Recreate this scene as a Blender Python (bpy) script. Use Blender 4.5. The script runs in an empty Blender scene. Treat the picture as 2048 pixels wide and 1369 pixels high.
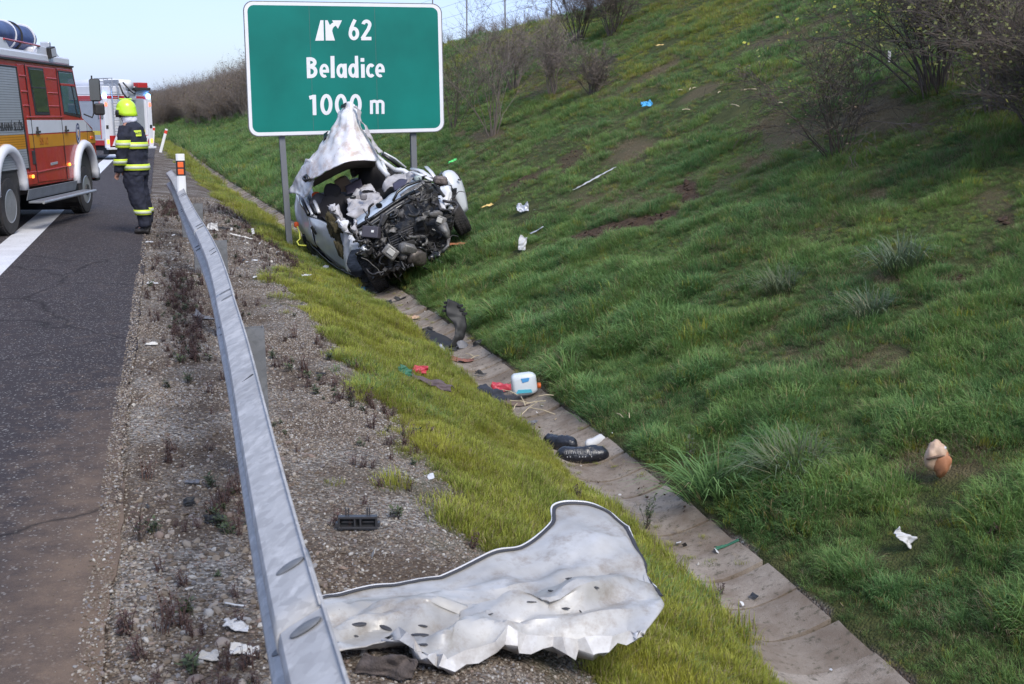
import bpy, bmesh, math, random
import numpy as np
from mathutils import Vector, Matrix, Euler, Quaternion
R_ = math.radians
random.seed(7)
rng = np.random.default_rng(7)
SC = bpy.context.scene
COL = SC.collection

# ------------------------------------------------------------------ camera
FPX = 2350.0; CXP = 1024.0; CYP = 684.5
PITCH = R_(10.98); YAW = R_(16.45); CH = 1.66
cd = bpy.data.cameras.new('camera'); cam = bpy.data.objects.new('camera', cd); COL.objects.link(cam)
cam.location = (0, 0, CH); cam.rotation_euler = (math.pi / 2 - PITCH, 0, -YAW)
cd.sensor_width = 36.0; cd.lens = 36.0 * FPX / 2048.0; cd.clip_start = 0.05; cd.clip_end = 20000
cd.dof.use_dof = True; cd.dof.focus_distance = 16.5; cd.dof.aperture_fstop = 11.0
SC.camera = cam
# ------------------------------------------------------------------ world and sun
SUN_EL = 46.0; SUN_AZ = 166.0           # azimuth clockwise from +Y (the road runs along +Y)
w = bpy.data.worlds.new('World'); SC.world = w; w.use_nodes = True
nt = w.node_tree; nt.nodes.clear()
o_ = nt.nodes.new('ShaderNodeOutputWorld'); bg = nt.nodes.new('ShaderNodeBackground')
sk = nt.nodes.new('ShaderNodeTexSky'); sk.sky_type = 'NISHITA'; sk.sun_disc = False
sk.sun_elevation = R_(SUN_EL); sk.sun_rotation = R_(SUN_AZ); sk.air_density = 1.0; sk.dust_density = 1.6; sk.ozone_density = 1.3
tc = nt.nodes.new('ShaderNodeTexCoord'); mp = nt.nodes.new('ShaderNodeMapping'); mp.inputs['Scale'].default_value = (1.2, 1.2, 5.0)
nz = nt.nodes.new('ShaderNodeTexNoise'); nz.inputs['Scale'].default_value = 1.6; nz.inputs['Detail'].default_value = 6; nz.inputs['Roughness'].default_value = 0.55
cr = nt.nodes.new('ShaderNodeValToRGB'); cr.color_ramp.elements[0].position = 0.36; cr.color_ramp.elements[1].position = 0.64
cr.color_ramp.elements[0].color = (0.30, 0.30, 0.30, 1); cr.color_ramp.elements[1].color = (0.92, 0.92, 0.92, 1)
mx = nt.nodes.new('ShaderNodeMix'); mx.data_type = 'RGBA'
mx.inputs['B'].default_value = (4.0, 5.2, 8.3, 1)      # thin bright veil of cloud
bg.inputs['Strength'].default_value = 0.105
L = nt.links.new
L(tc.outputs['Generated'], mp.inputs['Vector']); L(mp.outputs[0], nz.inputs['Vector']); L(nz.outputs['Fac'], cr.inputs['Fac'])
L(cr.outputs['Color'], mx.inputs['Factor']); L(sk.outputs[0], mx.inputs['A']); L(mx.outputs['Result'], bg.inputs['Color']); L(bg.outputs[0], o_.inputs['Surface'])
sd = bpy.data.lights.new('sun', 'SUN'); sd.energy = 2.2; sd.angle = R_(26); sd.color = (1.0, 0.95, 0.86)
so = bpy.data.objects.new('sun', sd); COL.objects.link(so)
_sv = Vector((math.sin(R_(SUN_AZ)) * math.cos(R_(SUN_EL)), math.cos(R_(SUN_AZ)) * math.cos(R_(SUN_EL)), math.sin(R_(SUN_EL))))
so.rotation_euler = _sv.to_track_quat('Z', 'Y').to_euler(); so.location = (10, -10, 20)
SC.view_settings.view_transform = 'Standard'; SC.view_settings.look = 'None'; SC.view_settings.exposure = 0.78
SC.cycles.max_bounces = 6; SC.cycles.diffuse_bounces = 3; SC.cycles.glossy_bounces = 3; SC.cycles.transmission_bounces = 5; SC.cycles.transparent_max_bounces = 6
SC.view_settings.gamma = 1.0; SC.view_settings.use_curve_mapping = False

# ------------------------------------------------------------------ maths helpers
cF = np.array([math.sin(YAW) * math.cos(PITCH), math.cos(YAW) * math.cos(PITCH), -math.sin(PITCH)])
cR = np.array([math.cos(YAW), -math.sin(YAW), 0.0]); cU = np.cross(cR, cF); cC = np.array([0, 0, CH])
def ray(px, py):
    d = cF * FPX + cR * (px - CXP) - cU * (py - CYP)
    return d / np.linalg.norm(d)
def PZ(px, py, z):
    d = ray(px, py); return cC + d * ((z - CH) / d[2])
def PY(px, py, y):
    d = ray(px, py); return cC + d * (y / d[1])
def PD(px, py, dep):
    d = ray(px, py); return cC + d * (dep / (d @ cF))
def proj(P):
    d = np.asarray(P) - cC; q = d @ cF
    return CXP + FPX * (d @ cR) / q, CYP - FPX * (d @ cU) / q, q

def _h(ix, iy, s):
    n = (ix.astype(np.int64) * 374761393 + iy.astype(np.int64) * 668265263 + s * 982451653) & 0x7fffffff
    n = ((n ^ (n >> 13)) * 1274126177) & 0x7fffffff
    return ((n ^ (n >> 16)) & 0xffff) / 65535.0
def vn(x, y, s=0):
    x = np.asarray(x, float); y = np.asarray(y, float)
    ix = np.floor(x); iy = np.floor(y); fx = x - ix; fy = y - iy
    fx = fx * fx * (3 - 2 * fx); fy = fy * fy * (3 - 2 * fy)
    return (_h(ix, iy, s) * (1 - fx) + _h(ix + 1, iy, s) * fx) * (1 - fy) + (_h(ix, iy + 1, s) * (1 - fx) + _h(ix + 1, iy + 1, s) * fx) * fy
def fbm(x, y, s=0, o=3):
    t = 0; a = 0.5; k = 0
    for i in range(o):
        t = t + a * vn(x, y, s + i * 17); k += a; a *= 0.5; x = np.asarray(x) * 2.03 + 3.1; y = np.asarray(y) * 2.03 + 1.7
    return t / k
def sst(a, b, x):
    t = np.clip((np.asarray(x, float) - a) / (b - a), 0, 1); return t * t * (3 - 2 * t)

# ------------------------------------------------------------------ terrain
EDGE = -0.25
DY = [0, 5.7, 8.8, 14.4, 25.7, 40.6, 57.9, 80, 120]
DX = [2.38, 2.67, 2.76, 2.78, 2.48, 1.67, 1.07, .90, .80]
DZ = [.95, .95, .95, .95, .90, .65, .45, .38, .30]
DW = 0.62
KY = [0, 70, 88, 115, 160]; KF = [1, 1, .66, .42, .36]
def curve(y):
    t = np.maximum(np.asarray(y, float) - 60, 0); return -t * t / 1000.0
def prof(x, y):
    """left ditch edge, ditch depth, lateral coordinate"""
    return np.interp(y, DY, DX), np.interp(y, DY, DZ), np.asarray(x, float) - curve(y)
def ground(x, y, rough=True):
    x = np.asarray(x, float); y = np.asarray(y, float)
    dl, dz, u = prof(x, y)
    p1 = dl - 1.85 * dz / .95
    z = np.where(u < EDGE, -0.03, -0.012)
    z = z - 0.07 * sst(EDGE, p1, u)
    t = np.clip((u - p1) / (dl - p1), 0, 1)
    tt = np.where(t < .25, t * t / .5, t - .125) / .875
    z = z - (dz - 0.08) * tt
    dr = dl + DW
    c = np.clip((u - dl) / DW, 0, 1)
    z = z - np.where((u > dl) & (u < dr), 0.06 + 0.10 * np.sin(math.pi * c), 0)
    k = np.maximum(u - dr, 0)
    slope = 0.53
    kc = (1.66 + dz + .245 * (dr)) / (slope - .245)      # width of the embankment so its crest stays on one line
    kc = np.interp(y, KY, KF) * kc
    up = np.where(k < kc, slope * k, slope * kc + .10 * (k - kc) * np.exp(-(k - kc) / 40.0))
    z = z + up
    if rough:
        z = z + sst(0, 1.2, k) * (0.16 * (fbm(x * .7, y * .7, 3) - .5) + .05 * (fbm(x * 3.1, y * 3.1, 9) - .5))
        z = z + np.where((u > EDGE + .1) & (u < dl), 0.03 * (fbm(x * 3, y * 3, 5) - .5), 0) * sst(EDGE + .1, EDGE + .5, u)
        z = z + np.where((u > EDGE + .05) & (u < dl), 0.012 * (fbm(x * 14, y * 14, 6) - .5), 0)
    return z
def surf(x, y):
    """what one stands on: the ground, or the trough tiles in the channel"""
    g = ground(x, y); dl, dz, u = prof(x, y); c = (u - dl) / DW; t = -dz - .085 + .1035 * (1 - np.sin(math.pi * np.clip(c, 0, 1)))
    return np.where((c > 0) & (c < 1), np.maximum(g, t), g)
def PG(px, py, lift=0.0, near=1.2, far=200.0):
    d = ray(px, py); t = np.linspace(near, far, 12000) if far > 60 else np.linspace(near, far, 6000)
    P = cC + d[None, :] * t[:, None]
    h = P[:, 2] - surf(P[:, 0], P[:, 1]) - lift
    i = int(np.argmax(h < 0))
    return P[max(i, 1)]
def gnorm(x, y):
    e = .15
    a = (ground(x + e, y, False) - ground(x - e, y, False)) / (2 * e); b = (ground(x, y + e, False) - ground(x, y - e, False)) / (2 * e)
    n = np.stack([-a, -b, np.ones_like(a)], -1); return n / np.linalg.norm(n, axis=-1, keepdims=True)

# bare and dry patches of the turf: pixel centre and half sizes -> an ellipse on the slope
PATCH = []
def patch(px, py, rx, ry, kind, amt=1.0, slant=0.0):
    c = PG(px, py); a = PG(px + rx, py - slant * rx)[:2] - c[:2]; b = PG(px, py + ry)[:2] - c[:2]
    m = np.linalg.inv(np.array([a, b]).T); PATCH.append((c[:2], m, kind, amt))
for q in [(1255, 446, 120, 17, 'soil', 1.4, .2), (1375, 385, 26, 28, 'soil', 1.2), (1240, 400, 120, 30, 'dry', .6, .15), (1140, 325, 40, 22, 'soil', .7, .5), (1085, 350, 30, 10, 'soil', .8, .5), (1030, 375, 45, 18, 'soil', .7, .6),
          (1270, 300, 60, 26, 'dry', .9, .4), (1310, 150, 60, 12, 'dry', .8, .5), (1410, 180, 60, 14, 'dry', .7, .3), (1560, 75, 130, 14, 'dry', .6, .35),
          (1350, 375, 160, 50, 'dry', .4, .2), (1880, 930, 110, 45, 'dry', .8), (1650, 700, 160, 60, 'dry', .45), (1780, 560, 60, 25, 'dry', .6), (1760, 720, 90, 40, 'dry', .5),
          (1560, 265, 110, 45, 'dry', .7), (1760, 230, 150, 45, 'dry', .8), (1500, 320, 60, 20, 'dry', .7), (1760, 395, 50, 18, 'dry', .6), (2000, 400, 50, 30, 'dry', .6), (1650, 90, 60, 20, 'dry', .5),
          (1900, 560, 70, 20, 'soil', .5), (2010, 440, 30, 16, 'soil', .7), (1735, 1120, 60, 30, 'dry', .4), (1130, 180, 200, 30, 'dry', .4), (960, 270, 60, 12, 'dry', .8)]:
    patch(*q)
def masks(x, y):
    soil = np.zeros(np.shape(x)); dry = np.zeros(np.shape(x))
    wob = (fbm(np.asarray(x) * 2.2, np.asarray(y) * 2.2, 31) - .5) * 1.3
    for c, m, kind, amt in PATCH:
        dx = np.asarray(x) - c[0]; dy = np.asarray(y) - c[1]
        r = np.hypot(m[0, 0] * dx + m[0, 1] * dy, m[1, 0] * dx + m[1, 1] * dy)
        v = amt * (1 - sst(.45, 1.15, r + wob))
        if kind == 'soil': soil = np.maximum(soil, v)
        else: dry = np.maximum(dry, v)
    return soil, dry
CLEAR = [(np.array(PG(px, py)[:2]), rr) for px, py, rr in [(716, 578, .16), (1295, 219, .3), (906, 330, .3), (1165, 385, .25), (1190, 368, .25), (1215, 352, .25), (975, 420, .25), (1320, 97, .4), (1046, 430, .3), (1046, 445, .25), (1044, 505, .22), (915, 497, .3), (1808, 1100, .17), (1808, 1125, .12), (611, 563, .15), (651, 545, .12), (627, 520, .2),
    (830, 778, .16), (862, 790, .16), (890, 798, .13), (806, 766, .12), (1868, 968, .17), (1880, 985, .14), (1380, 190, .5), (1470, 222, .4), (1440, 196, .4), (1500, 190, .4), (540, 450, .3), (509, 524, .12), (905, 700, .25), (1050, 800, .2), (1000, 800, .2), (1165, 925, .15), (480, 475, .3), (930, 720, .25)]]
def clearing(x, y):
    k = np.ones(np.shape(x))
    for c, rr in CLEAR: k = np.minimum(k, .25 + .75 * sst(rr * .5, rr * 1.5, np.hypot(x - c[0], y - c[1])))
    return k
def grassiness(x, y):
    """0 gravel .. 1 turf, on the verge side of the ditch"""
    dl, dz, u = prof(x, y)
    b = np.interp(y, [0, 5.25, 8, 12.8, 17, 25, 60], [1.22, 1.22, 1.2, 1.3, 1.6, 1.35, .4]) - .35 * sst(60, 90, y)
    n = (fbm(np.asarray(x) * 2.0, np.asarray(y) * 1.1, 41) - .5) * .75 + (fbm(np.asarray(x) * 7, np.asarray(y) * 5, 43) - .5) * .5
    return sst(-.30, .42, u - b + n * 1.35)

# ------------------------------------------------------------------ materials
MATS = {}
def newmat(name):
    m = bpy.data.materials.new(name); m.use_nodes = True; n = m.node_tree.nodes; p = n['Principled BSDF']; return m, m.node_tree, p
def N(nt, t, **k):
    n = nt.nodes.new('ShaderNode' + t)
    for a, b in k.items():
        if hasattr(n, a): setattr(n, a, b)
    return n
def mixc(nt, fac, a, b, blend='MIX'):
    m = nt.nodes.new('ShaderNodeMix'); m.data_type = 'RGBA'; m.blend_type = blend
    for s, v in (('Factor', fac), ('A', a), ('B', b)):
        if hasattr(v, 'is_linked') or hasattr(v, 'links'): nt.links.new(v, m.inputs[s])
        elif s == 'Factor': m.inputs[s].default_value = v
        else: m.inputs[s].default_value = (v[0], v[1], v[2], 1)
    return m.outputs['Result']
def noise(nt, scale, detail=4, rough=.6, coord='Object', vec=None, stretch=None):
    t = nt.nodes.new('ShaderNodeTexCoord'); n = nt.nodes.new('ShaderNodeTexNoise')
    n.inputs['Scale'].default_value = scale; n.inputs['Detail'].default_value = detail; n.inputs['Roughness'].default_value = rough
    src = vec if vec is not None else t.outputs[coord]
    if stretch:
        mp = nt.nodes.new('ShaderNodeMapping'); mp.inputs['Scale'].default_value = stretch; nt.links.new(src, mp.inputs['Vector']); src = mp.outputs[0]
    nt.links.new(src, n.inputs['Vector']); return n.outputs['Fac']
def ramp(nt, fac, stops):
    r = nt.nodes.new('ShaderNodeValToRGB'); e = r.color_ramp.elements
    while len(e) < len(stops): e.new(.5)
    for i, (p, c) in enumerate(stops):
        e[i].position = p; e[i].color = (c, c, c, 1) if isinstance(c, (int, float)) else (c[0], c[1], c[2], 1)
    nt.links.new(fac, r.inputs['Fac']); return r.outputs['Color']
def bump(nt, p, h, strength=.3, dist=.01):
    b = nt.nodes.new('ShaderNodeBump'); b.inputs['Strength'].default_value = strength; b.inputs['Distance'].default_value = dist
    nt.links.new(h, b.inputs['Height']); nt.links.new(b.outputs[0], p.inputs['Normal'])
def geopos(nt):
    return nt.nodes.new('ShaderNodeNewGeometry').outputs['Position']
def mat(name, col, rough=.5, metal=0.0, var=.12, scale=6.0, dirt=None, dirt_amt=.5, dirt_scale=3.0, bmp=0.0, bscale=30.0, coat=0.0, emit=None, alpha=None, spec=None, trans=0.0):
    """general paint / plastic / metal: base colour with variation, optional dirt film and fine relief"""
    if name in MATS: return MATS[name]
    m, nt, p = newmat(name); p.inputs['Roughness'].default_value = rough; p.inputs['Metallic'].default_value = metal
    n1 = noise(nt, scale, 5)
    c = mixc(nt, ramp(nt, n1, [(.3, 0), (.7, 1)]), [v * (1 - var) for v in col], [min(1, v * (1 + var)) for v in col])
    if dirt:
        n2 = noise(nt, dirt_scale, 8, .7)
        c = mixc(nt, ramp(nt, n2, [(.42, 0), (.72, dirt_amt)]), c, dirt)
        n3 = ramp(nt, n2, [(.42, rough), (.72, min(1, rough + .35))]); nt.links.new(n3, p.inputs['Roughness'])
    nt.links.new(c, p.inputs['Base Color'])
    if bmp: bump(nt, p, noise(nt, bscale, 4), bmp, .01)
    if coat: p.inputs['Coat Weight'].default_value = coat; p.inputs['Coat Roughness'].default_value = .08
    if spec is not None: p.inputs['Specular IOR Level'].default_value = spec
    if trans: p.inputs['Transmission Weight'].default_value = trans
    if emit: p.inputs['Emission Color'].default_value = (*emit[0], 1); p.inputs['Emission Strength'].default_value = emit[1]
    MATS[name] = m; return m

# ------------------------------------------------------------------ mesh helpers
class MB:
    def __init__(s): s.v = []; s.f = []; s.mi = []
    def add(s, vs, fs, mi=0):
        o = len(s.v); s.v.extend([tuple(map(float, v)) for v in vs]); s.f.extend([tuple(i + o for i in f) for f in fs]); s.mi.extend([mi] * len(fs)); return s
    def box(s, c, d, rot=None, mi=0, taper=1.0):
        x, y, z = d[0] / 2, d[1] / 2, d[2] / 2; t = taper
        vs = [(-x, -y, -z), (x, -y, -z), (x, y, -z), (-x, y, -z), (-x * t, -y * t, z), (x * t, -y * t, z), (x * t, y * t, z), (-x * t, y * t, z)]
        if rot is not None:
            e = rot if isinstance(rot, Matrix) else Euler(rot).to_matrix(); vs = [e @ Vector(v) for v in vs]
        vs = [(v[0] + c[0], v[1] + c[1], v[2] + c[2]) for v in vs]
        return s.add(vs, [(0, 3, 2, 1), (4, 5, 6, 7), (0, 1, 5, 4), (1, 2, 6, 5), (2, 3, 7, 6), (3, 0, 4, 7)], mi)
    def tube(s, pts, r, n=8, cap=True, mi=0, sq=None):
        pts = [Vector(p) for p in pts]; rs = r if isinstance(r, (list, tuple)) else [r] * len(pts)
        vs = []; up = None
        for i, p in enumerate(pts):
            d = (pts[min(i + 1, len(pts) - 1)] - pts[max(i - 1, 0)]).normalized()
            if up is None:
                up = Vector((0, 0, 1)) if abs(d.z) < .9 else Vector((1, 0, 0))
            a = d.cross(up)
            if a.length < 1e-5: a = d.orthogonal()
            a.normalize(); b = a.cross(d).normalized(); up = b
            for k in range(n):
                t = 2 * math.pi * k / n; q = rs[i]; qa, qb = (q if isinstance(q, tuple) else (q, q))
                vs.append(p + a * math.cos(t) * qa + b * math.sin(t) * qb)
        fs = []
        for i in range(len(pts) - 1):
            for k in range(n): fs.append((i * n + k, i * n + (k + 1) % n, (i + 1) * n + (k + 1) % n, (i + 1) * n + k))
        if cap: fs.append(tuple(range(n))[::-1]); fs.append(tuple(range((len(pts) - 1) * n, len(pts) * n)))
        return s.add(vs, fs, mi)
    def lathe(s, prof, n=24, axis='Z', c=(0, 0, 0), mi=0, rot=None):
        vs = []
        for r, h in prof:
            for k in range(n):
                t = 2 * math.pi * k / n; a, b = r * math.cos(t), r * math.sin(t)
                v = {'Z': (a, b, h), 'X': (h, a, b), 'Y': (b, h, a)}[axis]
                if rot is not None: v = rot @ Vector(v)
                vs.append((v[0] + c[0], v[1] + c[1], v[2] + c[2]))
        fs = []
        for i in range(len(prof) - 1):
            for k in range(n): fs.append((i * n + k, i * n + (k + 1) % n, (i + 1) * n + (k + 1) % n, (i + 1) * n + k))
        if prof[0][0] > 1e-6: fs.append(tuple(range(n))[::-1])
        if prof[-1][0] > 1e-6: fs.append(tuple(range((len(prof) - 1) * n, len(prof) * n)))
        return s.add(vs, fs, mi)
    def prism(s, poly, d, mi=0):
        """poly: list of 3D points of a planar outline; d: extrusion vector"""
        n = len(poly); vs = [tuple(p) for p in poly] + [(p[0] + d[0], p[1] + d[1], p[2] + d[2]) for p in poly]
        return s.add(vs, [tuple(range(n))[::-1], tuple(range(n, 2 * n))] + [(i, (i + 1) % n, n + (i + 1) % n, n + i) for i in range(n)], mi)
    def grid(s, P, closed=False, mi=0):
        """P: array (a,b,3)"""
        a, b = P.shape[:2]; fs = []
        for i in range(a - 1):
            for j in range(b if closed else b - 1): fs.append((i * b + j, i * b + (j + 1) % b, (i + 1) * b + (j + 1) % b, (i + 1) * b + j))
        return s.add(P.reshape(-1, 3), fs, mi)
    def build(s, name, m=None, parent=None, smooth=False, bevel=0.0, solid=0.0, label=None, mw=None, autosmooth=None):
        me = bpy.data.meshes.new(name); me.from_pydata(s.v, [], s.f); me.validate(); me.update()
        ms = m if isinstance(m, (list, tuple)) else [m]
        for q in ms:
            if q: me.materials.append(q)
        if len(ms) > 1 and len(me.polygons) == len(s.mi): me.polygons.foreach_set('material_index', s.mi)
        bm = bmesh.new(); bm.from_mesh(me); bmesh.ops.recalc_face_normals(bm, faces=bm.faces); bm.to_mesh(me); bm.free()
        if smooth: me.polygons.foreach_set('use_smooth', [True] * len(me.polygons))
        if autosmooth: me.polygons.foreach_set('use_smooth', [True] * len(me.polygons)); me.set_sharp_from_angle(angle=R_(autosmooth))
        o = bpy.data.objects.new(name, me); COL.objects.link(o)
        if parent is not None: o.parent = parent
        if mw is not None: o.matrix_world = mw
        if solid: q = o.modifiers.new('s', 'SOLIDIFY'); q.thickness = solid; q.offset = 0
        if bevel: q = o.modifiers.new('b', 'BEVEL'); q.width = bevel; q.segments = 2; q.limit_method = 'ANGLE'; q.angle_limit = R_(35); q.harden_normals = False
        if label: o['label'] = label
        return o
def tag(o, label=None, cat=None, group=None, kind=None):
    if label: o['label'] = label
    if cat: o['category'] = cat
    if group: o['group'] = group
    if kind: o['kind'] = kind
    return o
def thing(name, label, cat, loc=(0, 0, 0), rot=(0, 0, 0), group=None):
    o = bpy.data.objects.new(name, None); COL.objects.link(o); o.empty_display_size = .2
    o.location = loc; o.rotation_euler = rot; return tag(o, label, cat, group)
def kids(o): return [c for c in bpy.data.objects if c.parent == o]
def copy_tree(o, parent=None):
    c = o.copy(); COL.objects.link(c); c.parent = parent
    for ch in kids(o): copy_tree(ch, c)
    return c
def crom(A, k):
    """Catmull-Rom along axis 0, k samples per span"""
    A = np.asarray(A, float); n = len(A); out = []
    for i in range(n - 1):
        p0 = A[i - 1] if i > 0 else 2 * A[0] - A[1]; p1 = A[i]; p2 = A[i + 1]; p3 = A[i + 2] if i + 2 < n else 2 * A[-1] - A[-2]
        for t in np.arange(k) / k:
            out.append(.5 * ((2 * p1) + (-p0 + p2) * t + (2 * p0 - 5 * p1 + 4 * p2 - p3) * t ** 2 + (-p0 + 3 * p1 - 3 * p2 + p3) * t ** 3))
    out.append(A[-1]); return np.array(out)
def lin(A, k):
    A = np.asarray(A, float); out = []
    for i in range(len(A) - 1):
        for t in np.arange(k) / k: out.append(A[i] * (1 - t) + A[i + 1] * t)
    out.append(A[-1]); return np.array(out)
def sheet(C, ku=6, kv=6, crumple=0.0, cs=8.0, seed=0, sharp=False, fold=0.0):
    """surface through control points C (a,b,3); crumpled by noise along its normal"""
    fn = lin if sharp else crom
    P = fn(C, ku); P = np.swapaxes(fn(np.swapaxes(P, 0, 1), kv), 0, 1)
    if crumple:
        du = np.gradient(P, axis=0); dv = np.gradient(P, axis=1); n = np.cross(du, dv); n /= (np.linalg.norm(n, axis=-1, keepdims=True) + 1e-9)
        rr = random.Random(seed * 7 + 1); k = 0; Q = P - P.mean((0, 1)); wx = vn(Q[..., 0] * cs * .5 + 9, Q[..., 2] * cs * .5 + 5, seed) * 2.2; wy = vn(Q[..., 1] * cs * .5 + 3, Q[..., 2] * cs * .5 - Q[..., 0] * cs * .3, seed + 3) * 2.2
        for i, (a_, f_) in enumerate([(.5, .35), (.42, .55), (.30, .9), (.2, 1.5), (.1, 2.6)]):
            d = np.array([rr.gauss(0, 1), rr.gauss(0, 1), rr.gauss(0, 1)]); d /= np.linalg.norm(d); ph = (Q @ d) * cs * f_ + rr.random() + (wx if i % 2 else wy) * f_ * .6
            k = k + a_ * (np.abs((ph % 1) - .5) * 4 - 1) * (.4 + 1.0 * vn(Q[..., 0] * cs * .6 + i * 7, Q[..., 2] * cs * .6 + Q[..., 1] * cs * .4, seed + i))
        P = P + n * (crumple * k)[..., None]
    return P
def px_sheet(rows):
    """rows of (px,py,depth) -> world control points"""
    return np.array([[PD(*q) for q in r] for r in rows])
# ------------------------------------------------------------------ ground mesh
def build_ground():
    ys = np.concatenate([np.arange(-3, 3, .25), np.arange(3, 12, .05), np.arange(12, 22, .08), np.arange(22, 40, .16), np.arange(40, 80, .4), np.geomspace(80, 900, 60)])
    us = np.concatenate([[-400, -200, -100, -50, -25, -14, -8, -4, -2, -1], np.arange(-.6, 4.2, .04), np.arange(4.2, 9, .09), np.arange(9, 24, .25), np.geomspace(24, 600, 26)])
    Y, Uu = np.meshgrid(ys, us, indexing='ij')
    X = Uu + np.where(Uu > -15, curve(np.minimum(Y, 140)), 0)
    X = Uu + curve(np.minimum(Y, 140))
    Yg = Y.copy()
    Z = ground(Uu + curve(Y), Yg)
    P = np.stack([X, Yg, Z], -1)
    a, b = X.shape
    idx = np.arange(a * b).reshape(a, b)
    F = np.stack([idx[:-1, :-1], idx[:-1, 1:], idx[1:, 1:], idx[1:, :-1]], -1).reshape(-1, 4)
    me = bpy.data.meshes.new('ground'); me.vertices.add(a * b); me.vertices.foreach_set('co', P.reshape(-1))
    me.loops.add(F.size); me.polygons.add(len(F)); me.loops.foreach_set('vertex_index', F.reshape(-1).astype(np.int32))
    me.polygons.foreach_set('loop_start', (np.arange(len(F)) * 4).astype(np.int32)); me.update(); me.validate()
    me.polygons.foreach_set('use_smooth', [True] * len(me.polygons))
    xx = (Uu + curve(Y)).reshape(-1); yy = Yg.reshape(-1)
    dl, dz, u = prof(xx, yy)
    soil, dry = masks(xx, yy)
    g = np.where(u < dl, grassiness(xx, yy), 1.0)
    g = g * np.where((u > dl - .02) & (u < dl + DW + .02), 0, 1)
    emb = sst(0, .3, u - dl - DW)
    ca = me.color_attributes.new('zone', 'FLOAT_COLOR', 'POINT')
    c4 = np.stack([g, np.maximum(soil, 0), dry, emb], -1).astype(np.float32); ca.data.foreach_set('color', c4.reshape(-1))
    m, nt, p = newmat('ground_cover'); p.inputs['Roughness'].default_value = .95; p.inputs['Specular IOR Level'].default_value = .15
    at = N(nt, 'Attribute'); at.attribute_name = 'zone'; sp = N(nt, 'SeparateColor'); nt.links.new(at.outputs['Color'], sp.inputs[0])
    pos = geopos(nt)
    v = N(nt, 'TexVoronoi'); v.inputs['Scale'].default_value = 70; nt.links.new(pos, v.inputs['Vector'])
    v2 = N(nt, 'TexVoronoi'); v2.inputs['Scale'].default_value = 160; nt.links.new(pos, v2.inputs['Vector'])
    sc = N(nt, 'SeparateColor'); nt.links.new(v.outputs['Color'], sc.inputs[0])
    grav = ramp(nt, sc.outputs[0], [(0, (.06, .05, .043)), (.35, (.13, .115, .10)), (.6, (.22, .20, .18)), (.85, (.36, .34, .31)), (1, (.17, .11, .085))])
    big = noise(nt, 1.3, 5, .6, vec=pos)
    grav = mixc(nt, ramp(nt, big, [(.36, 0), (.56, .85)]), grav, (.075, .052, .036))
    turf = mixc(nt, ramp(nt, noise(nt, 5, 6, .7, vec=pos), [(.35, 0), (.65, 1)]), (.030, .040, .012), (.075, .078, .028))
    far = mixc(nt, ramp(nt, noise(nt, .9, 6, .7, vec=pos), [(.35, 0), (.65, 1)]), (.035, .062, .016), (.085, .095, .028))
    sx = N(nt, 'SeparateXYZ'); nt.links.new(pos, sx.inputs[0])
    mr = N(nt, 'MapRange'); mr.inputs['From Min'].default_value = 28; mr.inputs['From Max'].default_value = 70; nt.links.new(sx.outputs[1], mr.inputs['Value'])
    turf = mixc(nt, mr.outputs[0], turf, far)
    turf = mixc(nt, sp.outputs[2], turf, (.11, .085, .05))
    turf = mixc(nt, sp.outputs[1], turf, mixc(nt, ramp(nt, noise(nt, 14, 8, .8, vec=pos), [(.35, 0), (.65, 1)]), (.022, .013, .009), (.12, .078, .048)))
    c = mixc(nt, sp.outputs[0], grav, turf)
    nt.links.new(c, p.inputs['Base Color'])
    h = N(nt, 'Math'); h.operation = 'SUBTRACT'; h.inputs[0].default_value = 1; nt.links.new(v.outputs['Distance'], h.inputs[1])
    bump(nt, p, h.outputs[0], .9, .012)
    me.materials.append(m)
    o = bpy.data.objects.new('ground', me); COL.objects.link(o); tag(o, 'gravel verge, grassy slope and steep green embankment beside the road', None, None, 'structure')
build_ground()

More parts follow.
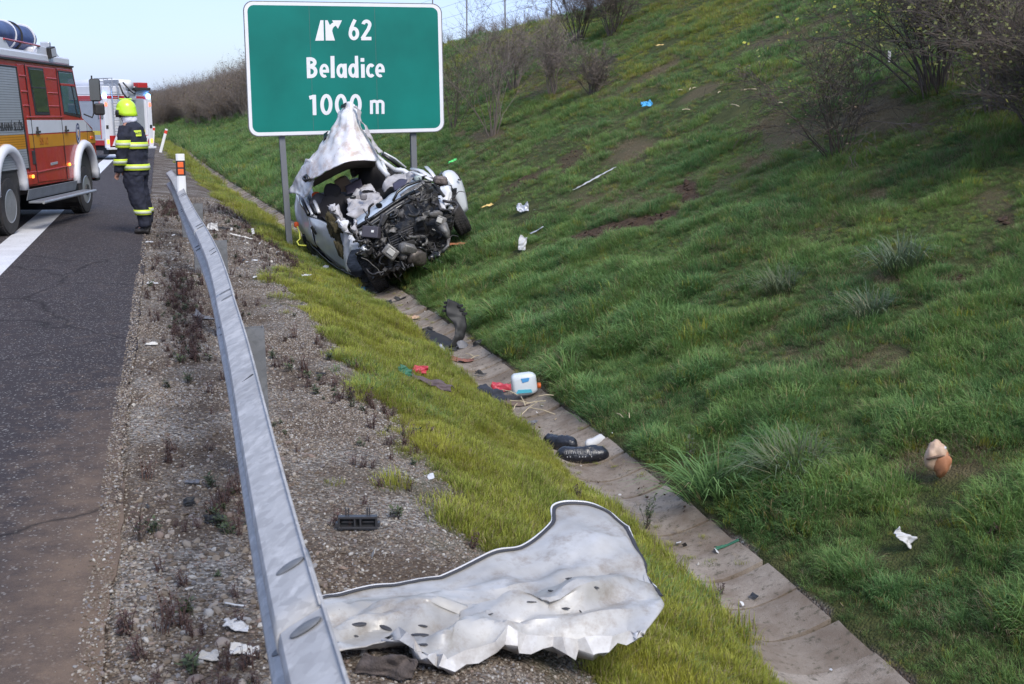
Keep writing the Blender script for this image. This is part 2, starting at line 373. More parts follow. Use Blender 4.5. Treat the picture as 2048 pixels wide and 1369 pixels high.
# ------------------------------------------------------------------ road
def strip(name, x0, x1, z, ys, m, wob=0.0, lift=True):
    mb = MB(); rows = []
    for y in ys:
        c = float(curve(y)); w_ = wob * (float(fbm(np.array(y * 1.7), np.array(3.3), 77)) - .5) * 2 + wob * .5 * (float(vn(np.array(y * 9.0), np.array(3.3), 78)) - .5)
        xs = [x0 + c] + [x0 + (x1 - x0) * t + c for t in (.33, .66)] + [x1 + c + w_]
        rows.append([(x, y, z) for x in xs] + ([(x1 + c + w_, y, z - .05)] if wob else []))
    return mb.grid(np.array(rows)).build(name, m)
def mat_asphalt(name, base, dusty=True):
    m, nt, p = newmat(name); pos = geopos(nt)
    n1 = noise(nt, 170, 3, .8, vec=pos); n2 = noise(nt, 1.2, 6, .6, vec=pos, stretch=(1, .35, 1)); n3 = noise(nt, 38, 3, .6, vec=pos)
    c = mixc(nt, ramp(nt, n1, [(.35, 0), (.72, 1)]), [b * .45 for b in base], [b * 1.7 for b in base])
    c = mixc(nt, ramp(nt, n2, [(.35, 0), (.7, .45)]), c, [b * 1.45 for b in base])
    v = N(nt, 'TexVoronoi'); v.inputs['Scale'].default_value = 110; nt.links.new(pos, v.inputs['Vector'])
    sc = N(nt, 'SeparateColor'); nt.links.new(v.outputs['Color'], sc.inputs[0])
    c = mixc(nt, ramp(nt, sc.outputs[0], [(.93, 0), (.96, .8)]), c, (.26, .25, .24))
    if dusty:
        sx = N(nt, 'SeparateXYZ'); nt.links.new(pos, sx.inputs[0])
        a = N(nt, 'MapRange'); a.inputs['From Min'].default_value = -.95; a.inputs['From Max'].default_value = -.22; nt.links.new(sx.outputs[0], a.inputs['Value'])
        b = N(nt, 'MapRange'); b.inputs['From Min'].default_value = 8.5; b.inputs['From Max'].default_value = 4.4; nt.links.new(sx.outputs[1], b.inputs['Value'])
        k = N(nt, 'Math'); k.operation = 'MULTIPLY'; nt.links.new(a.outputs[0], k.inputs[0]); nt.links.new(b.outputs[0], k.inputs[1])
        k2 = N(nt, 'Math'); k2.operation = 'MULTIPLY_ADD'; nt.links.new(k.outputs[0], k2.inputs[0]); k2.inputs[1].default_value = 1.1; nt.links.new(ramp(nt, noise(nt, 5.5, 9, .8, vec=pos), [(.32, -0.0), (.66, .75)]), k2.inputs[2])
        k3 = N(nt, 'Math'); k3.operation = 'SUBTRACT'; nt.links.new(k2.outputs[0], k3.inputs[0]); k3.inputs[1].default_value = .46; k3.use_clamp = True
        dust = mixc(nt, n1, (.085, .058, .043), (.24, .175, .13))
        c = mixc(nt, k3.outputs[0], c, dust)
    cv = N(nt, 'TexVoronoi'); cv.feature = 'DISTANCE_TO_EDGE'; cv.inputs['Scale'].default_value = .42; wn = N(nt, 'TexNoise'); wn.inputs['Scale'].default_value = 2.5; wn.inputs['Detail'].default_value = 6; nt.links.new(pos, wn.inputs['Vector']); nt.links.new(mixc(nt, .22, pos, wn.outputs['Color']), cv.inputs['Vector'])
    ck = ramp(nt, cv.outputs['Distance'], [(0, .75), (.006, 0)]); c = mixc(nt, ck, c, (.012, .011, .011))
    nt.links.new(c, p.inputs['Base Color']); p.inputs['Roughness'].default_value = .85; p.inputs['Specular IOR Level'].default_value = .12
    bump(nt, p, n1, .6, .006); return m
YS = list(np.arange(-3, 20, .12)) + list(np.arange(20, 60, .5)) + list(np.arange(60, 300, 3))
M_ASPH = mat_asphalt('worn_asphalt', (.042, .036, .038))
tag(strip('road', -11.5, EDGE, 0.0, YS, M_ASPH, .035), 'dark asphalt carriageway with dusty gravelly edge', None, None, 'structure')
m, nt, p = newmat('road_paint'); pos = geopos(nt)
c = mixc(nt, ramp(nt, noise(nt, 60, 5, .75, vec=pos), [(.33, 1), (.43, 0)]), (.62, .62, .64), (.07, .07, .075))
c = mixc(nt, ramp(nt, noise(nt, 3, 5, .6, vec=pos), [(.4, 0), (.7, .35)]), c, (.32, .31, .31))
nt.links.new(c, p.inputs['Base Color']); p.inputs['Roughness'].default_value = .7; M_PAINT = m
tag(strip('road_marking', -2.06, -1.68, .004, YS, M_PAINT), 'wide solid white edge line along the shoulder', None, None, 'structure')
mb = MB()
for k in range(14):
    y = 4 + 12 * k; mb.box((-5.6 + float(curve(y)), y, .004), (.16, 4, .001))
tag(mb.build('lane_marking', M_PAINT), 'broken white lane line', None, None, 'structure')

# ------------------------------------------------------------------ drainage channel of concrete trough tiles
m, nt, p = newmat('weathered_concrete'); pos = geopos(nt)
n1 = noise(nt, 120, 4, .8, vec=pos); n2 = noise(nt, 3.2, 7, .65, vec=pos); n3 = noise(nt, 24, 5, .7, vec=pos)
oi = N(nt, 'ObjectInfo')
c = mixc(nt, oi.outputs['Random'], (.25, .205, .165), (.36, .305, .255))
c = mixc(nt, ramp(nt, n1, [(.35, .55), (.6, 0)]), c, (.17, .145, .12))
c = mixc(nt, ramp(nt, n2, [(.40, 0), (.62, .85)]), c, (.15, .11, .08))
c = mixc(nt, ramp(nt, n3, [(.54, 0), (.66, .8)]), c, (.07, .06, .038))
nt.links.new(c, p.inputs['Base Color']); p.inputs['Roughness'].default_value = .9; bump(nt, p, n1, .7, .008); M_CONC = m
chan = tag(thing('drainage_channel', 'shallow channel of grey concrete trough tiles at the foot of the embankment', None), kind='structure')
TL = .40
def tile_mesh(seed):
    r = random.Random(seed); nx = 11; ny = 5; th = .05; top = []
    for j in range(ny):
        row = []
        for i in range(nx):
            s = i / (nx - 1); x = (s - .5) * DW * .99; zz = .115 * (1 - math.sin(math.pi * s)) * .9
            e = -.006 if j in (0, ny - 1) or i in (0, nx - 1) else 0
            row.append((x + r.uniform(-.003, .003), (j / (ny - 1) - .5) * (TL - .026) + (0.035 * (1 - (2 * s - 1) ** 2) - .02) + r.uniform(-.002, .002), zz + e + r.uniform(-.0015, .0015)))
        top.append(row)
    T = np.array(top); mb = MB(); mb.grid(T)
    B = T.copy(); B[..., 2] -= th; mb.grid(B)
    for a, b in ((T[0], B[0]), (B[-1], T[-1]), (B[:, 0], T[:, 0]), (T[:, -1], B[:, -1])): mb.grid(np.array([a, b]))
    o = mb.build('tile', M_CONC, autosmooth=40); me = o.data; bpy.data.objects.remove(o); return me
TM = [tile_mesh(s) for s in range(6)]
y = 3.3; k = 0
while k < 190 and y < 78:
    def cen(yy): return Vector((float(np.interp(yy, DY, DX)) + DW / 2 + float(curve(yy)), yy, -float(np.interp(yy, DY, DZ))))
    a = cen(y); b = cen(y + .1); ang = math.atan2(-(b.x - a.x), .1)
    o = bpy.data.objects.new('tile', TM[k % 6]); COL.objects.link(o); o.parent = chan
    o.location = (a.x + random.uniform(-.012, .012), a.y, a.z - .085 + random.uniform(-.014, .010)); o.rotation_euler = (random.uniform(-.035, .035), random.uniform(-.035, .035), ang + random.uniform(-.04, .04) + (math.pi if 0 else 0))
    o.scale = (1, 1, 1); y += TL; k += 1
# ------------------------------------------------------------------ scattering of stuff (grass, gravel, weeds) with geometry nodes
def scatter(name, protos, pts, rot, scl, idx, label, kind='stuff'):
    c = bpy.data.collections.new(name + '_kinds')
    for i, o in enumerate(protos):
        if o.name in COL.objects: COL.objects.unlink(o)
        o.name = '%s_kind_%02d' % (name, i); c.objects.link(o)
    me = bpy.data.meshes.new(name); n = len(pts); me.vertices.add(n); me.vertices.foreach_set('co', np.asarray(pts, np.float32).reshape(-1))
    a = me.attributes.new('rot', 'FLOAT_VECTOR', 'POINT'); a.data.foreach_set('vector', np.asarray(rot, np.float32).reshape(-1))
    a = me.attributes.new('scl', 'FLOAT', 'POINT'); a.data.foreach_set('value', np.asarray(scl, np.float32))
    a = me.attributes.new('vi', 'INT', 'POINT'); a.data.foreach_set('value', np.asarray(idx, np.int32))
    o = bpy.data.objects.new(name, me); COL.objects.link(o)
    g = bpy.data.node_groups.new(name, 'GeometryNodeTree')
    g.interface.new_socket('Geometry', in_out='INPUT', socket_type='NodeSocketGeometry'); g.interface.new_socket('Geometry', in_out='OUTPUT', socket_type='NodeSocketGeometry')
    gi = g.nodes.new('NodeGroupInput'); go = g.nodes.new('NodeGroupOutput'); ip = g.nodes.new('GeometryNodeInstanceOnPoints'); ci = g.nodes.new('GeometryNodeCollectionInfo')
    ci.inputs['Collection'].default_value = c; ci.inputs['Separate Children'].default_value = True; ci.inputs['Reset Children'].default_value = True
    ip.inputs['Pick Instance'].default_value = True
    def na(t, nm):
        q = g.nodes.new('GeometryNodeInputNamedAttribute'); q.data_type = t; q.inputs['Name'].default_value = nm; return q.outputs['Attribute']
    l = g.links.new
    l(gi.outputs[0], ip.inputs['Points']); l(ci.outputs[0], ip.inputs['Instance']); l(na('INT', 'vi'), ip.inputs['Instance Index'])
    l(na('FLOAT_VECTOR', 'rot'), ip.inputs['Rotation']); l(na('FLOAT', 'scl'), ip.inputs['Scale']); l(ip.outputs[0], go.inputs[0])
    md = o.modifiers.new('scatter', 'NODES'); md.node_group = g
    return tag(o, label, None, None, kind)

def mat_blade(name, base, tip, dry, dryamt, trans=.25):
    m, nt, p = newmat(name); oi = N(nt, 'ObjectInfo'); tcn = N(nt, 'TexCoord'); sz = N(nt, 'SeparateXYZ')
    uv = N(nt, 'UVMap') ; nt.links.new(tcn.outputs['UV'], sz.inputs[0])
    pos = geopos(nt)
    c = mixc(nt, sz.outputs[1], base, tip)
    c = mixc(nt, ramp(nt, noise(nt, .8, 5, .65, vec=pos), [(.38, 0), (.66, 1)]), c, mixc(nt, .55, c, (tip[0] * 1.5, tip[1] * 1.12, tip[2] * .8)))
    c = mixc(nt, ramp(nt, oi.outputs['Random'], [(0, .0), (1, .35)]), c, (base[0] * .8, base[1] * 1.0, base[2] * 1.15))
    rp = N(nt, 'Math'); rp.operation = 'GREATER_THAN'; nt.links.new(sz.outputs[0], rp.inputs[0]); rp.inputs[1].default_value = 1 - dryamt
    c = mixc(nt, rp.outputs[0], c, dry)
    nt.links.new(c, p.inputs['Base Color']); p.inputs['Roughness'].default_value = .55; p.inputs['Specular IOR Level'].default_value = .28
    tr = N(nt, 'BsdfTranslucent'); nt.links.new(c, tr.inputs['Color']); ms = N(nt, 'MixShader'); ms.inputs[0].default_value = trans
    out = nt.nodes['Material Output']; nt.links.new(p.outputs[0], ms.inputs[1]); nt.links.new(tr.outputs[0], ms.inputs[2]); nt.links.new(ms.outputs[0], out.inputs['Surface'])
    return m
def clump(m, n, rad, hmin, hmax, wid, lean, curl, seed, comb=(0, 0)):
    r = random.Random(seed); vs = []; fs = []; uv = []
    for i in range(n):
        a = r.uniform(0, 6.283); q = rad * math.sqrt(r.random()); bx, by = q * math.cos(a), q * math.sin(a)
        h = r.uniform(hmin, hmax) * (1 - .35 * q / rad); d = a + r.uniform(-1.2, 1.2); ln = lean * r.uniform(.2, 1) * (.4 + .8 * q / rad); cu = curl * r.uniform(.3, 1)
        dx, dy = math.cos(d) * 1.0 + comb[0], math.sin(d) + comb[1]; w = wid * r.uniform(.7, 1.2)
        tx, ty = -math.sin(d) * w, math.cos(d) * w; o = len(vs); rr = r.random()
        for k, t in enumerate((0, .35, .7)):
            z = h * t * (1 - .25 * cu * t * t); off = h * (ln * t + cu * t * t); ww = (1, .85, .55)[k]
            cx, cy = bx + dx * off, by + dy * off
            vs += [(cx - tx * ww, cy - ty * ww, z), (cx + tx * ww, cy + ty * ww, z)]; uv += [(rr, t), (rr, t)]
        t = 1.0; z = h * (1 - .55 * cu); off = h * (ln + cu * 1.05); vs.append((bx + dx * off, by + dy * off, max(z, .01))); uv.append((rr, 1))
        fs += [(o, o + 1, o + 3, o + 2), (o + 2, o + 3, o + 5, o + 4), (o + 4, o + 5, o + 6)]
    me = bpy.data.meshes.new('clump'); me.from_pydata(vs, [], fs); ul = me.uv_layers.new(name='UVMap')
    li = np.zeros(len(me.loops), np.int32); me.loops.foreach_get('vertex_index', li); ul.data.foreach_set('uv', np.array(uv, np.float32)[li].reshape(-1))
    me.materials.append(m); return bpy.data.objects.new('clump', me)
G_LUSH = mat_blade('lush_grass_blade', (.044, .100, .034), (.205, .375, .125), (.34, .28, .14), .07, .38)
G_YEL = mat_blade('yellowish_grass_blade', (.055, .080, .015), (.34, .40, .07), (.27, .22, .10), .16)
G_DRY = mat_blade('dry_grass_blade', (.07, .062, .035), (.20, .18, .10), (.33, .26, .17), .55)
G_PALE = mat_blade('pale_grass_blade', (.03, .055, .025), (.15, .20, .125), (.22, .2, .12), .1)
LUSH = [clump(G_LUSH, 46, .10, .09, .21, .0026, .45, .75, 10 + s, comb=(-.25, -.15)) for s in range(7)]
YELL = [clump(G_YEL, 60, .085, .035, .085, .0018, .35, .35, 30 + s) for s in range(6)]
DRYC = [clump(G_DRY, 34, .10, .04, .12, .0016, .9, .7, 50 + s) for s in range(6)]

def cast(n, x0, x1, y0, y1, gamma=1.0):
    """random ground points kept where the view (with a wide margin) can see them"""
    y = y0 + (y1 - y0) * rng.random(n) ** gamma; u = x0 + (x1 - x0) * rng.random(n); x = u + curve(y)
    z = ground(x, y)
    d = np.stack([x, y, z], -1) - cC; q = d @ cF; px = CXP + FPX * (d @ cR) / q; py = CYP - FPX * (d @ cU) / q
    k = (q > .8) & (px > -350) & (px < 2500) & (py > -160) & (py < 1620)
    return x[k], y[k], z[k], q[k]
def slope_rot(x, y, follow=.5):
    n = gnorm(x, y); a = rng.random(len(x)) * 6.283
    rx = -np.arctan2(n[:, 1], n[:, 2]) * follow; ry = np.arctan2(n[:, 0], n[:, 2]) * follow
    return np.stack([rx, ry, a * 0 + rng.normal(0, .9, len(x))], -1) if follow < 0 else np.stack([rx, ry, a], -1)
def keep(p, *arrs):
    k = rng.random(len(p)) < p; return [a[k] for a in arrs]

def grass_embankment():
    X = []; 
    for (n, x0, x1, y0, y1, s) in [(52000, 3.25, 9, 3.5, 16, 1.0), (60000, 3.0, 16, 9, 34, 1.35), (42000, 1.0, 20, 30, 75, 2.2), (30000, 0, 30, 70, 190, 3.6), (16000, 14, 26, 8, 80, 2.2)]:
        x, y, z, q = cast(n, x0, x1, y0, y1)
        dl, dz, u = prof(x, y); k = u > dl + DW + .05; x, y, z, q, u, dl = (a[k] for a in (x, y, z, q, u, dl))
        soil, dry = masks(x, y); nn = fbm(x * .9, y * .9, 91); n2 = fbm(x * 2.6, y * 2.6, 93)
        hgt = .80 * (.50 + .85 * sst(.35, .7, n2)) * (1 - .45 * dry) * (1 - .8 * np.clip(soil, 0, 1))
        near = sst(2.5, .3, u - dl - DW); hgt = hgt * (.62 + .50 * near) * (.5 + .5 * sst(.0, .3, u - dl - DW)) * clearing(x, y); dry = np.clip(dry + .16 * sst(1.0, 3.5, u - dl - DW) * sst(.42, .62, fbm(x * .55, y * .55, 97)), 0, 1)
        x, y, z, hgt, dry, nn = keep(np.clip(1 - 1.0 * soil, .02, 1) * (1 - .12 * dry), x, y, z, hgt, dry, nn)
        isdry = rng.random(len(x)) < np.clip(dry * .85 + .13 + .25 * sst(.5, .7, nn), 0, 1)
        X.append((x, y, z, hgt * s, isdry))
    x, y, z, h, dd = (np.concatenate([a[i] for a in X]) for i in range(5))
    dl, dz, u = prof(x, y); yel = ~dd & (rng.random(len(x)) < np.clip(sst(4, 11, u - dl) * sst(.40, .62, fbm(x * .35, y * .35, 99)) * .9 + .05, 0, .7))  # yellower clumps up the bank put sunlight into the grass colour
    r = slope_rot(x, y, .45); scl = h * (.8 + .45 * rng.random(len(x)))
    k = yel; scatter('embankment_sunlit_tint_grass', YELL, np.stack([x, y, z - .01], -1)[k], r[k], (scl * 1.75)[k], rng.integers(0, 6, k.sum()), 'grass patches tinted yellowish as if sunlit towards the top of the embankment')
    k = ~dd & ~yel; scatter('embankment_grass', LUSH, np.stack([x, y, z - .01], -1)[k], r[k], scl[k], rng.integers(0, 7, k.sum()), 'lush dark green grass on the embankment')
    k = dd; scatter('dry_grass', DRYC, np.stack([x, y, z - .005], -1)[k], r[k], (scl * 1.1)[k], rng.integers(0, 6, k.sum()), 'withered pale brown grass between the green tufts')
    return
grass_embankment()
def grass_slope():
    X = []
    for (n, x0, x1, y0, y1, s) in [(34000, .3, 3.1, 3.2, 11, .95), (26000, .3, 3.0, 10, 22, 1.15), (16000, .2, 2.8, 20, 42, 1.7), (9000, -.2, 2.0, 40, 85, 2.6)]:
        x, y, z, q = cast(n, x0, x1, y0, y1); dl, dz, u = prof(x, y); k = u < dl - .01; x, y, z, u, dl = (a[k] for a in (x, y, z, u, dl))
        g = grassiness(x, y); x, y, z, u, dl, g = keep(np.clip(g * 1.1, 0, 1) ** 2.4 * (.10 + .9 * sst(.36, .60, fbm(x * 6.5, y * 5.0, 121) + .35 * np.clip(g, 0, 1) - .1)), x, y, z, u, dl, g)
        n2 = fbm(x * 3.1, y * 2.1, 53); hh = s * (.6 + .7 * sst(.3, .7, n2)) * (.55 + .45 * g) * (1 + .25 * sst(.25, 0, dl - u)) * clearing(x, y)
        X.append((x, y, z, hh, rng.random(len(x)) < .05 + .25 * (1 - g), rng.random(len(x)) < .35 * sst(.5, .75, fbm(x * .8, y * .6, 57))))
    x, y, z, h, dd, lu = (np.concatenate([a[i] for a in X]) for i in range(6)); r = slope_rot(x, y, .5)
    scl = h * (.8 + .5 * rng.random(len(x))); P = np.stack([x, y, z - .004], -1)
    k = ~dd & ~lu; scatter('verge_grass', YELL, P[k], r[k], scl[k], rng.integers(0, 6, k.sum()), 'short yellowish green grass on the slope above the channel')
    k = lu & ~dd; scatter('verge_tuft_grass', LUSH, P[k], r[k], scl[k] * .48, rng.integers(0, 7, k.sum()), 'darker green grass mixed into the short verge turf')
    k = dd; scatter('verge_dry_grass', DRYC, P[k], r[k], scl[k] * .7, rng.integers(0, 6, k.sum()), 'dry straw coloured grass at the edge of the gravel')
grass_slope()

# gravel ------------------------------------------------------------
m, nt, p = newmat('gravel_stone'); oi = N(nt, 'ObjectInfo')
c = ramp(nt, oi.outputs['Random'], [(0, (.085, .062, .045)), (.28, (.15, .118, .088)), (.55, (.215, .18, .145)), (.7, (.33, .30, .265)), (.78, (.20, .14, .11)), (.88, (.15, .15, .165)), (1, (.45, .43, .40))])
c = mixc(nt, ramp(nt, noise(nt, 40, 5, .7, coord='Object'), [(.4, 0), (.7, .5)]), c, (.12, .09, .065))
nt.links.new(c, p.inputs['Base Color']); p.inputs['Roughness'].default_value = .85; M_STONE = m
def stone_mesh(seed, sub=1):
    r = random.Random(seed); bm = bmesh.new(); bmesh.ops.create_icosphere(bm, subdivisions=sub, radius=1.0)
    sx, sy, sz = r.uniform(.8, 1.25), r.uniform(.6, .9), r.uniform(.35, .65)
    pl = [(Vector((r.gauss(0, 1), r.gauss(0, 1), r.gauss(0, 1))).normalized(), r.uniform(.55, .9)) for _ in range(5)]
    for v in bm.verts:
        for nrm, d in pl:
            e = v.co.dot(nrm) - d
            if e > 0: v.co -= nrm * e * .9
        v.co *= r.uniform(.93, 1.07); v.co = Vector((v.co.x * sx, v.co.y * sy, v.co.z * sz))
    me = bpy.data.meshes.new('stone'); bm.to_mesh(me); bm.free(); me.materials.append(M_STONE); return me
ST = [stone_mesh(100 + i, 2 if i < 3 else 1) for i in range(9)]
def gravel():
    X = []
    for (n, x0, x1, y0, y1, s0, s1) in [(95000, -.34, 1.9, 2.9, 7.5, .0035, .011), (60000, -.32, 2.0, 7, 13, .006, .012), (30000, -.3, 2.0, 12, 26, .009, .018), (10000, -.9, 1.3, 2.9, 9, .002, .006), (2600, -.2, .7, 3, 9, .012, .024), (260, -.1, .5, 3.0, 5.2, .02, .036), (700, -1.6, -.2, 3, 14, .003, .007)]:
        x, y, z, q = cast(n, x0, x1, y0, y1); g = grassiness(x, y); dl, dz, u = prof(x, y)
        onroad = x < EDGE - .0
        cover = np.where(onroad, np.exp((x - EDGE) * 5) * .9 if s1 > .0061 or s0 < .0029 else .15, 1 - g)
        if n == 700: cover = np.ones(len(x)) * np.exp((x - EDGE) * 1.6)
        bare = np.where(onroad, 1, .30 + .70 * sst(.38, .56, fbm(x * 1.6, y * 1.1, 61)))
        x, y, z, q, onr = keep(np.clip(cover * bare, 0, 1) * (dl > u), x, y, z, q, onroad)
        s = (s0 + (s1 - s0) * rng.random(len(x)) ** 2.4) * .85
        X.append((x, y, np.where(onr, .001, z) + s * .15, s))
    x, y, z, s = (np.concatenate([a[i] for a in X]) for i in range(4))
    r = rng.normal(0, .35, (len(x), 3)); r[:, 2] = rng.random(len(x)) * 6.28
    protos = [bpy.data.objects.new('stone', me) for me in ST]
    scatter('gravel', protos, np.stack([x, y, z], -1), r, s, rng.integers(0, 9, len(x)), 'mixed grey and tan gravel of the verge spilling onto the road edge')
gravel()
# weeds ------------------------------------------------------------
def mat_leafy(name, a, b, rough=.7):
    m, nt, p = newmat(name); oi = N(nt, 'ObjectInfo'); pos = geopos(nt)
    c = mixc(nt, noise(nt, 30, 3, .6, vec=pos), a, b); c = mixc(nt, oi.outputs['Random'], c, [(x * .5 + y * .5) * .7 for x, y in zip(a, b)])
    nt.links.new(c, p.inputs['Base Color']); p.inputs['Roughness'].default_value = rough; return m
M_WEED = mat_leafy('dead_weed', (.045, .022, .018), (.12, .065, .05)); M_WEEDG = mat_leafy('weed_leaf', (.03, .05, .015), (.10, .12, .05))
M_TWIG = mat_leafy('twig_bark', (.035, .026, .022), (.10, .075, .06)); M_STRAW = mat('straw_stalk', (.42, .35, .23), .7, var=.25)
def weed_obj(seed, h, n, m, ml, leaf=.008, spread=.5):
    r = random.Random(seed); mb = MB()
    for i in range(n):
        a = r.uniform(0, 6.28); hh = h * r.uniform(.45, 1); ln = spread * r.uniform(.1, 1); p0 = Vector((r.uniform(-.02, .02), r.uniform(-.02, .02), -.01))
        p1 = p0 + Vector((math.cos(a) * ln * hh * .4, math.sin(a) * ln * hh * .4, hh * .55)); p2 = p1 + Vector((math.cos(a + .3) * ln * hh * .5, math.sin(a + .3) * ln * hh * .5, hh * .45))
        mb.tube([p0, p1, p2], [.0022, .0016, .0008], 3, False)
        for k in range(7):
            t = r.uniform(.15, 1); q = p0.lerp(p1, t * 2) if t < .5 else p1.lerp(p2, t * 2 - 1); b = r.uniform(0, 6.28); L_ = leaf * r.uniform(.6, 1.6)
            d = Vector((math.cos(b), math.sin(b), r.uniform(-.3, .9))).normalized(); s_ = d.cross(Vector((0, 0, 1))).normalized() * L_ * .35
            mb.add([q, q + d * L_ * .6 + s_, q + d * L_ * 1.5, q + d * L_ * .6 - s_], [(0, 1, 2, 3)], 1)
    o = mb.build('weed', [m, ml]); COL.objects.unlink(o); return o
def weeds():
    W = [weed_obj(200 + i, .11, 9, M_WEED, M_WEED, .010) for i in range(4)] + [weed_obj(220 + i, .09, 8, M_TWIG, M_WEEDG, .014) for i in range(2)]
    x, y, z, q = cast(9000, -.2, 1.9, 3, 24); g = grassiness(x, y); dl, dz, u = prof(x, y)
    a = np.exp(-((u - .12) / .13) ** 2) * sst(.50, .60, fbm(x * 1.3, y * .8, 71)) * 1.3
    b = np.exp(-((g - .45) / .35) ** 2) * sst(.46, .62, fbm(x * 1.6, y * .9, 73)) * .6 * (u > .35)
    c = .05 * (u < dl)
    x, y, z, u = keep(np.clip(np.maximum(a, b) + c, 0, 1) * (g < .9) * (u < dl), x, y, z, u)
    BC = PG(930, 1230)[:2]; kk = np.hypot((x - BC[0]) / .75, (y - BC[1]) / .75) > 1; x, y, z = x[kk], y[kk], z[kk]
    idx = np.where(rng.random(len(x)) < .8, rng.integers(0, 4, len(x)), 4 + rng.integers(0, 2, len(x)))
    r = rng.normal(0, .15, (len(x), 3)); r[:, 2] = rng.random(len(x)) * 6.28
    scatter('weeds', W, np.stack([x, y, z], -1), r, (.45 + .8 * rng.random(len(x)) ** 2), idx, 'dead reddish brown weeds scattered through the gravel')
    x, y, z, q = cast(2600, 1.0, 3.5, 4, 40); dl, dz, u = prof(x, y); k = (u > dl) & (u < dl + DW); x, y, z = x[k], y[k], z[k]
    x, y, z = keep(sst(.28, .5, fbm(x * 2, y * 1.2, 75)), x, y, z)
    r = rng.normal(0, .2, (len(x), 3)); scatter('channel_moss', [YELL[0].copy(), DRYC[0].copy()], np.stack([x, y, surf(x, y) + .0], -1), r, .35 + .3 * rng.random(len(x)), rng.integers(0, 2, len(x)), 'sparse grass growing in the joints of the channel')
weeds()

def crumbs():
    protos = []
    for i, m_ in enumerate([mat('crumb_white', (.55, .55, .56), .5), mat('crumb_black', (.02, .02, .022), .5), mat('crumb_paper', (.42, .39, .35), .9), mat('crumb_straw', (.38, .30, .19), .9)]):
        r = random.Random(i); mb = MB(); P = np.array([[(a + r.uniform(-.2, .2), (b + r.uniform(-.2, .2)) * (.6 if i < 3 else .12), r.uniform(0, .35)) for b in (-1, 0, 1)] for a in (-1, 0, 1)]); mb.grid(P); o = mb.build('crumb', m_, solid=.08); COL.objects.unlink(o); protos.append(o)
    x, y, z, q = cast(5200, -1.4, 5.5, 4, 24); c = np.array(PG(640, 560)[:2]); w_ = np.exp(-(((x - c[0]) / 1.4) ** 2 + ((y - c[1]) / 3.2) ** 2)) * .5
    dl, dz, u = prof(x, y); w_ = np.maximum(w_, .16 * np.exp(-((u - dl - .3) / .3) ** 2)) + .02
    x, y = keep(w_, x, y); r = rng.normal(0, .4, (len(x), 3)); r[:, 2] = rng.random(len(x)) * 6.28
    scatter('debris_crumbs', protos, np.stack([x, y, surf(x, y) + .012], -1), r, .008 + .022 * rng.random(len(x)) ** 2, rng.integers(0, 4, len(x)), 'tiny scattered crumbs of paper, plastic and straw around the wreck and channel')
crumbs()

def soil_clods():
    ms = mat('soil_crumb', (.050, .030, .020), 1.0, var=.5, scale=20); protos = []
    for k in (1, 4, 6):
        me = ST[k].copy(); me.materials.clear(); me.materials.append(ms); protos.append(bpy.data.objects.new('clod', me))
    x, y, z, q = cast(90000, 2.3, 16, 4, 40); soil, dry = masks(x, y); dl, dz, u = prof(x, y); ch = ((u > dl) & (u < dl + DW)) * sst(.5, .68, fbm(x * 2.3, y * 1.4, 111)) * .35
    x, y, z, q, ch = keep(np.maximum(np.clip(soil, 0, 1) ** 1.5, ch), x, y, surf(x, y), q, ch)
    r = rng.normal(0, .5, (len(x), 3)); scatter('soil_clods', protos, np.stack([x, y, z], -1), r, .006 + np.where(ch > 0, .012, .05) * rng.random(len(x)) ** 3, rng.integers(0, 3, len(x)), 'loose brown soil torn out of the embankment')
soil_clods()
# ------------------------------------------------------------------ far hills and cooling towers
def hills():
    xs = np.linspace(-3600, 2600, 120); mb = MB(); rows = []
    for j, (d, k) in enumerate([(3000, 0), (3600, .55), (4200, 1), (5200, .6)]):
        rows.append([(x, d + 120 * math.sin(x * .004), (-8 + k * (86 + 16 * (float(fbm(np.array(x * .0011), np.array(2.2), 5, 4)) - .5) * 2 - 22 * float(sst(-400, 2200, x)))) ) for x in xs])
    m, nt, p = newmat('hazy_hill_forest'); c = mixc(nt, noise(nt, .004, 6, .6, coord='Object'), (.085, .105, .135), (.14, .165, .20)); nt.links.new(c, p.inputs['Base Color']); p.inputs['Roughness'].default_value = 1  # distance haze is painted into the base colour as blue grey
    tag(mb.grid(np.array(rows)).build('hills', m, smooth=True), 'low wooded hills tinted hazy blue grey on the horizon', None, None, 'structure')
    mt = mat('tower_concrete', (.55, .56, .6), .9); labs = ['leftmost pale cooling tower far off above the hills', 'second pale cooling tower from the left above the hills', 'rightmost pale cooling tower far off above the hills']
    for k, px in enumerate((407, 419, 433)):
        P = PD(px, 181, 4100); mb = MB(); s = 22
        prof_ = [(s * .5 * (1 + .28 * ((t - .68) / .68) ** 2 * 1.6), t * 52) for t in np.linspace(0, 1, 9)]
        mb.lathe(prof_, 20); o = mb.build('cooling_tower', mt, smooth=True); o.location = (P[0], P[1], P[2] - 16); o.scale = (.55, .55, .55)
        tag(o, labs[k], 'cooling tower', 'cooling towers on the horizon')
hills()

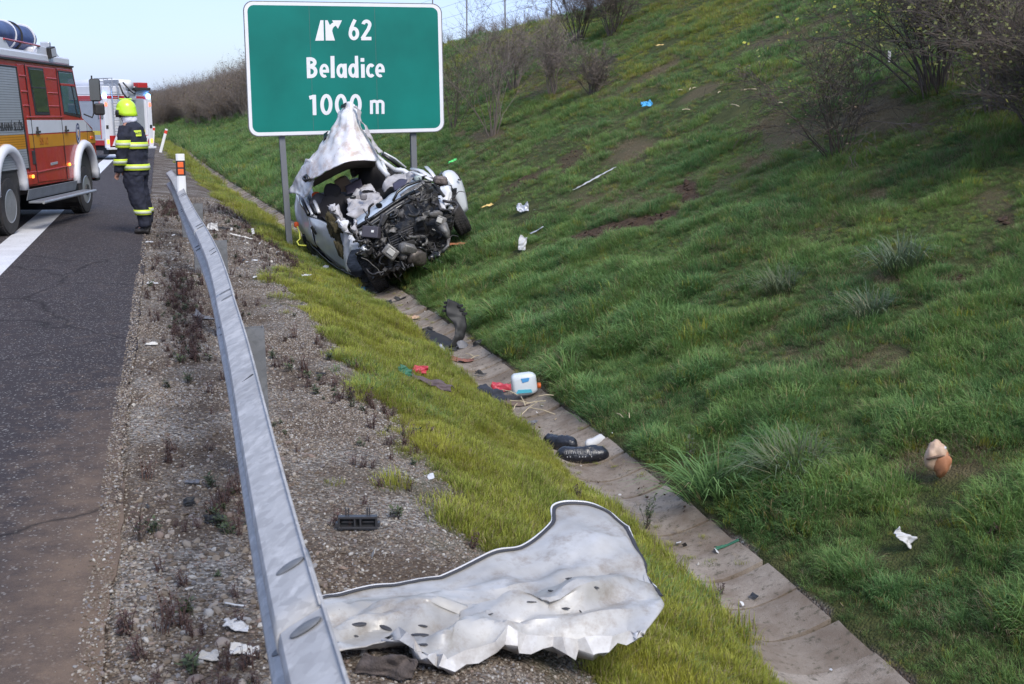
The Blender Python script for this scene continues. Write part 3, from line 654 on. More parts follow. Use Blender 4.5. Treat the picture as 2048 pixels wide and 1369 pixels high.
# ------------------------------------------------------------------ guard rail
M_GALV = None
def mat_galv(name, base=(.37, .36, .355), rough=.55, metal=.12):
    m, nt, p = newmat(name); 
    v = N(nt, 'TexVoronoi'); v.inputs['Scale'].default_value = 38; t = N(nt, 'TexCoord'); nt.links.new(t.outputs['Object'], v.inputs['Vector']); sc = N(nt, 'SeparateColor'); nt.links.new(v.outputs['Color'], sc.inputs[0])
    c = mixc(nt, sc.outputs[0], [b * .86 for b in base], [b * 1.12 for b in base])
    n2 = noise(nt, 9, 8, .75); c = mixc(nt, ramp(nt, n2, [(.5, 0), (.62, .55)]), c, [b * 1.55 for b in base])
    n3 = noise(nt, 2.2, 8, .7); c = mixc(nt, ramp(nt, n3, [(.5, 0), (.75, .5)]), c, [base[0] * .55, base[1] * .52, base[2] * .5])
    nt.links.new(c, p.inputs['Base Color']); p.inputs['Metallic'].default_value = metal; p.inputs['Specular IOR Level'].default_value = .25
    nt.links.new(ramp(nt, n2, [(.4, rough), (.65, rough + .25)]), p.inputs['Roughness']); bump(nt, p, n2, .12, .004); return m
M_GALV = mat_galv('galvanised_steel'); M_GALVD = mat_galv('dull_galvanised_steel', (.15, .155, .165), .6, .3)
LIP = crom([(.235, -3, .74), (.238, 0, .75), (.245, 1.8, .75), (.255, 2.6, .75), (.285, 4.0, .75), (.31, 5.3, .75), (.335, 7.3, .75), (.335, 9.0, .75), (.285, 12.2, .75), (.245, 15.2, .76), (.21, 17.6, .77), (.15, 19.6, .79)], 14)
def lip_at(y):
    return np.array([np.interp(y, LIP[:, 1], LIP[:, 0]), y, np.interp(y, LIP[:, 1], LIP[:, 2])])
PRF = [(.004, .314), (-.002, .308), (.066, .272), (.080, .262), (.084, .250), (.084, .228), (.078, .214), (.016, .184), (.004, .174), (.0, .158), (.0, .146), (.006, .134), (.020, .124), (.076, .096), (.084, .084), (.084, .060), (.078, .046), (.0, .004)]
def guard_rail():
    t = thing('guard_rail', 'long galvanised steel guard rail running along the gravel verge', 'guard rail', (.25, 1.0, 0))
    inv = Matrix.Translation((-.25, -1.0, 0))
    for (y0, y1, e) in [(-3, 2.42, 0), (2.10, 6.40, .0035), (6.10, 10.4, 0), (10.1, 14.4, .0035), (14.1, 19.6, 0)]:
        ys = np.arange(y0, y1 + .001, .1); rows = []
        for y in ys:
            p = lip_at(y); q = lip_at(y + .05) - lip_at(y - .05); q /= np.linalg.norm(q); nx = np.array([-q[1], q[0], 0])  # towards the road
            tw = .10 * float(sst(11, 19.5, y)); wv = .0012 * math.sin(y * 2.3)
            rows.append([p + nx * ((o + e + wv) * math.cos(tw) - (h - .31) * math.sin(tw) * .3) + np.array([0, 0, h - .31 + .4 * wv]) for o, h in PRF])
        mb = MB().grid(np.array(rows)); o = mb.build('rail_beam', M_GALV, t, autosmooth=28, solid=.004); o.matrix_parent_inverse = inv
    bolt = MB().lathe([(.026, 0), (.025, .004), (.018, .009), (.0, .012)], 20).build('bolt', M_GALVD, t, smooth=True); bme = bolt.data; bpy.data.objects.remove(bolt)
    nrm = Vector((-.038, 0, .068)).normalized(); n2 = Vector((-.03, 0, -.062)).normalized()
    for y in (2.05, 2.36, 6.14, 6.36, 10.14, 10.36, 14.14, 14.36):
        for (o, h, nn) in ((.034, .289, nrm), (.047, .198, n2), (.05, .110, nrm)):
            p = lip_at(y); b = bpy.data.objects.new('bolt', bme); COL.objects.link(b); b.parent = t; b.matrix_parent_inverse = inv
            b.location = (p[0] - o - .004, y, p[2] - .31 + h + .002); b.rotation_euler = nn.to_track_quat('Z', 'Y').to_euler(); b.scale = (.65, 1.3, .55)
    M_HOLE = mat('slot_shadow', (.03, .03, .032), .8)
    for y in (8.2, 8.42, 4.2, 12.2):
        p = lip_at(y); mb = MB(); mb.box((0, 0, 0), (.05, .012, .002)); s = mb.build('slot', M_HOLE, t, bevel=.0009); s.location = (p[0] - .034, y, p[2] - .018); s.rotation_euler = (0, -math.atan2(.036, .068) , .5); s.matrix_parent_inverse = inv
    pm = MB(); W = .1; D = .055; T = .005
    pm.prism([(0, 0, 0), (W, 0, 0), (W, .02, 0), (W - T, .02, 0), (W - T, T, 0), (T, T, 0), (T, D, 0), (W - T, D, 0), (W - T, D - .015, 0), (W, D - .015, 0), (W, D + T, 0), (0, D + T, 0)], (0, 0, .95))
    post = pm.build('post', M_GALVD, t); pme = post.data; bpy.data.objects.remove(post)
    sp = MB(); sp.box((0, 0, 0), (.02, .07, .18)); spo = sp.build('spacer', M_GALVD, t, bevel=.003); sme = spo.data; bpy.data.objects.remove(spo)
    for y in (-1.9, 1.45, 5.35, 9.25, 13.2, 17.1):
        p = lip_at(y); o = bpy.data.objects.new('post', pme); COL.objects.link(o); o.parent = t; o.matrix_parent_inverse = inv
        o.location = (p[0] + .012, y, p[2] - .95 - .045); o.rotation_euler = (0, random.uniform(-.02, .05), random.uniform(-.05, .05))
        o = bpy.data.objects.new('spacer', sme); COL.objects.link(o); o.parent = t; o.matrix_parent_inverse = inv; o.location = (p[0] + .002, y + .03, p[2] - .16)
guard_rail()

# ------------------------------------------------------------------ delineator posts
M_WPLA = mat('white_post_plastic', (.72, .72, .72), .45, dirt=(.35, .32, .28), dirt_amt=.35); M_BLK = mat('black_band', (.02, .02, .022), .5)
M_ORR = mat('orange_reflector', (.75, .13, .03), .25, emit=None); M_REDR = mat('red_reflector', (.65, .06, .04), .25)
def delineator(loc, h, rot, label, big=False):
    t = thing('delineator_post', label, 'delineator', loc, rot, 'white delineator posts along the road')
    w2, d2 = .062, .032; mb = MB(); pr_ = [(-w2, d2 * .4, 0), (-w2, -d2 * .5, 0), (-w2 * .55, -d2, 0), (w2 * .55, -d2, 0), (w2, -d2 * .5, 0), (w2, d2 * .4, 0), (w2 * .6, d2, 0), (-w2 * .6, d2, 0)]
    mb.prism(pr_, (0, 0, h)); mb.build('post_body', M_WPLA, t, bevel=.004)
    s = 1.035; mb = MB(); mb.prism([(x * s, y * s, h - .22 if not big else h - .265) for x, y, z in pr_], (0, 0, .15 if not big else .185)); mb.build('band', M_BLK if big else M_REDR, t)
    if big:
        for k in range(2):
            mb = MB(); mb.box((0, -d2 * 1.06, h - .215 + .085 * k), (.082, .006, .066)); mb.build('reflector', M_ORR, t, bevel=.003)
    if big: t.scale = (.84, .84, 1)
    return t
pl = lip_at(15.2); delineator((pl[0] - .02, 15.15, .66), .52, (0, 0, -.05), 'white delineator with two orange reflectors fixed on the guard rail end', True)
pa = PZ(320, 303, 0); delineator((pa[0], pa[1], -.1), 1.15, (0, .30, 0), 'white delineator post leaning right with a red band beyond the rail')
pa = PZ(305, 290, 0); delineator((pa[0], pa[1], -.1), 1.1, (0, .12, 0), 'farthest small white delineator post just behind the firefighter')

# ------------------------------------------------------------------ motorway sign
SY = 20.0
def SG(px, py, off=0.0):
    return PY(px, py, SY - off)
def CG(cx, cy): return (470 + cx / 4.5636, cy / 4.5636)      # fine drawing units of the sign face
def lerp2(u, v):
    TL, TR, BR, BL = (486.5, 2.5), (882.5, 8.5), (888.5, 263.5), (498.5, 273.5)
    return tuple((TL[i] * (1 - u) + TR[i] * u) * (1 - v) + (BL[i] * (1 - u) + BR[i] * u) * v for i in (0, 1))
def rrect(inset, rad, n=7, uu=(0, 1), vv=(0, 1)):
    asp = 1.5; pts = []
    u0, u1 = uu[0] + inset / asp, uu[1] - inset / asp; v0, v1 = vv[0] + inset, vv[1] - inset; ru, rv = rad / asp, rad
    for cx, cy, a0 in ((u1 - ru, v0 + rv, -90), (u1 - ru, v1 - rv, 0), (u0 + ru, v1 - rv, 90), (u0 + ru, v0 + rv, 180)):
        for k in range(n):
            a = R_(a0 + 90 * k / (n - 1)); pts.append((cx + ru * math.cos(a), cy + rv * math.sin(a)))
    return pts
M_SWH = mat('sign_white_sheeting', (.70, .70, .74), .35, var=.04, coat=.2)
mg, nt, p = newmat('sign_green_sheeting'); n1 = noise(nt, .9, 4, .5); c = mixc(nt, ramp(nt, n1, [(.35, 0), (.65, 1)]), (.001, .135, .112), (.002, .18, .150))
n2 = noise(nt, 14, 6, .8, stretch=(.6, 1, 3)); c = mixc(nt, ramp(nt, n2, [(.66, 0), (.72, .35)]), c, (.25, .42, .38)); nt.links.new(c, p.inputs['Base Color']); p.inputs['Roughness'].default_value = .5; p.inputs['Specular IOR Level'].default_value = .25; M_GRN = mg
def stroke(mb, pts, wd, off, th=.002, closed=False, asp=1.0):
    """ribbon along pts (drawing units) of width wd"""
    pts = [np.array(q, float) for q in pts]; n = len(pts); L = []; Rr = []
    for i in range(n):
        a = pts[(i - 1) % n] if closed else pts[max(i - 1, 0)]; b = pts[(i + 1) % n] if closed else pts[min(i + 1, n - 1)]
        d = (b - a) / (np.linalg.norm(b - a) + 1e-9); nn = np.array([-d[1], d[0]]) * wd / 2; L.append(pts[i] + nn); Rr.append(pts[i] - nn)
    m = n if closed else n - 1
    for i in range(m):
        j = (i + 1) % n; q = [L[i], L[j], Rr[j], Rr[i]]
        mb.prism([SG(*CG(*v), off + th) for v in q], (0, th, 0))
def arc(cx, cy, rx, ry, a0, a1, n=18): return [(cx + rx * math.cos(R_(a0 + (a1 - a0) * k / (n - 1))), cy + ry * math.sin(R_(a0 + (a1 - a0) * k / (n - 1)))) for k in range(n)]
def road_sign():
    c0 = SG(690, 270); t = thing('motorway_sign', 'large green motorway exit sign with white lettering and border on two posts', 'road sign', (c0[0], SY, -.5))
    def bd(mb, name, m, **k):
        o = mb.build(name, m, None, **k); o.parent = t; o.matrix_parent_inverse = Matrix.Translation((-c0[0], -SY, .5)); return o
    mb = MB(); mb.prism([SG(*lerp2(*q), 0) for q in rrect(-.004, .075)], (0, .035, 0)); bd(mb, 'backing_frame', M_GALVD, bevel=.004)
    mb = MB(); a = [SG(*lerp2(*q), .004) for q in rrect(.003, .07)]; b = [SG(*lerp2(*q), .004) for q in rrect(.028, .05)]; n = len(a)
    for i in range(n): j = (i + 1) % n; mb.prism([a[i], a[j], b[j], b[i]], (0, .003, 0))
    bd(mb, 'white_border', M_SWH)
    ins = rrect(.0265, .05, 9)
    for (u0, u1) in ((0, .331), (.331, .662), (.662, 1)):
        pts = [(min(max(u, u0 + .0007), u1 - .0007), v) for u, v in ins]; out = []
        for q in pts:
            if not out or abs(q[0] - out[-1][0]) + abs(q[1] - out[-1][1]) > 1e-6: out.append(q)
        mb = MB(); mb.prism([SG(*lerp2(*q), .003) for q in out], (0, .0025, 0)); bd(mb, 'panel', M_GRN)
    G = []
    W = 36
    def g(name, strokes, w=W):
        mb = MB()
        for k, s in enumerate(strokes):
            cl = len(s) > 2 and s[-1] == 'c'; s = s[:-1] if cl else s
            stroke(mb, s, w, .004 + .0006 * k, closed=cl)
        bd(mb, name, M_SWH)
    ell = lambda cx, cy, rx, ry: arc(cx, cy, rx, ry, 0, 360 * 23 / 24, 24) + ['c']
    g('digit', [ell(1085, 308, 33, 46), [(1096, 182), (1078, 218), (1060, 262), (1052, 300)]], 31)
    g('digit', [arc(1200, 228, 30, 32, -170, 35) + [(1218, 266), (1196, 300), (1168, 345), (1160, 356)], [(1152, 354), (1245, 354)]], 31)
    g('letter', [[(668, 526), (674, 716)], arc(690, 572, 38, 30, -92, 92), arc(694, 656, 42, 42, -92, 92), [(660, 541), (700, 541)], [(664, 612), (706, 612)], [(668, 699), (706, 698)]], 33)
    def e(cx, cy): return [arc(cx, cy, 30, 50, 5, -300, 26), [(cx - 40, cy + 4), (cx + 44, cy + 4)]]
    g('letter', e(815, 648), 27); g('letter', [[(889, 513), (893, 713)]], 36)
    g('letter', [ell(970, 648, 29, 50), [(1004, 584), (1008, 713)]], 30); g('letter', [ell(1078, 646, 29, 50), [(1108, 512), (1114, 712)]], 30)
    g('letter', [[(1166, 588), (1169, 712)], [(1163, 532), (1163, 566)]], 34)
    g('letter', [arc(1240, 646, 29, 50, -45, -315, 24)], 29); g('letter', e(1323, 645), 27)
    g('digit', [[(722, 868), (727, 1053)], [(678, 895), (722, 884)]], 34)
    for cx in (834, 967, 1101): g('digit', [ell(cx, 956, 39, 80)], 33)
    g('letter', [[(1245, 918), (1246, 1043)], arc(1271, 950, 27, 24, -178, 0, 12) + [(1299, 1042)], arc(1324, 950, 27, 24, -178, 0, 12) + [(1351, 1042)]], 27)
    mb = MB()
    mb.prism([SG(*CG(*q), .006) for q in [(780, 187), (807, 187), (812, 372), (732, 374)]], (0, .002, 0))
    for poly in ([(822, 187), (845, 187), (869, 240), (888, 290), (912, 372), (828, 372)], [(862, 236), (884, 214), (914, 200), (930, 232), (904, 246), (892, 262), (886, 288)], [(885, 188), (976, 188), (940, 264)]):
        off = .006 + .0006 * len(poly) / 3; mb.prism([SG(*CG(*q), off) for q in poly], (0, .002, 0))
    bd(mb, 'exit_symbol', M_SWH)
    for k, (px, py0, lean) in enumerate([(573, 497, .01), (829, 470, 0)]):
        a = SG(px, 273, -.09); gz = float(ground(a[0], SY + .1)) - .3; mb = MB()
        h = (a[2] + .9) - gz; w2, d2, tt = .048, .05, .006
        pr2 = [(-w2, -d2, 0), (w2, -d2, 0), (w2, -d2 + tt, 0), (tt / 2, -d2 + tt, 0), (tt / 2, d2 - tt, 0), (w2, d2 - tt, 0), (w2, d2, 0), (-w2, d2, 0), (-w2, d2 - tt, 0), (-tt / 2, d2 - tt, 0), (-tt / 2, -d2 + tt, 0), (-w2, -d2 + tt, 0)]
        mb.prism(pr2, (0, 0, h)); o = bd(mb, 'post', mat('grey_post_steel', (.17, .18, .20), .5, .3, dirt=(.1, .09, .08))); o.location = (a[0], SY + .11, gz); o.rotation_euler = (0, -.035 if k == 0 else -.01, 0)
    for v in (.2, .8):
        mb = MB(); a = SG(*lerp2(.03, v), -.045); b = SG(*lerp2(.97, v), -.045); mb.tube([a, b], .018, 6); bd(mb, 'crossbar', M_GALVD)
road_sign()

# ------------------------------------------------------------------ fence on the crest
def crest_u(y):
    dl = np.interp(y, DY, DX); dz = np.interp(y, DY, DZ); kc = (1.66 + dz + .245 * (dl + DW)) / (.53 - .245) * np.interp(y, KY, KF); return dl + DW + kc
def crest_fence():
    y0 = 28; P0 = (crest_u(y0) + 1.2 + float(curve(y0)), y0); t = thing('crest_fence', 'wire fence of tall thin grey posts along the top of the embankment', 'fence', (P0[0], P0[1], float(ground(*P0))))
    mp_ = mat('fence_post_grey', (.20, .20, .21), .7); inv = Matrix.Translation([-v for v in t.location]); tops = []
    pme = MB().tube([(0, 0, -.3), (0, 0, 2.45)], .032, 6).build('fence_post', mp_); me = pme.data; bpy.data.objects.remove(pme)
    for k in range(16):
        y = y0 + k * 4.3; x = crest_u(y) + 1.2 + float(curve(y)); z = float(ground(x, y)); o = bpy.data.objects.new('fence_post', me); COL.objects.link(o); o.parent = t; o.matrix_parent_inverse = inv
        o.location = (x, y, z); o.rotation_euler = (random.uniform(-.02, .02), random.uniform(-.02, .02), 0); tops.append(Vector((x, y, z)))
        if k in (0, 10): 
            b = MB().tube([(x, y, z + 1.6), (x - .1, y + .9, z)], .024, 5); b.tube([(x, y, z + 1.6), (x - .1, y - .9, z)], .024, 5); q = b.build('brace', mp_, t); q.matrix_parent_inverse = inv
    for h in (.3, .8, 1.3, 1.8, 2.3):
        q = MB().tube([p + Vector((0, 0, h)) for p in tops], .006, 3).build('wire', mp_, t); q.matrix_parent_inverse = inv
crest_fence()

# ------------------------------------------------------------------ shrubs
M_BARK = mat_leafy('shrub_bark', (.050, .038, .030), (.13, .10, .08)); M_BARK2 = mat_leafy('grey_brown_bark', (.10, .078, .068), (.22, .18, .15))
M_LEAFY = mat_leafy('yellow_leaf', (.24, .26, .02), (.52, .50, .05), .5); M_LEAFO = mat_leafy('olive_leaf', (.07, .085, .02), (.24, .24, .05), .6); M_LEAFB = mat_leafy('brown_leaf', (.10, .065, .04), (.22, .15, .08), .6)
def shrub_mesh(seed, h, wd, stems, twigs, lean=0.0, thick=.018, droop=.3, leaf=0, lsize=.035, base=.12, forks=3, sparse=.85):
    r = random.Random(seed); A = MB(); B = MB(); Lf = MB(); tips = []
    def grow(p, d, ln, rad, lvl, mbb, dr):
        pts = [p]; rs = [rad]; n = 5 if lvl < 2 else 3
        for i in range(n):
            d = (d + Vector((r.gauss(0, .16), r.gauss(0, .16), r.gauss(0, .08) - dr * (i + 1) / n * .35))).normalized(); p = p + d * ln / n; pts.append(p); rs.append(rad * (1 - .75 * (i + 1) / n))
            if lvl < forks and i >= (1 if lvl == 0 else 0):
                for q in range(twigs if lvl == 0 else (3 if lvl == 1 else 2)):
                    if r.random() > sparse: continue
                    dd = (d + Vector((r.gauss(0, .55), r.gauss(0, .55), r.gauss(.05, .35)))).normalized(); grow(p, dd, ln * r.uniform(.3, .55), max(rs[-1] * .62, .003), lvl + 1, B, dr)
            if lvl >= 1: tips.append((p, d))
        mbb.tube(pts, rs, 4 if lvl == 0 else 3, False)
    for s in range(stems):
        a = r.uniform(0, 6.28); sp = r.uniform(.05, 1) * wd / h * .9; d = Vector((math.cos(a) * sp + lean, math.sin(a) * sp, 1)).normalized()
        grow(Vector((math.cos(a) * base * r.random(), math.sin(a) * base * r.random(), -.1)), d, h * r.uniform(.7, 1.05) * (1 + .25 * sp), thick * r.uniform(.6, 1.1), 0, A, droop * sp)
    for k in range(leaf):
        p, d = r.choice(tips); q = p + Vector((r.gauss(0, .06), r.gauss(0, .06), r.gauss(0, .06))); a = Vector((r.gauss(0, 1), r.gauss(0, 1), r.gauss(0, 1))).normalized(); b = a.orthogonal().normalized(); s_ = lsize * r.uniform(.5, 1.3)
        Lf.add([q, q + a * s_ * .5 + b * s_ * .38, q + a * s_, q + a * s_ * .5 - b * s_ * .38], [(0, 1, 2, 3)])
    return A, B, Lf
def shrub(px, py, hpx, wpx, label, seed, bark=None, leafm=None, leafm2=None, group='leafless shrubs on the embankment', **k):
    P = PG(px, py); q = (P - cC) @ cF; s = q / FPX; t = thing('shrub', label, 'shrub', tuple(P), (0, 0, 0), group)
    A, B, Lf = shrub_mesh(seed, hpx * s, wpx * s / 2, **k)
    A.build('stem', bark or M_BARK, t); o = B.build('twigs', bark or M_BARK, t)
    if Lf.v: Lf.build('foliage', leafm or M_LEAFB, t)
    return t
shrub(985, 272, 200, 200, 'leafless brown shrub with a narrow base right of the green sign', 1, stems=14, twigs=2, bark=M_BARK2, leaf=260, sparse=.55, thick=.013, lsize=.03, leafm=M_LEAFB, droop=.1)
shrub(905, 262, 150, 70, 'dark shrub half hidden behind the right edge of the green sign', 2, stems=9, twigs=2, leaf=160, sparse=.6, thick=.013, leafm=M_LEAFB)
shrub(1030, 178, 105, 110, 'bare shrub standing behind the narrow based one', 3, stems=12, twigs=2, bark=M_BARK2, leaf=200, leafm=M_LEAFB)
shrub(1105, 190, 115, 90, 'thin bare shrub in the middle of the upper bank', 4, stems=11, twigs=2, bark=M_BARK2, leaf=160, leafm=M_LEAFO)
shrub(1185, 190, 75, 100, 'low twiggy shrub below the big dark one at the crest', 5, stems=13, twigs=2, bark=M_BARK2, leaf=160, leafm=M_LEAFB)
shrub(1155, 92, 150, 190, 'big dark leafless shrub at the top edge near the crest', 6, stems=20, twigs=2, leaf=420, sparse=.7, leafm=M_LEAFB)
shrub(1225, 70, 110, 110, 'dark shrub right of the big one at the top edge', 16, stems=16, twigs=2, leaf=250, leafm=M_LEAFB)
shrub(1678, 312, 210, 330, 'bare arching shrub with branches sweeping left on the grassy bank', 7, stems=20, twigs=2, lean=-.35, droop=1.3, thick=.012, leaf=260, sparse=.55, leafm=M_LEAFB, lsize=.03)
shrub(1872, 186, 300, 420, 'large many stemmed shrub with sparse yellow leaves at the upper right', 8, stems=34, twigs=3, lean=-.15, droop=.9, thick=.017, leaf=1300, sparse=.5, lsize=.05, leafm=M_LEAFY, base=.22)
shrub(2015, 215, 330, 300, 'dense dark shrub with olive leaves at the right edge', 9, stems=28, twigs=3, leaf=4200, sparse=.6, lsize=.042, leafm=M_LEAFO, base=.3)
shrub(2110, 300, 260, 220, 'dark leafy shrub cut off by the right edge of the view', 10, stems=20, twigs=3, leaf=2600, lsize=.042, leafm=M_LEAFO, base=.3, droop=.8)
def thicket():
    kinds = []
    for i in range(5):
        A, B, Lf = shrub_mesh(300 + i, 2.4, 1.1, stems=12, twigs=3, thick=.022, leaf=260, lsize=.09, forks=2)
        n = len(A.v); A.add(B.v, B.f, 0); A.add(Lf.v, Lf.f, 1); o = A.build('bush', [M_BARK2, (M_LEAFB, M_LEAFO, M_LEAFB, M_BARK2, M_LEAFB)[i]]); kinds.append(o)
    X = []
    for (n, y0, y1, k0, k1) in [(520, 72, 125, 2.2, 12), (500, 110, 190, -.6, 16), (130, 25, 100, 11.5, 15.5)]:
        y = y0 + (y1 - y0) * rng.random(n); dl = np.interp(y, DY, DX); kk = k0 + (k1 - k0) * rng.random(n)
        if k0 > 10: u = crest_u(y) + .2 + 1.6 * rng.random(n)
        else: u = dl + DW + kk + 1.6 * sst(95, 62, y)
        x = u + curve(y); z = ground(x, y); s = .55 + .4 * rng.random(n)
        if k0 > 10: s = s * .22
        X.append((x, y, z, s))
    x, y, z, s = (np.concatenate([a[i] for a in X]) for i in range(4))
    r = rng.normal(0, .1, (len(x), 3)); r[:, 2] = rng.random(len(x)) * 6.28
    scatter('thicket', kinds, np.stack([x, y, z], -1), r, s, rng.integers(0, 5, len(x)), 'brown leafless thicket covering the far embankment')
thicket()
def far_fence():
    a = PD(388, 214, 105); b = PD(478, 192, 80); t = thing('picket_fence', 'row of thin pale posts standing in the far brown thicket', 'fence', tuple(a)); n = 30
    pm = MB().box((0, 0, .3), (.07, .07, 2.0)).build('fence_post', mat('pale_fence_post', (.38, .36, .36), .8)); me = pm.data; bpy.data.objects.remove(pm)
    for k in range(n):
        p = a + (b - a) * k / (n - 1); o = bpy.data.objects.new('fence_post', me); COL.objects.link(o); o.parent = t; o.location = (p[0] - a[0], p[1] - a[1], p[2] - a[2] - .6); o.scale = (1, 1, 1.3)
    q = MB().tube([(0, 0, .6), tuple(b - a + np.array([0, 0, .6]))], .02, 3).build('rail', mat('pale_fence_post', (.38, .36, .36)), t)
far_fence()
# ------------------------------------------------------------------ shared vehicle materials
M_RED = mat("fire_red_paint", (.40, .016, .018), .32, var=.08, scale=2, coat=.5, dirt=(.20, .05, .04), dirt_amt=.25)
M_WHT = mat('white_vehicle_paint', (.62, .63, .68), .35, var=.05, coat=.4, dirt=(.4, .38, .36), dirt_amt=.3)
M_YEL = mat('amber_reflective_stripe', (.50, .22, .015), .4, var=.06); M_YEL2 = mat('yellow_reflective_stripe', (.62, .50, .05), .4, var=.06)
M_SLV = mat('silver_shutter', (.42, .44, .48), .4, .4, var=.05); M_RUB = mat('tyre_rubber', (.022, .021, .023), .8, var=.3, scale=12, dirt=(.10, .085, .07), dirt_amt=.4)
M_BLKP = mat('black_plastic', (.018, .018, .020), .5, var=.3, dirt=(.08, .07, .06), dirt_amt=.35); M_CHR = mat('rim_metal', (.45, .46, .48), .38, .7, dirt=(.12, .10, .08), dirt_amt=.6)
M_GLS = mat('dark_window_glass', (.02, .03, .035), .06, var=.2, spec=.9, coat=1.0); M_GLSB = mat('bluish_window_glass', (.05, .12, .17), .06, spec=.9, coat=1.0)
M_AMB = mat('lit_amber_lamp', (.8, .25, .03), .3, emit=((1.0, .33, .04), 1.6)); M_BLU = mat('lit_blue_beacon', (.1, .3, .9), .3, emit=((.12, .38, 1.0), 14)); M_REDL = mat('lit_red_lamp', (.7, .05, .03), .3, emit=((1, .12, .06), 2.2))
M_TREAD = mat('checker_step_metal', (.22, .23, .25), .5, .5, bmp=.4, bscale=90); M_LTR = mat('dark_lettering', (.03, .03, .035), .5); M_LTO = mat('brown_lettering', (.30, .09, .01), .5)
def text_mesh(s, size, m, parent, name, loc, rot, align='LEFT', sx=1.0, off=0.0, depth=.0015):
    cu = bpy.data.curves.new(name, 'FONT'); cu.body = s; cu.size = size; cu.align_x = align; cu.extrude = depth; cu.offset = off; cu.resolution_u = 3
    o = bpy.data.objects.new(name, cu); COL.objects.link(o); dg = bpy.context.evaluated_depsgraph_get(); me = bpy.data.meshes.new_from_object(o.evaluated_get(dg)); bpy.data.objects.remove(o)
    me.materials.clear(); me.materials.append(m); o = bpy.data.objects.new(name, me); COL.objects.link(o); o.parent = parent; o.location = loc; o.rotation_euler = rot; o.scale = (sx, 1, 1); return o
def wheel(parent, c, r, wdt, side, dish=.08, hub=.0, rimr=.56, axis='Y'):
    """side -1: outer face towards -y"""
    s = side; h = wdt / 2
    tp = [(r * .60, -h * .96), (r * .80, -h), (r * .95, -h * .92), (r * .985, -h * .70), (r, -h * .4), (r, h * .4), (r * .985, h * .70), (r * .95, h * .92), (r * .80, h), (r * .60, h * .96), (r * .57, h * .5), (r * .57, -h * .5), (r * .60, -h * .96)]
    t = MB().lathe([(a, b * s) for a, b in tp], 40, axis, c); ob = t.build('tyre', M_RUB, parent, autosmooth=35)
    tr = MB()
    for k in range(44):
        a = 2 * math.pi * k / 44
        for q, off in ((-.55, 0), (0, .5), (.55, 0)):
            aa = a + off * 2 * math.pi / 44; rot = Matrix.Rotation(-aa, 3, 'Y') if axis == 'Y' else Matrix.Rotation(aa, 3, 'X')
            cc = (c[0] + math.cos(aa) * r * 1.0 * 1, c[1] + q * h, c[2] + math.sin(aa) * r) if axis == 'Y' else (c[0] + q * h, c[1] + math.cos(aa) * r, c[2] + math.sin(aa) * r)
            tr.box(cc, (.014, h * .42, r * .085) if axis == 'Y' else (h * .42, .014, r * .085), rot)
    tr.build('tread', M_RUB, parent)
    R1 = r * rimr
    rp = [(R1 * 1.05, h * .95), (R1 * 1.0, h * 1.0), (R1 * .93, h * .9), (R1 * .86, h * .3 - dish * .2), (R1 * .62, h * .2 - dish + hub), (R1 * .42, h * .3 - dish + hub * 1.5), (R1 * .34, h * .3 - dish + hub * 2.2), (R1 * .30, h * .32 - dish + hub * 2.6), (0, h * .33 - dish + hub * 2.6)]
    MB().lathe([(a, b * s) for a, b in rp], 32, axis, c).build('rim', M_CHR, parent, autosmooth=35)
    if axis == 'Y': MB().lathe([(R1 * .40, s * (h * .31 - dish + hub * 1.6)), (R1 * .38, s * (h * .5 - dish + hub * 2.2)), (0, s * (h * .55 - dish + hub * 2.4))], 20, axis, c).build('hub', M_BLKP, parent, autosmooth=35); MB().lathe([(R1 * .84, s * (h * .24 - dish * .2)), (R1 * .70, s * (h * .26 - dish * .55))], 32, axis, c).build('rim_groove', M_BLKP, parent)
    hb = MB()
    for k in range(8):
        a = 2 * math.pi * k / 8 + .2; q = R1 * .5; yy = s * (h * .26 - dish + hub * 1.3 + .012)
        cc = (c[0] + math.cos(a) * q, c[1] + yy, c[2] + math.sin(a) * q) if axis == 'Y' else (c[0] + yy, c[1] + math.cos(a) * q, c[2] + math.sin(a) * q)
        hb.lathe([(R1 * .07, -.02), (R1 * .07, .014), (R1 * .045, .02)], 8, axis, cc)
    hb.build('wheel_nuts', M_BLKP, parent)

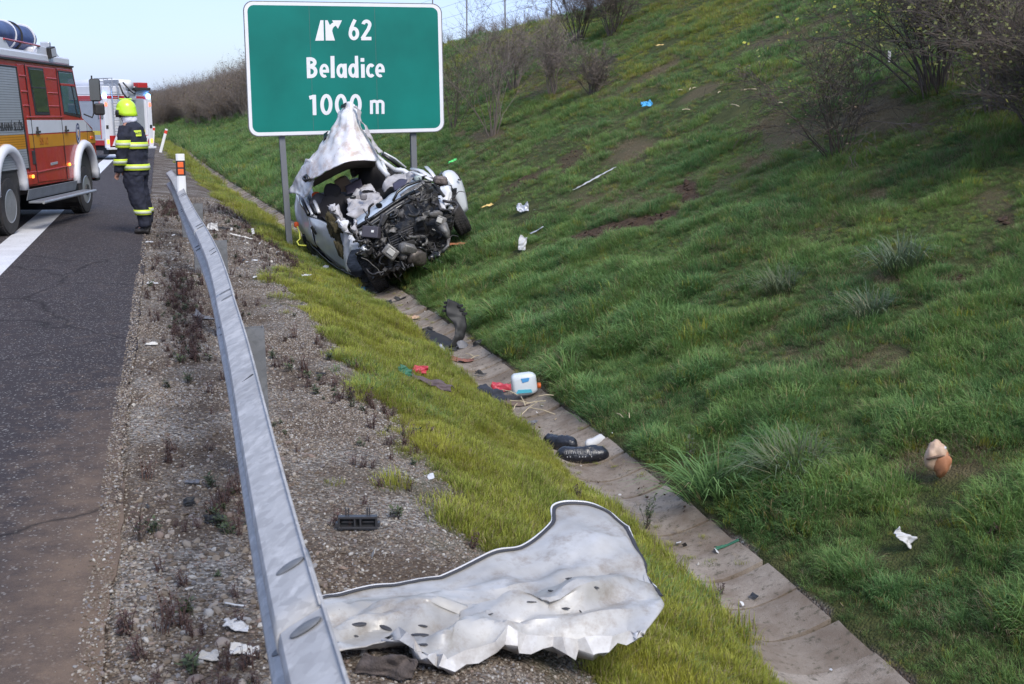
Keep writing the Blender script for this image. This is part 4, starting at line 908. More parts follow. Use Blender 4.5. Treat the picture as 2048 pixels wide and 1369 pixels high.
def rescue_truck():
    o = PZ(22, 471, 0); hd = math.atan2(3.627, .788)
    t = thing('rescue_truck', 'red and white rescue truck with amber stripe and rolled blue tarp on the roof', 'fire truck', (o[0], o[1], 0), (0, 0, hd), 'fire trucks parked on the road')
    Wd = 2.25
    def arch(cx, r, zc, n=10): return [(cx + r * math.cos(a), zc + r * math.sin(a) * 1.0) for a in np.linspace(math.pi, 0, n)]
    # body shell: silhouette with wheel arches
    out = [(-2.6, .62), (-.52, .62)] + arch(.02, .54, .60) + [(.56, .62), (3.22, .60)] + arch(3.76, .54, .58) + [(4.34, .55), (4.58, .58), (4.60, 1.05), (4.45, 1.42), (3.86, 1.60), (3.50, 2.40), (3.42, 2.43), (-2.6, 2.43)]
    mb = MB().prism([(x, 0, z) for x, z in out], (0, Wd, 0)); mb.build('body', M_RED, t, bevel=.02)
    MB().box((1.9, Wd / 2, .72), (5.3, Wd - .5, .5)).build('underbody', M_BLKP, t)
    # windscreen
    MB().prism([(3.90, .12, 1.62), (3.90, Wd - .12, 1.62), (3.56, Wd - .16, 2.34), (3.56, .16, 2.34)], (.03, 0, .012)).build('windscreen', M_GLS, t)
    # shutter with slats
    sh = MB(); sh.prism([(-2.3, -.004, .87), (.95, -.004, .87), (.70, -.004, 2.30), (-2.3, -.004, 2.30)], (0, .003, 0)); sh.build('shutter_back', M_BLKP, t)
    z = .89
    while z < 2.28:
        xr = .93 - (z - .87) / 1.43 * .25; MB().box(((-2.28 + xr) / 2, -.010, z + .017), (xr + 2.28, .010, .030)).build('slat', M_SLV if not (1.165 < z + .017 < 1.36) else M_YEL, t); z += .0345
    fr = MB(); fr.tube([(.975, -.012, .86), (.715, -.012, 2.315), (-2.3, -.012, 2.315)], .014, 6); fr.build('shutter_frame', M_BLKP, t)
    text_mesh('ZÁCHRANNÁ SLUŽBA', .16, M_LTR, t, 'lettering', (.86, -.020, 1.435), (R_(90), 0, 0), 'RIGHT', .80, .002)
    MB().box((-.25, -.03, 1.10), (.5, .03, .03)).build('shutter_handle', M_BLKP, t, bevel=.006)
    # doors
    def slab(name, poly, y, th, m, bev=.006, **k): return MB().prism([(x, y, z) for x, z in poly], (0, th, 0)).build(name, m, t, bevel=bev, **k)
    d1 = slab('door', [(1.32, .66), (2.74, .63), (2.55, 2.36), (1.10, 2.36)], -.012, .012, M_RED)
    d2 = slab('door', [(2.79, .63), (3.17, .62), (3.20, .78), (3.30, .97), (3.50, 1.14), (3.62, 1.19), (4.02, 1.19), (4.04, 1.50), (3.83, 1.60), (3.47, 2.37), (2.60, 2.37)], -.012, .012, M_RED)
    slab('side_panel', [(1.02, .66), (1.27, .66), (1.05, 2.36), (.76, 2.36)], -.010, .010, M_RED)
    slab('lower_panel', [(.60, .64), (1.29, .64), (1.29, .83), (.60, .83)], -.014, .010, M_RED)
    slab('gutter', [(-2.6, 2.405), (3.46, 2.405), (3.50, 2.435), (-2.6, 2.435)], -.03, .04, M_BLKP, .004)
    # windows
    slab('window_frame', [(1.20, 2.34), (1.91, 2.34), (2.09, 1.645), (1.40, 1.645)], -.020, .012, M_BLKP); slab('window_pane', [(1.25, 2.31), (1.87, 2.31), (2.03, 1.69), (1.44, 1.69)], -.024, .006, M_GLS)
    slab('window_bar', [(1.31, 2.055), (1.96, 2.055), (1.965, 2.035), (1.315, 2.035)], -.030, .008, M_BLKP, .002)
    slab('window_frame', [(2.63, 2.34), (3.43, 2.34), (3.77, 1.64), (3.70, 1.60), (2.81, 1.66)], -.020, .012, M_BLKP); slab('window_pane', [(2.67, 2.31), (3.38, 2.31), (3.46, 2.14), (2.71, 2.14)], -.024, .006, M_GLSB); slab('window_pane', [(2.73, 2.10), (3.47, 2.10), (3.70, 1.65), (2.84, 1.69)], -.024, .006, M_GLSB)
    slab('window_bar', [(3.28, 2.11), (3.32, 2.11), (3.52, 1.66), (3.46, 1.66)], -.030, .008, M_BLKP, .002); slab('window_bar', [(2.70, 2.14), (3.46, 2.14), (3.475, 2.105), (2.71, 2.105)], -.030, .008, M_RED, .002)
    # stripes
    slab('white_band', [(1.03, 1.375), (4.42, 1.375), (3.92, 1.56), (1.00, 1.575)], -.0155, .004, M_WHT, .001)
    slab('amber_band', [(1.06, 1.165), (4.56, 1.165), (4.50, 1.355), (1.03, 1.355)], -.0155, .004, M_YEL, .001)
    slab('pink_edge', [(1.0, 1.60), (2.80, 1.60), (2.80, 1.63), (1.0, 1.63)], -.022, .012, M_RED, .005)
    text_mesh('505 112', .155, M_LTO, t, 'number', (1.50, -.018, 1.205), (R_(90), 0, 0), 'LEFT', .78, .002)
    # ribs pressed in the panels
    for z_ in (2.20, 1.98, 1.78):
        for a, b in ((.80 + (2.36 - z_) * .16, 1.06 + (2.36 - z_) * .14), (2.02 + (2.36 - z_) * .12, 2.52 + (2.36 - z_) * .12)): MB().box(((a + b) / 2, -.014, z_), (b - a, .014, .022)).build('rib', M_RED, t, bevel=.006)
    slab('sill_rib', [(1.30, .80), (3.2, .83), (3.2, .85), (1.30, .82)], -.024, .014, M_RED, .004)
    # dark seams
    for poly in ([(1.285, .66), (1.31, .66), (1.092, 2.37), (1.067, 2.37)], [(2.755, .63), (2.78, .63), (2.585, 2.37), (2.56, 2.37)], [(4.05, 1.16), (4.065, 1.16), (4.065, 1.5), (4.05, 1.5)]): slab('seam', poly, -.0175, .003, M_BLKP, .0005)
    for x, z_ in ((1.42, 1.40), (2.84, 1.40)):
        MB().box((x, -.035, z_), (.16, .025, .03)).box((x - .02, -.03, z_ + .04), (.04, .02, .07)).build('door_handle', M_BLKP, t, bevel=.005)
    slab('vent', [(1.13, .93), (1.27, .93), (1.25, 1.13), (1.11, 1.13)], -.02, .012, M_BLKP); slab('badge', [(1.95, .88), (2.30, .89), (2.30, .93), (1.95, .92)], -.018, .005, M_SLV)
    # emblem
    e = MB(); e.lathe([(.0, 0), (.165, 0), (.165, .004), (0, .004)], 24, 'Y', (0, 0, 0)); eo = e.build('emblem', mat('emblem_navy', (.03, .04, .10), .5), t); eo.location = (3.50, -.022, 1.34); eo.scale = (.72, 1, 1.05); eo.rotation_euler = (0, .14, 0)
    e = MB(); 
    for k in range(28):
        a0, a1 = 2 * math.pi * k / 28, 2 * math.pi * (k + 1) / 28
        e.prism([(.135 * math.cos(a0), 0, .135 * math.sin(a0)), (.135 * math.cos(a1), 0, .135 * math.sin(a1)), (.112 * math.cos(a1), 0, .112 * math.sin(a1)), (.112 * math.cos(a0), 0, .112 * math.sin(a0))], (0, .004, 0))
    q = e.build('emblem_ring', mat('emblem_grey', (.35, .36, .42), .5), eo); q.location = (0, -.003, 0)
    e = MB().prism([(-.045, 0, .065), (.045, 0, .065), (.045, 0, -.02), (0, 0, -.075), (-.045, 0, -.02)], (0, .004, 0)); q = e.build('emblem_shield', M_WHT, eo); q.location = (0, -.004, 0)
    e = MB().box((0, 0, 0), (.014, .003, .10)).box((0, 0.0004, .025), (.05, .0022, .012)).box((0, .0004, -.002), (.065, .0022, .012)); q = e.build('emblem_cross', M_YEL, eo); q.location = (0, -.007, 0)
    # wheel arches
    for cx, zc in ((.02, .60), (3.76, .58)):
        rows = []
        for a in np.linspace(math.pi * 1.02, -.02, 16):
            rows.append([(cx + r * math.cos(a), y, zc + r * math.sin(a)) for r, y in ((.53, .05), (.53, -.075), (.56, -.095), (.625, -.085), (.65, -.05), (.655, -.004))])
        MB().grid(np.array(rows)).build('wheel_arch', M_WHT, t, smooth=True, solid=.008)
        MB().lathe([(.52, -.02), (.52, Wd - .1)], 24, 'Y', (cx, .03, zc)).build('wheel_well', M_BLKP, t)
    for cx in (.05, 3.80):
        for y, s in ((.10, -1), (Wd - .10, 1)):
            w_ = bpy.data.objects.new('wheel', None); COL.objects.link(w_); w_.parent = t; w_.location = (cx, y, .40); wheel(w_, (0, 0, 0), .40, .24, s, .10 if cx < 1 else .02, .0 if cx < 1 else .045)
    # step, lamps, mirrors
    MB().box((1.75, -.09, .52), (2.4, .012, .16), (.25, 0, 0)).build('step_guard', M_TREAD, t, bevel=.003); MB().box((1.85, -.21, .42), (2.7, .20, .03)).build('step', M_TREAD, t, bevel=.006)
    MB().tube([(.50, -.32, .415), (3.22, -.32, .415)], .022, 8).build('step_rail', M_CHR, t)
    for k in range(26): 
        pass
    for x, z_ in ((1.02, .76), (2.86, .86)): MB().box((x, -.035, z_), (.06, .03, .05)).build('side_lamp', M_AMB, t, bevel=.012)
    MB().box((4.30, -.02, 1.26), (.16, .02, .05)).build('turn_lamp', M_ORR, t, bevel=.006)
    MB().tube([(3.98, 0, 1.66), (4.05, -.12, 1.60), (4.02, -.16, 1.68), (4.02, -.16, 2.30)], .014, 6).build('mirror_arm', M_BLKP, t)
    MB().box((4.04, -.20, 2.06), (.09, .17, .38), (0, 0, .15)).build('mirror', M_BLKP, t, bevel=.03); MB().box((4.08, -.24, 1.74), (.10, .17, .20), (0, 0, .15)).build('mirror', M_BLKP, t, bevel=.03)
    MB().box((3.990, -.20, 2.06), (.004, .16, .34), (0, 0, .15)).build('mirror_glass', M_GLS, t)
    # front bar, bumper
    MB().tube([(4.62, .1, .55), (4.78, .12, .75), (4.80, .12, 1.15), (4.70, .14, 1.25)], .03, 8).tube([(4.80, .12, 1.0), (4.80, 2.1, 1.0)], .03, 8).tube([(4.80, .12, .75), (4.80, 2.1, .75)], .03, 8).tube([(4.62, 2.15, .55), (4.78, 2.13, .75), (4.80, 2.13, 1.15), (4.70, 2.11, 1.25)], .03, 8).build('bull_bar', M_BLKP, t, smooth=True)
    MB().box((4.66, Wd / 2, .62), (.22, Wd, .24)).build('bumper', M_BLKP, t, bevel=.03); MB().box((4.60, .2, .92), (.10, .26, .18)).build('headlight', M_GLSB, t, bevel=.02)
    # roof
    MB().box((.45, Wd / 2, 2.50), (6.0, Wd - .04, .13)).build('roof', M_WHT, t, bevel=.03)
    for y in (.03, Wd - .09):
        MB().prism([(x, y, z) for x, z in [(-2.6, 2.45), (-2.6, 2.70), (.45, 2.70), (.66, 2.57), (1.80, 2.57), (1.90, 2.685), (2.45, 2.665), (2.85, 2.60), (3.05, 2.50), (3.46, 2.455), (3.46, 2.44)]], (0, .06, 0)).build('roof_fairing', M_WHT, t, bevel=.01)
    MB().tube([(.40, .02, 2.685), (1.95, .02, 2.67)], .014, 6).build('roof_rail', M_RED, t)
    MB().box((2.4, Wd / 2, 2.60), (1.0, Wd - .2, .12)).build('roof_box', M_WHT, t, bevel=.03)
    MB().box((2.38, -.0, 2.60), (.17, .10, .16), (0, -.2, -.25)).build('work_light', M_BLKP, t, bevel=.01); MB().box((2.38, -.056, 2.60), (.13, .006, .12), (0, -.2, -.25)).build('work_light_glass', M_SLV, t)
    MB().box((2.90, .22, 2.72), (.11, .14, .13)).build('work_light', M_SLV, t, bevel=.015); MB().tube([(2.9, .25, 2.55), (2.9, .25, 2.72)], .02, 6).box((3.0, .2, 2.60), (.16, .05, .03), (0, .5, 0)).build('light_stand', M_BLKP, t)
    MB().lathe([(.08, 0), (.08, .05), (.0, .06)], 12, 'Z', (3.22, .25, 2.56)).build('horn', M_BLKP, t)
# --- rolled tarpaulin on the roof: a thing of its own
    T = thing("tarpaulin_roll", 'rolled dark blue tarpaulin strapped on the roof of the red rescue truck', 'tarpaulin', t.matrix_basis @ Vector((1.15, .34, 2.60)), (0, 0, hd))
    rows = []
    for x in np.linspace(-2.2, 1.15, 50):
        r0 = .205 * (1 - .10 * max(0, (x - .7)) ** 1) * (.985 + .03 * math.sin(x * 9)); e_ = 1 if -2.15 < x < 1.1 else .75
        rows.append([(x, r0 * e_ * math.cos(a) * (1 + .03 * math.sin(3 * a + x * 4)), .19 + r0 * e_ * .95 * math.sin(a) * (1 + .03 * math.cos(4 * a + x * 3))) for a in np.linspace(0, 2 * math.pi, 28, endpoint=False)])
    mb = MB().grid(np.array(rows), closed=True); mb.f.append(tuple(range(28))); mb.f.append(tuple(range(49 * 28, 50 * 28))); mb.mi += [0, 0]
    mb.build('sheet', mat('blue_tarp', (.03, .055, .16), .45, var=.35, scale=4, bmp=.4, bscale=12), T, smooth=True)
    for x in (.12, .38, .95): MB().lathe([(.215, -.012), (.222, 0), (.215, .012)], 28, 'X', (x, 0, .19)).build('strap', M_WHT if x != .38 else M_BLKP, T)
    return t
rescue_truck()

def pumper_truck():
    o = PZ(212, 321, 0); th = R_(90 + 43); t = thing('pumper_truck', 'silver and red fire engine with ladder, blue beacons and a lift platform seen from behind', 'fire truck', (o[0], o[1], 0), (0, 0, th), 'fire trucks parked on the road'); t.scale = (.92,) * 3
    # local: x forward, y left; left side plane y=0, body towards -y
    W = 2.45
    def bx(n, c, d, m, b=.01, **k): return MB().box(c, d).build(n, m, t, bevel=b, **k)
    bx('body', (3.5, -W / 2, 1.65), (7.0, W, 1.8), M_WHT, .03); bx('lower_body', (3.5, -W / 2, .72), (7.0, W - .004, .3), M_RED, .02); bx('roof_body', (3.5, -W / 2, 2.73), (7.0, W - .1, .34), M_WHT, .03); bx('chassis', (3.4, -W / 2, .62), (6.6, W - .5, .5), M_BLKP)
    for k in range(2):
        a = .16 + k * 3.0; b = a + 2.9
        for j in range(28): MB().box(((a + b) / 2, .006, .86 + j * .052), (b - a, .012, .046)).build('slat', M_SLV if not (.98 < .86 + j * .052 < 1.17) else M_YEL2, t)
        MB().tube([(a, .012, .84), (a, .012, 2.33), (b, .012, 2.33), (b, .012, .84)], .02, 4).build('shutter_frame', M_RED, t)
    bx('side_stripe', (3.5, .006, 1.07), (6.9, .006, .0), M_YEL2) if 0 else None
    bx('side_band', (3.5, .006, 2.44), (7.0, .012, .16), M_RED); bx('rear_band', (-.004, -W / 2, 2.46), (.012, W - .4, .12), M_RED); text_mesh('130', .36, M_LTR, t, 'number', (.32, .016, 1.60), (R_(90), 0, math.pi), 'LEFT', .62, .004)
    # rear face (x=0) 
    for y, nm in ((-.10, 'l'), (-W + .10, 'r')):
        bx('rear_pillar', (-.03, y, 1.45), (.10, .20, 1.95), M_WHT, .02)
        MB().lathe([(.085, 0), (.085, .12), (.05, .17), (0, .18)], 16, 'Z', (-.02, y, 2.44)).build('beacon', M_BLU, t, smooth=True)
        bx('tail_lamp', (-.09, y, 2.18), (.02, .10, .14), M_REDL); bx('tail_lamp', (-.09, y, .72), (.02, .12, .16), M_AMB); bx('lamp_cluster', (-.088, y, 1.30), (.01, .12, .14), M_BLKP)
    for j in range(30): MB().box((-.010, -W / 2 - .25, .95 + j * .05), (.012, 1.25, .044)).build('rear_slat', M_SLV if not (1.02 < .95 + j * .05 < 1.18) else M_YEL2, t)
    bx('rear_panel', (-.006, -W / 2, .75), (.02, W - .3, .42), M_RED)
    for k in range(5): MB().prism([(-.02, -.35 - k * .40, .56), (-.02, -.50 - k * .40, .56), (-.02, -.70 - k * .40, .94), (-.02, -.55 - k * .40, .94)], (-.006, 0, 0)).build('chevron', M_WHT, t)
    bx('rear_bumper', (-.15, -W / 2, .46), (.16, W, .09), M_WHT, .01); bx('underride', (.2, -W / 2, .32), (.3, W - .4, .2), M_BLKP)
    lm = MB()
    for y in (-.42, -.74): lm.tube([(-.12, y, .98), (-.10, y, 2.86), (.1, y, 3.0)], .022, 6)
    for k in range(8): lm.tube([(-.11, -.42, 1.12 + k * .22), (-.11, -.74, 1.12 + k * .22)], .016, 6)
    lm.build('ladder', M_CHR, t)
    # lift platform gear on top
    g = MB(); g.box((.5, -.95, 2.98), (.8, .06, .34)); g.box((.7, -1.25, 2.86), (1.2, .7, .12)); g.build('platform_cage', mat('cage_grey', (.25, .27, .31), .5, .3), t, bevel=.01)
    g = MB()
    for z in (2.95, 3.08, 3.2): g.tube([(.0, -.55, z), (1.0, -.55, z), (1.0, -1.2, z)], .016, 5)
    for x, y in ((0, -.55), (.5, -.55), (1, -.55), (1, -1.2)): g.tube([(x, y, 2.85), (x, y, 3.22)], .016, 5)
    g.build('railing', M_CHR, t)
    g = MB(); g.tube([(-.1, -1.35, 2.95), (1.6, -1.4, 3.05), (5.6, -1.5, 2.95)], [.20, .20, .17], 12); g.build('boom', M_WHT, t, smooth=True)
    g = MB(); g.tube([(-.16, -.75, 3.0), (-.25, -.85, 2.6), (-.22, -1.1, 2.4), (-.1, -1.3, 2.55), (0, -1.4, 2.9)], .035, 8); g.tube([(-.1, -1.0, 3.05), (-.3, -1.2, 2.7), (-.2, -1.5, 2.6), (-.05, -1.7, 2.9)], .03, 8); g.build('hose', M_BLKP, t, smooth=True)
    bx('gear_box', (.1, -2.0, 2.95), (.5, .5, .22), M_RED, .03); bx('gear_box', (-.05, -1.95, 2.80), (.3, .8, .12), M_BLKP, .02); bx('winch', (-.06, -1.35, 2.52), (.2, .5, .35), M_SLV, .03)
    for cx in (1.6, 5.4):
        for y, s in ((-.16, 1), (-W + .16, -1)):
            w_ = bpy.data.objects.new('wheel', None); COL.objects.link(w_); w_.parent = t; w_.location = (cx, y, .5); wheel(w_, (0, 0, 0), .5, .3, s, .05)
    bx('cab', (7.7, -W / 2, 1.65), (1.5, W, 2.1), M_RED, .08)
pumper_truck()

# ------------------------------------------------------------------ firefighter
def firefighter():
    o = PZ(284, 467, 0); s = .00156
    t = thing('person', 'firefighter in dark suit with yellow reflective bands and bright yellow helmet standing on the shoulder', 'person', (o[0], o[1], 0), (0, 0, -.28)); t.scale = (.97,) * 3
    def q(cx, cy, y=0.0): return ((cx - 235) * s, y, (1296 - cy) * s)
    M_NAVY = mat('navy_turnout_cloth', (.012, .014, .028), .85, var=.3, scale=14, bmp=.5, bscale=18); M_BAND = mat('yellow_reflective_band', (.55, .68, .05), .5, var=.08); M_BGREY = mat('silver_reflective_band', (.50, .54, .42), .4)
    M_SKIN = mat('skin', (.36, .19, .14), .55); M_HELM = mat('helmet_yellow', (.52, .78, .03), .3, coat=.5, var=.05); M_HOOD = mat('white_hood_cloth', (.55, .56, .66), .85, bmp=.5, bscale=25); M_BOOT = mat('black_boot', (.02, .018, .018), .5, bmp=.3)
    # body: one continuous skin mesh
    me = bpy.data.meshes.new('body'); V = [q(205, 740), q(205, 600), q(208, 430), q(195, 330), q(172, 262), q(160, 205), q(150, 140)]; E = [(i, i + 1) for i in range(6)]; rad = [.13, .13, .15, .12, .06, .085, .095]
    def chain(root, pts, rs):
        k = root
        for p, r in zip(pts, rs): V.append(p); rad.append(r); E.append((k, len(V) - 1)); k = len(V) - 1
        return k
    hl = chain(3, [q(165, 350, -.17), q(150, 530, -.23), q(95, 715, -.20), q(80, 750, -.20)], [.07, .05, .032, .034])
    for k, (dx, dz, ln) in enumerate([(-22, 22, .9), (-12, 32, 1), (0, 34, 1), (12, 30, .9)]):
        b = q(80 + dx * .4, 758, -.20 + (k - 1.5) * .016); c_ = q(72 + dx * .5, 758 + dz * .6, -.20 + (k - 1.5) * .018); d_ = q(80 + dx * .4, 760 + dz, -.20 + (k - 1.5) * .018); chain(hl, [b, c_, d_], [.011, .010, .008])
    chain(hl, [q(62, 752, -.20), q(54, 772, -.20)], [.011, .009])
    hr = chain(3, [q(175, 350, .17), q(110, 520, .22), q(62, 690, .19), q(52, 725, .19)], [.07, .05, .032, .034]); chain(hr, [q(46, 745, .19), q(50, 768, .19)], [.014, .009])
    chain(0, [q(215, 820, -.09), q(245, 1000, -.10), q(285, 1215, -.09), q(225, 1262, -.09)], [.095, .07, .045, .035]); chain(0, [q(215, 820, .09), q(240, 1000, .10), q(265, 1200, .10), q(185, 1245, .10)], [.095, .07, .045, .035])
    me.from_pydata(V, E, []); b = bpy.data.objects.new('body', me); COL.objects.link(b); b.parent = t
    md = b.modifiers.new('skin', 'SKIN'); sl = me.skin_vertices[0].data if me.skin_vertices else None
    if sl is None: 
        bm = bmesh.new(); bm.from_mesh(me); bm.verts.layers.skin.verify(); bm.to_mesh(me); bm.free(); sl = me.skin_vertices[0].data
    for i, r in enumerate(rad): sl[i].radius = (r, r)
    sl[0].use_root = True; b.modifiers.new('ss', 'SUBSURF').levels = 1; b.modifiers['ss'].render_levels = 2; me.materials.append(M_SKIN)
    def soft(o, vx=.016, it=5):
        m_ = o.modifiers.new('r', 'REMESH'); m_.mode = 'VOXEL'; m_.voxel_size = vx; m_.use_smooth_shade = True; m2 = o.modifiers.new('s', 'SMOOTH'); m2.iterations = it; m2.factor = .6
        tx = bpy.data.textures.new('folds', 'CLOUDS'); tx.noise_scale = .09; tx.noise_depth = 2; m3 = o.modifiers.new('d', 'DISPLACE'); m3.texture = tx; m3.strength = .045; m3.mid_level = .5; m3.texture_coords = 'LOCAL'
        return o
    torso = [(q(192, 262), (.07, .06)), (q(196, 285), (.15, .095)), (q(205, 330), (.215, .145)), (q(212, 420), (.225, .165)), (q(215, 520), (.22, .165)), (q(216, 620), (.215, .165)), (q(218, 700), (.22, .168)), (q(218, 762), (.225, .165))]
    j = MB().tube([a for a, _ in torso], [r for _, r in torso], 28)
    nearl = [(q(178, 318, -.15), (.10, .10)), (q(162, 400, -.215), (.092, .088)), (q(155, 500, -.235), (.08, .082)), (q(132, 590, -.24), (.072, .076)), (q(98, 700, -.215), (.062, .062)), (q(90, 728, -.21), (.060, .060))]
    farl = [(q(190, 320, .15), (.10, .10)), (q(130, 410, .215), (.09, .088)), (q(100, 510, .23), (.08, .08)), (q(82, 600, .22), (.07, .07)), (q(62, 690, .2), (.06, .06)), (q(58, 712, .2), (.058, .058))]
    for A in (nearl, farl): j.tube([a for a, _ in A], [r for _, r in A], 18)
    soft(j.build('jacket', M_NAVY, t))
    legs = MB(); nl = [(q(205, 735, -.08), (.135, .15)), (q(205, 800, -.10), (.12, .15)), (q(222, 900, -.11), (.105, .125)), (q(250, 1000, -.115), (.10, .115)), (q(275, 1090, -.11), (.095, .098)), (q(287, 1170, -.105), (.09, .090)), (q(292, 1228, -.10), (.09, .092))]
    fl = [(q(205, 735, .08), (.135, .15)), (q(205, 800, .10), (.12, .15)), (q(218, 900, .11), (.105, .12)), (q(240, 1000, .115), (.10, .11)), (q(260, 1090, .11), (.092, .095)), (q(268, 1170, .105), (.088, .09)), (q(268, 1205, .10), (.088, .09))]
    legs.tube([q(206, 700), q(206, 770)], [(.20, .155), (.215, .165)], 24)
    for A in (nl, fl): legs.tube([a for a, _ in A], [r for _, r in A], 20)
    soft(legs.build('trousers', M_NAVY, t))
    def ring(path, c0, c1, m, name='reflective_band', grow=.018, n=28):
        zs = [p[0][2] for p in path]; xs = [p[0][0] for p in path]; ys = [p[0][1] for p in path]; ra = [p[1][0] for p in path]; rb = [p[1][1] for p in path]
        o_ = np.argsort(zs); f_ = lambda a, z: float(np.interp(z, np.array(zs)[o_], np.array(a)[o_]))
        rows = []
        for cy in np.linspace(c0, c1, 4):
            z = (1296 - cy) * s; rows.append([(f_(xs, z) + (f_(rb, z) + grow) * math.cos(a), f_(ys, z) + (f_(ra, z) + grow) * math.sin(a), z) for a in np.linspace(0, 2 * math.pi, n, endpoint=False)])
        return MB().grid(np.array(rows), closed=True).build(name, m, t, smooth=True, solid=.006)
    for c0, c1, pth in ((452, 512, torso), (652, 708, torso), (432, 502, nearl), (455, 515, farl), (603, 660, nearl), (640, 688, farl), (1068, 1116, nl), (1058, 1100, fl)):
        ring(pth, c0, c1, M_BAND); mid = (c0 + c1) / 2; ring(pth, mid - 11, mid + 11, M_BGREY, 'silver_stripe', .023)
    MB().box((.0, 0, 0), (.10, .008, .085)).build('back_patch', M_BAND, t, bevel=.003); pt = t.children[-1] if 0 else bpy.data.objects[-1] if 0 else None
    bp = [c for c in kids(t) if c.name.startswith('back_patch')][0]; bp.location = q(283, 372, -.165); bp.rotation_euler = (0, -.05, .45)
    text_mesh('HaZZ', .04, M_LTR, bp, 'lettering', (-.042, -.0055, -.012), (R_(90), 0, 0), 'LEFT', .9, .001)
    # boots
    for (x, y) in ((250, -.10), (222, .10)):
        mb = MB(); zt = 1205 if y < 0 else 1185
        pts = [(q(x + 42, zt, y), (.062, .068)), (q(x + 42, zt + 45, y), (.055, .072)), ]; mb.tube([a for a, _ in pts], [r for _, r in pts], 16)
        pts = [(q(x + 75, 1272 if y < 0 else 1255, y), (.05, .045)), (q(x + 30, 1262 if y < 0 else 1246, y), (.055, .05)), (q(x - 25, 1268 if y < 0 else 1250, y), (.055, .040)), (q(x - 62, 1276 if y < 0 else 1260, y), (.04, .028))]; mb.tube([a for a, _ in pts], [(r[0], r[1]) for _, r in pts], 16)
        o2 = mb.build('boot', M_BOOT, t); m_ = o2.modifiers.new('r', 'REMESH'); m_.mode = 'VOXEL'; m_.voxel_size = .011; m_.use_smooth_shade = True; o2.modifiers.new('s', 'SMOOTH').iterations = 4
    # hood cloth, helmet
    mb = MB(); mb.tube([q(172, 215), q(182, 240), q(190, 270), q(195, 285)], [(.105, .10), (.112, .108), (.118, .112), (.10, .10)], 22); soft(mb.build('hood', M_HOOD, t), .013, 2)
    hm = MB(); rows = []
    cx, cy, cz = q(158, 150)
    for i, ph in enumerate(np.linspace(0, math.pi / 2, 12)):
        rr = math.cos(ph); rows.append([(cx + .136 * rr * math.cos(a) * (1.0), cy + .122 * rr * math.sin(a), cz + .135 * math.sin(ph)) for a in np.linspace(0, 2 * math.pi, 32, endpoint=False)])
    skirt = [[(cx + .138 * k * math.cos(a) + d, cy + .124 * k * math.sin(a), cz + z0 + .03 * max(0, -math.cos(a)) ) for a in np.linspace(0, 2 * math.pi, 32, endpoint=False)] for k, z0, d in ((1.05, -.105, .008), (1.02, -.06, .004), (1.01, -.02, 0))]
    hm.grid(np.array(skirt + rows), closed=True).build('helmet', M_HELM, t, smooth=True, solid=.006)
    MB().box((cx, cy, cz + .135), (.18, .024, .016)).build('helmet_ridge', M_HELM, t, bevel=.006)
    rows = [[(cx + 1.03 * .136 * math.cos(a) * k, cy + 1.03 * .122 * math.sin(a) * k, cz + z) for a in np.linspace(R_(120), R_(240), 16)] for k, z in ((1.04, -.02), (1.10, -.07), (1.06, -.12))]
    MB().grid(np.array(rows)).build('visor', M_BLKP, t, smooth=True, solid=.005)
    # face
    f = MB(); fx = cx - .085; f.tube([(fx - .005, cy, cz - .05), (fx - .022, cy, cz - .075), (fx - .036, cy, cz - .092), (fx - .02, cy, cz - .10)], [.010, .011, .013, .006], 8); f.build('nose', M_SKIN, t, smooth=True)
    f = MB().box((fx - .01, cy, cz - .125), (.02, .04, .010)); f.build('mouth', mat('lip', (.25, .09, .08), .5), t, bevel=.004)
    for sy in (-1, 1): MB().lathe([(0, -.010), (.010, 0), (0, .010)], 8, 'Z', (fx - .006, cy + sy * .028, cz - .055)).build('eye', mat('eye_white', (.5, .5, .5), .3), t, smooth=True)
firefighter()
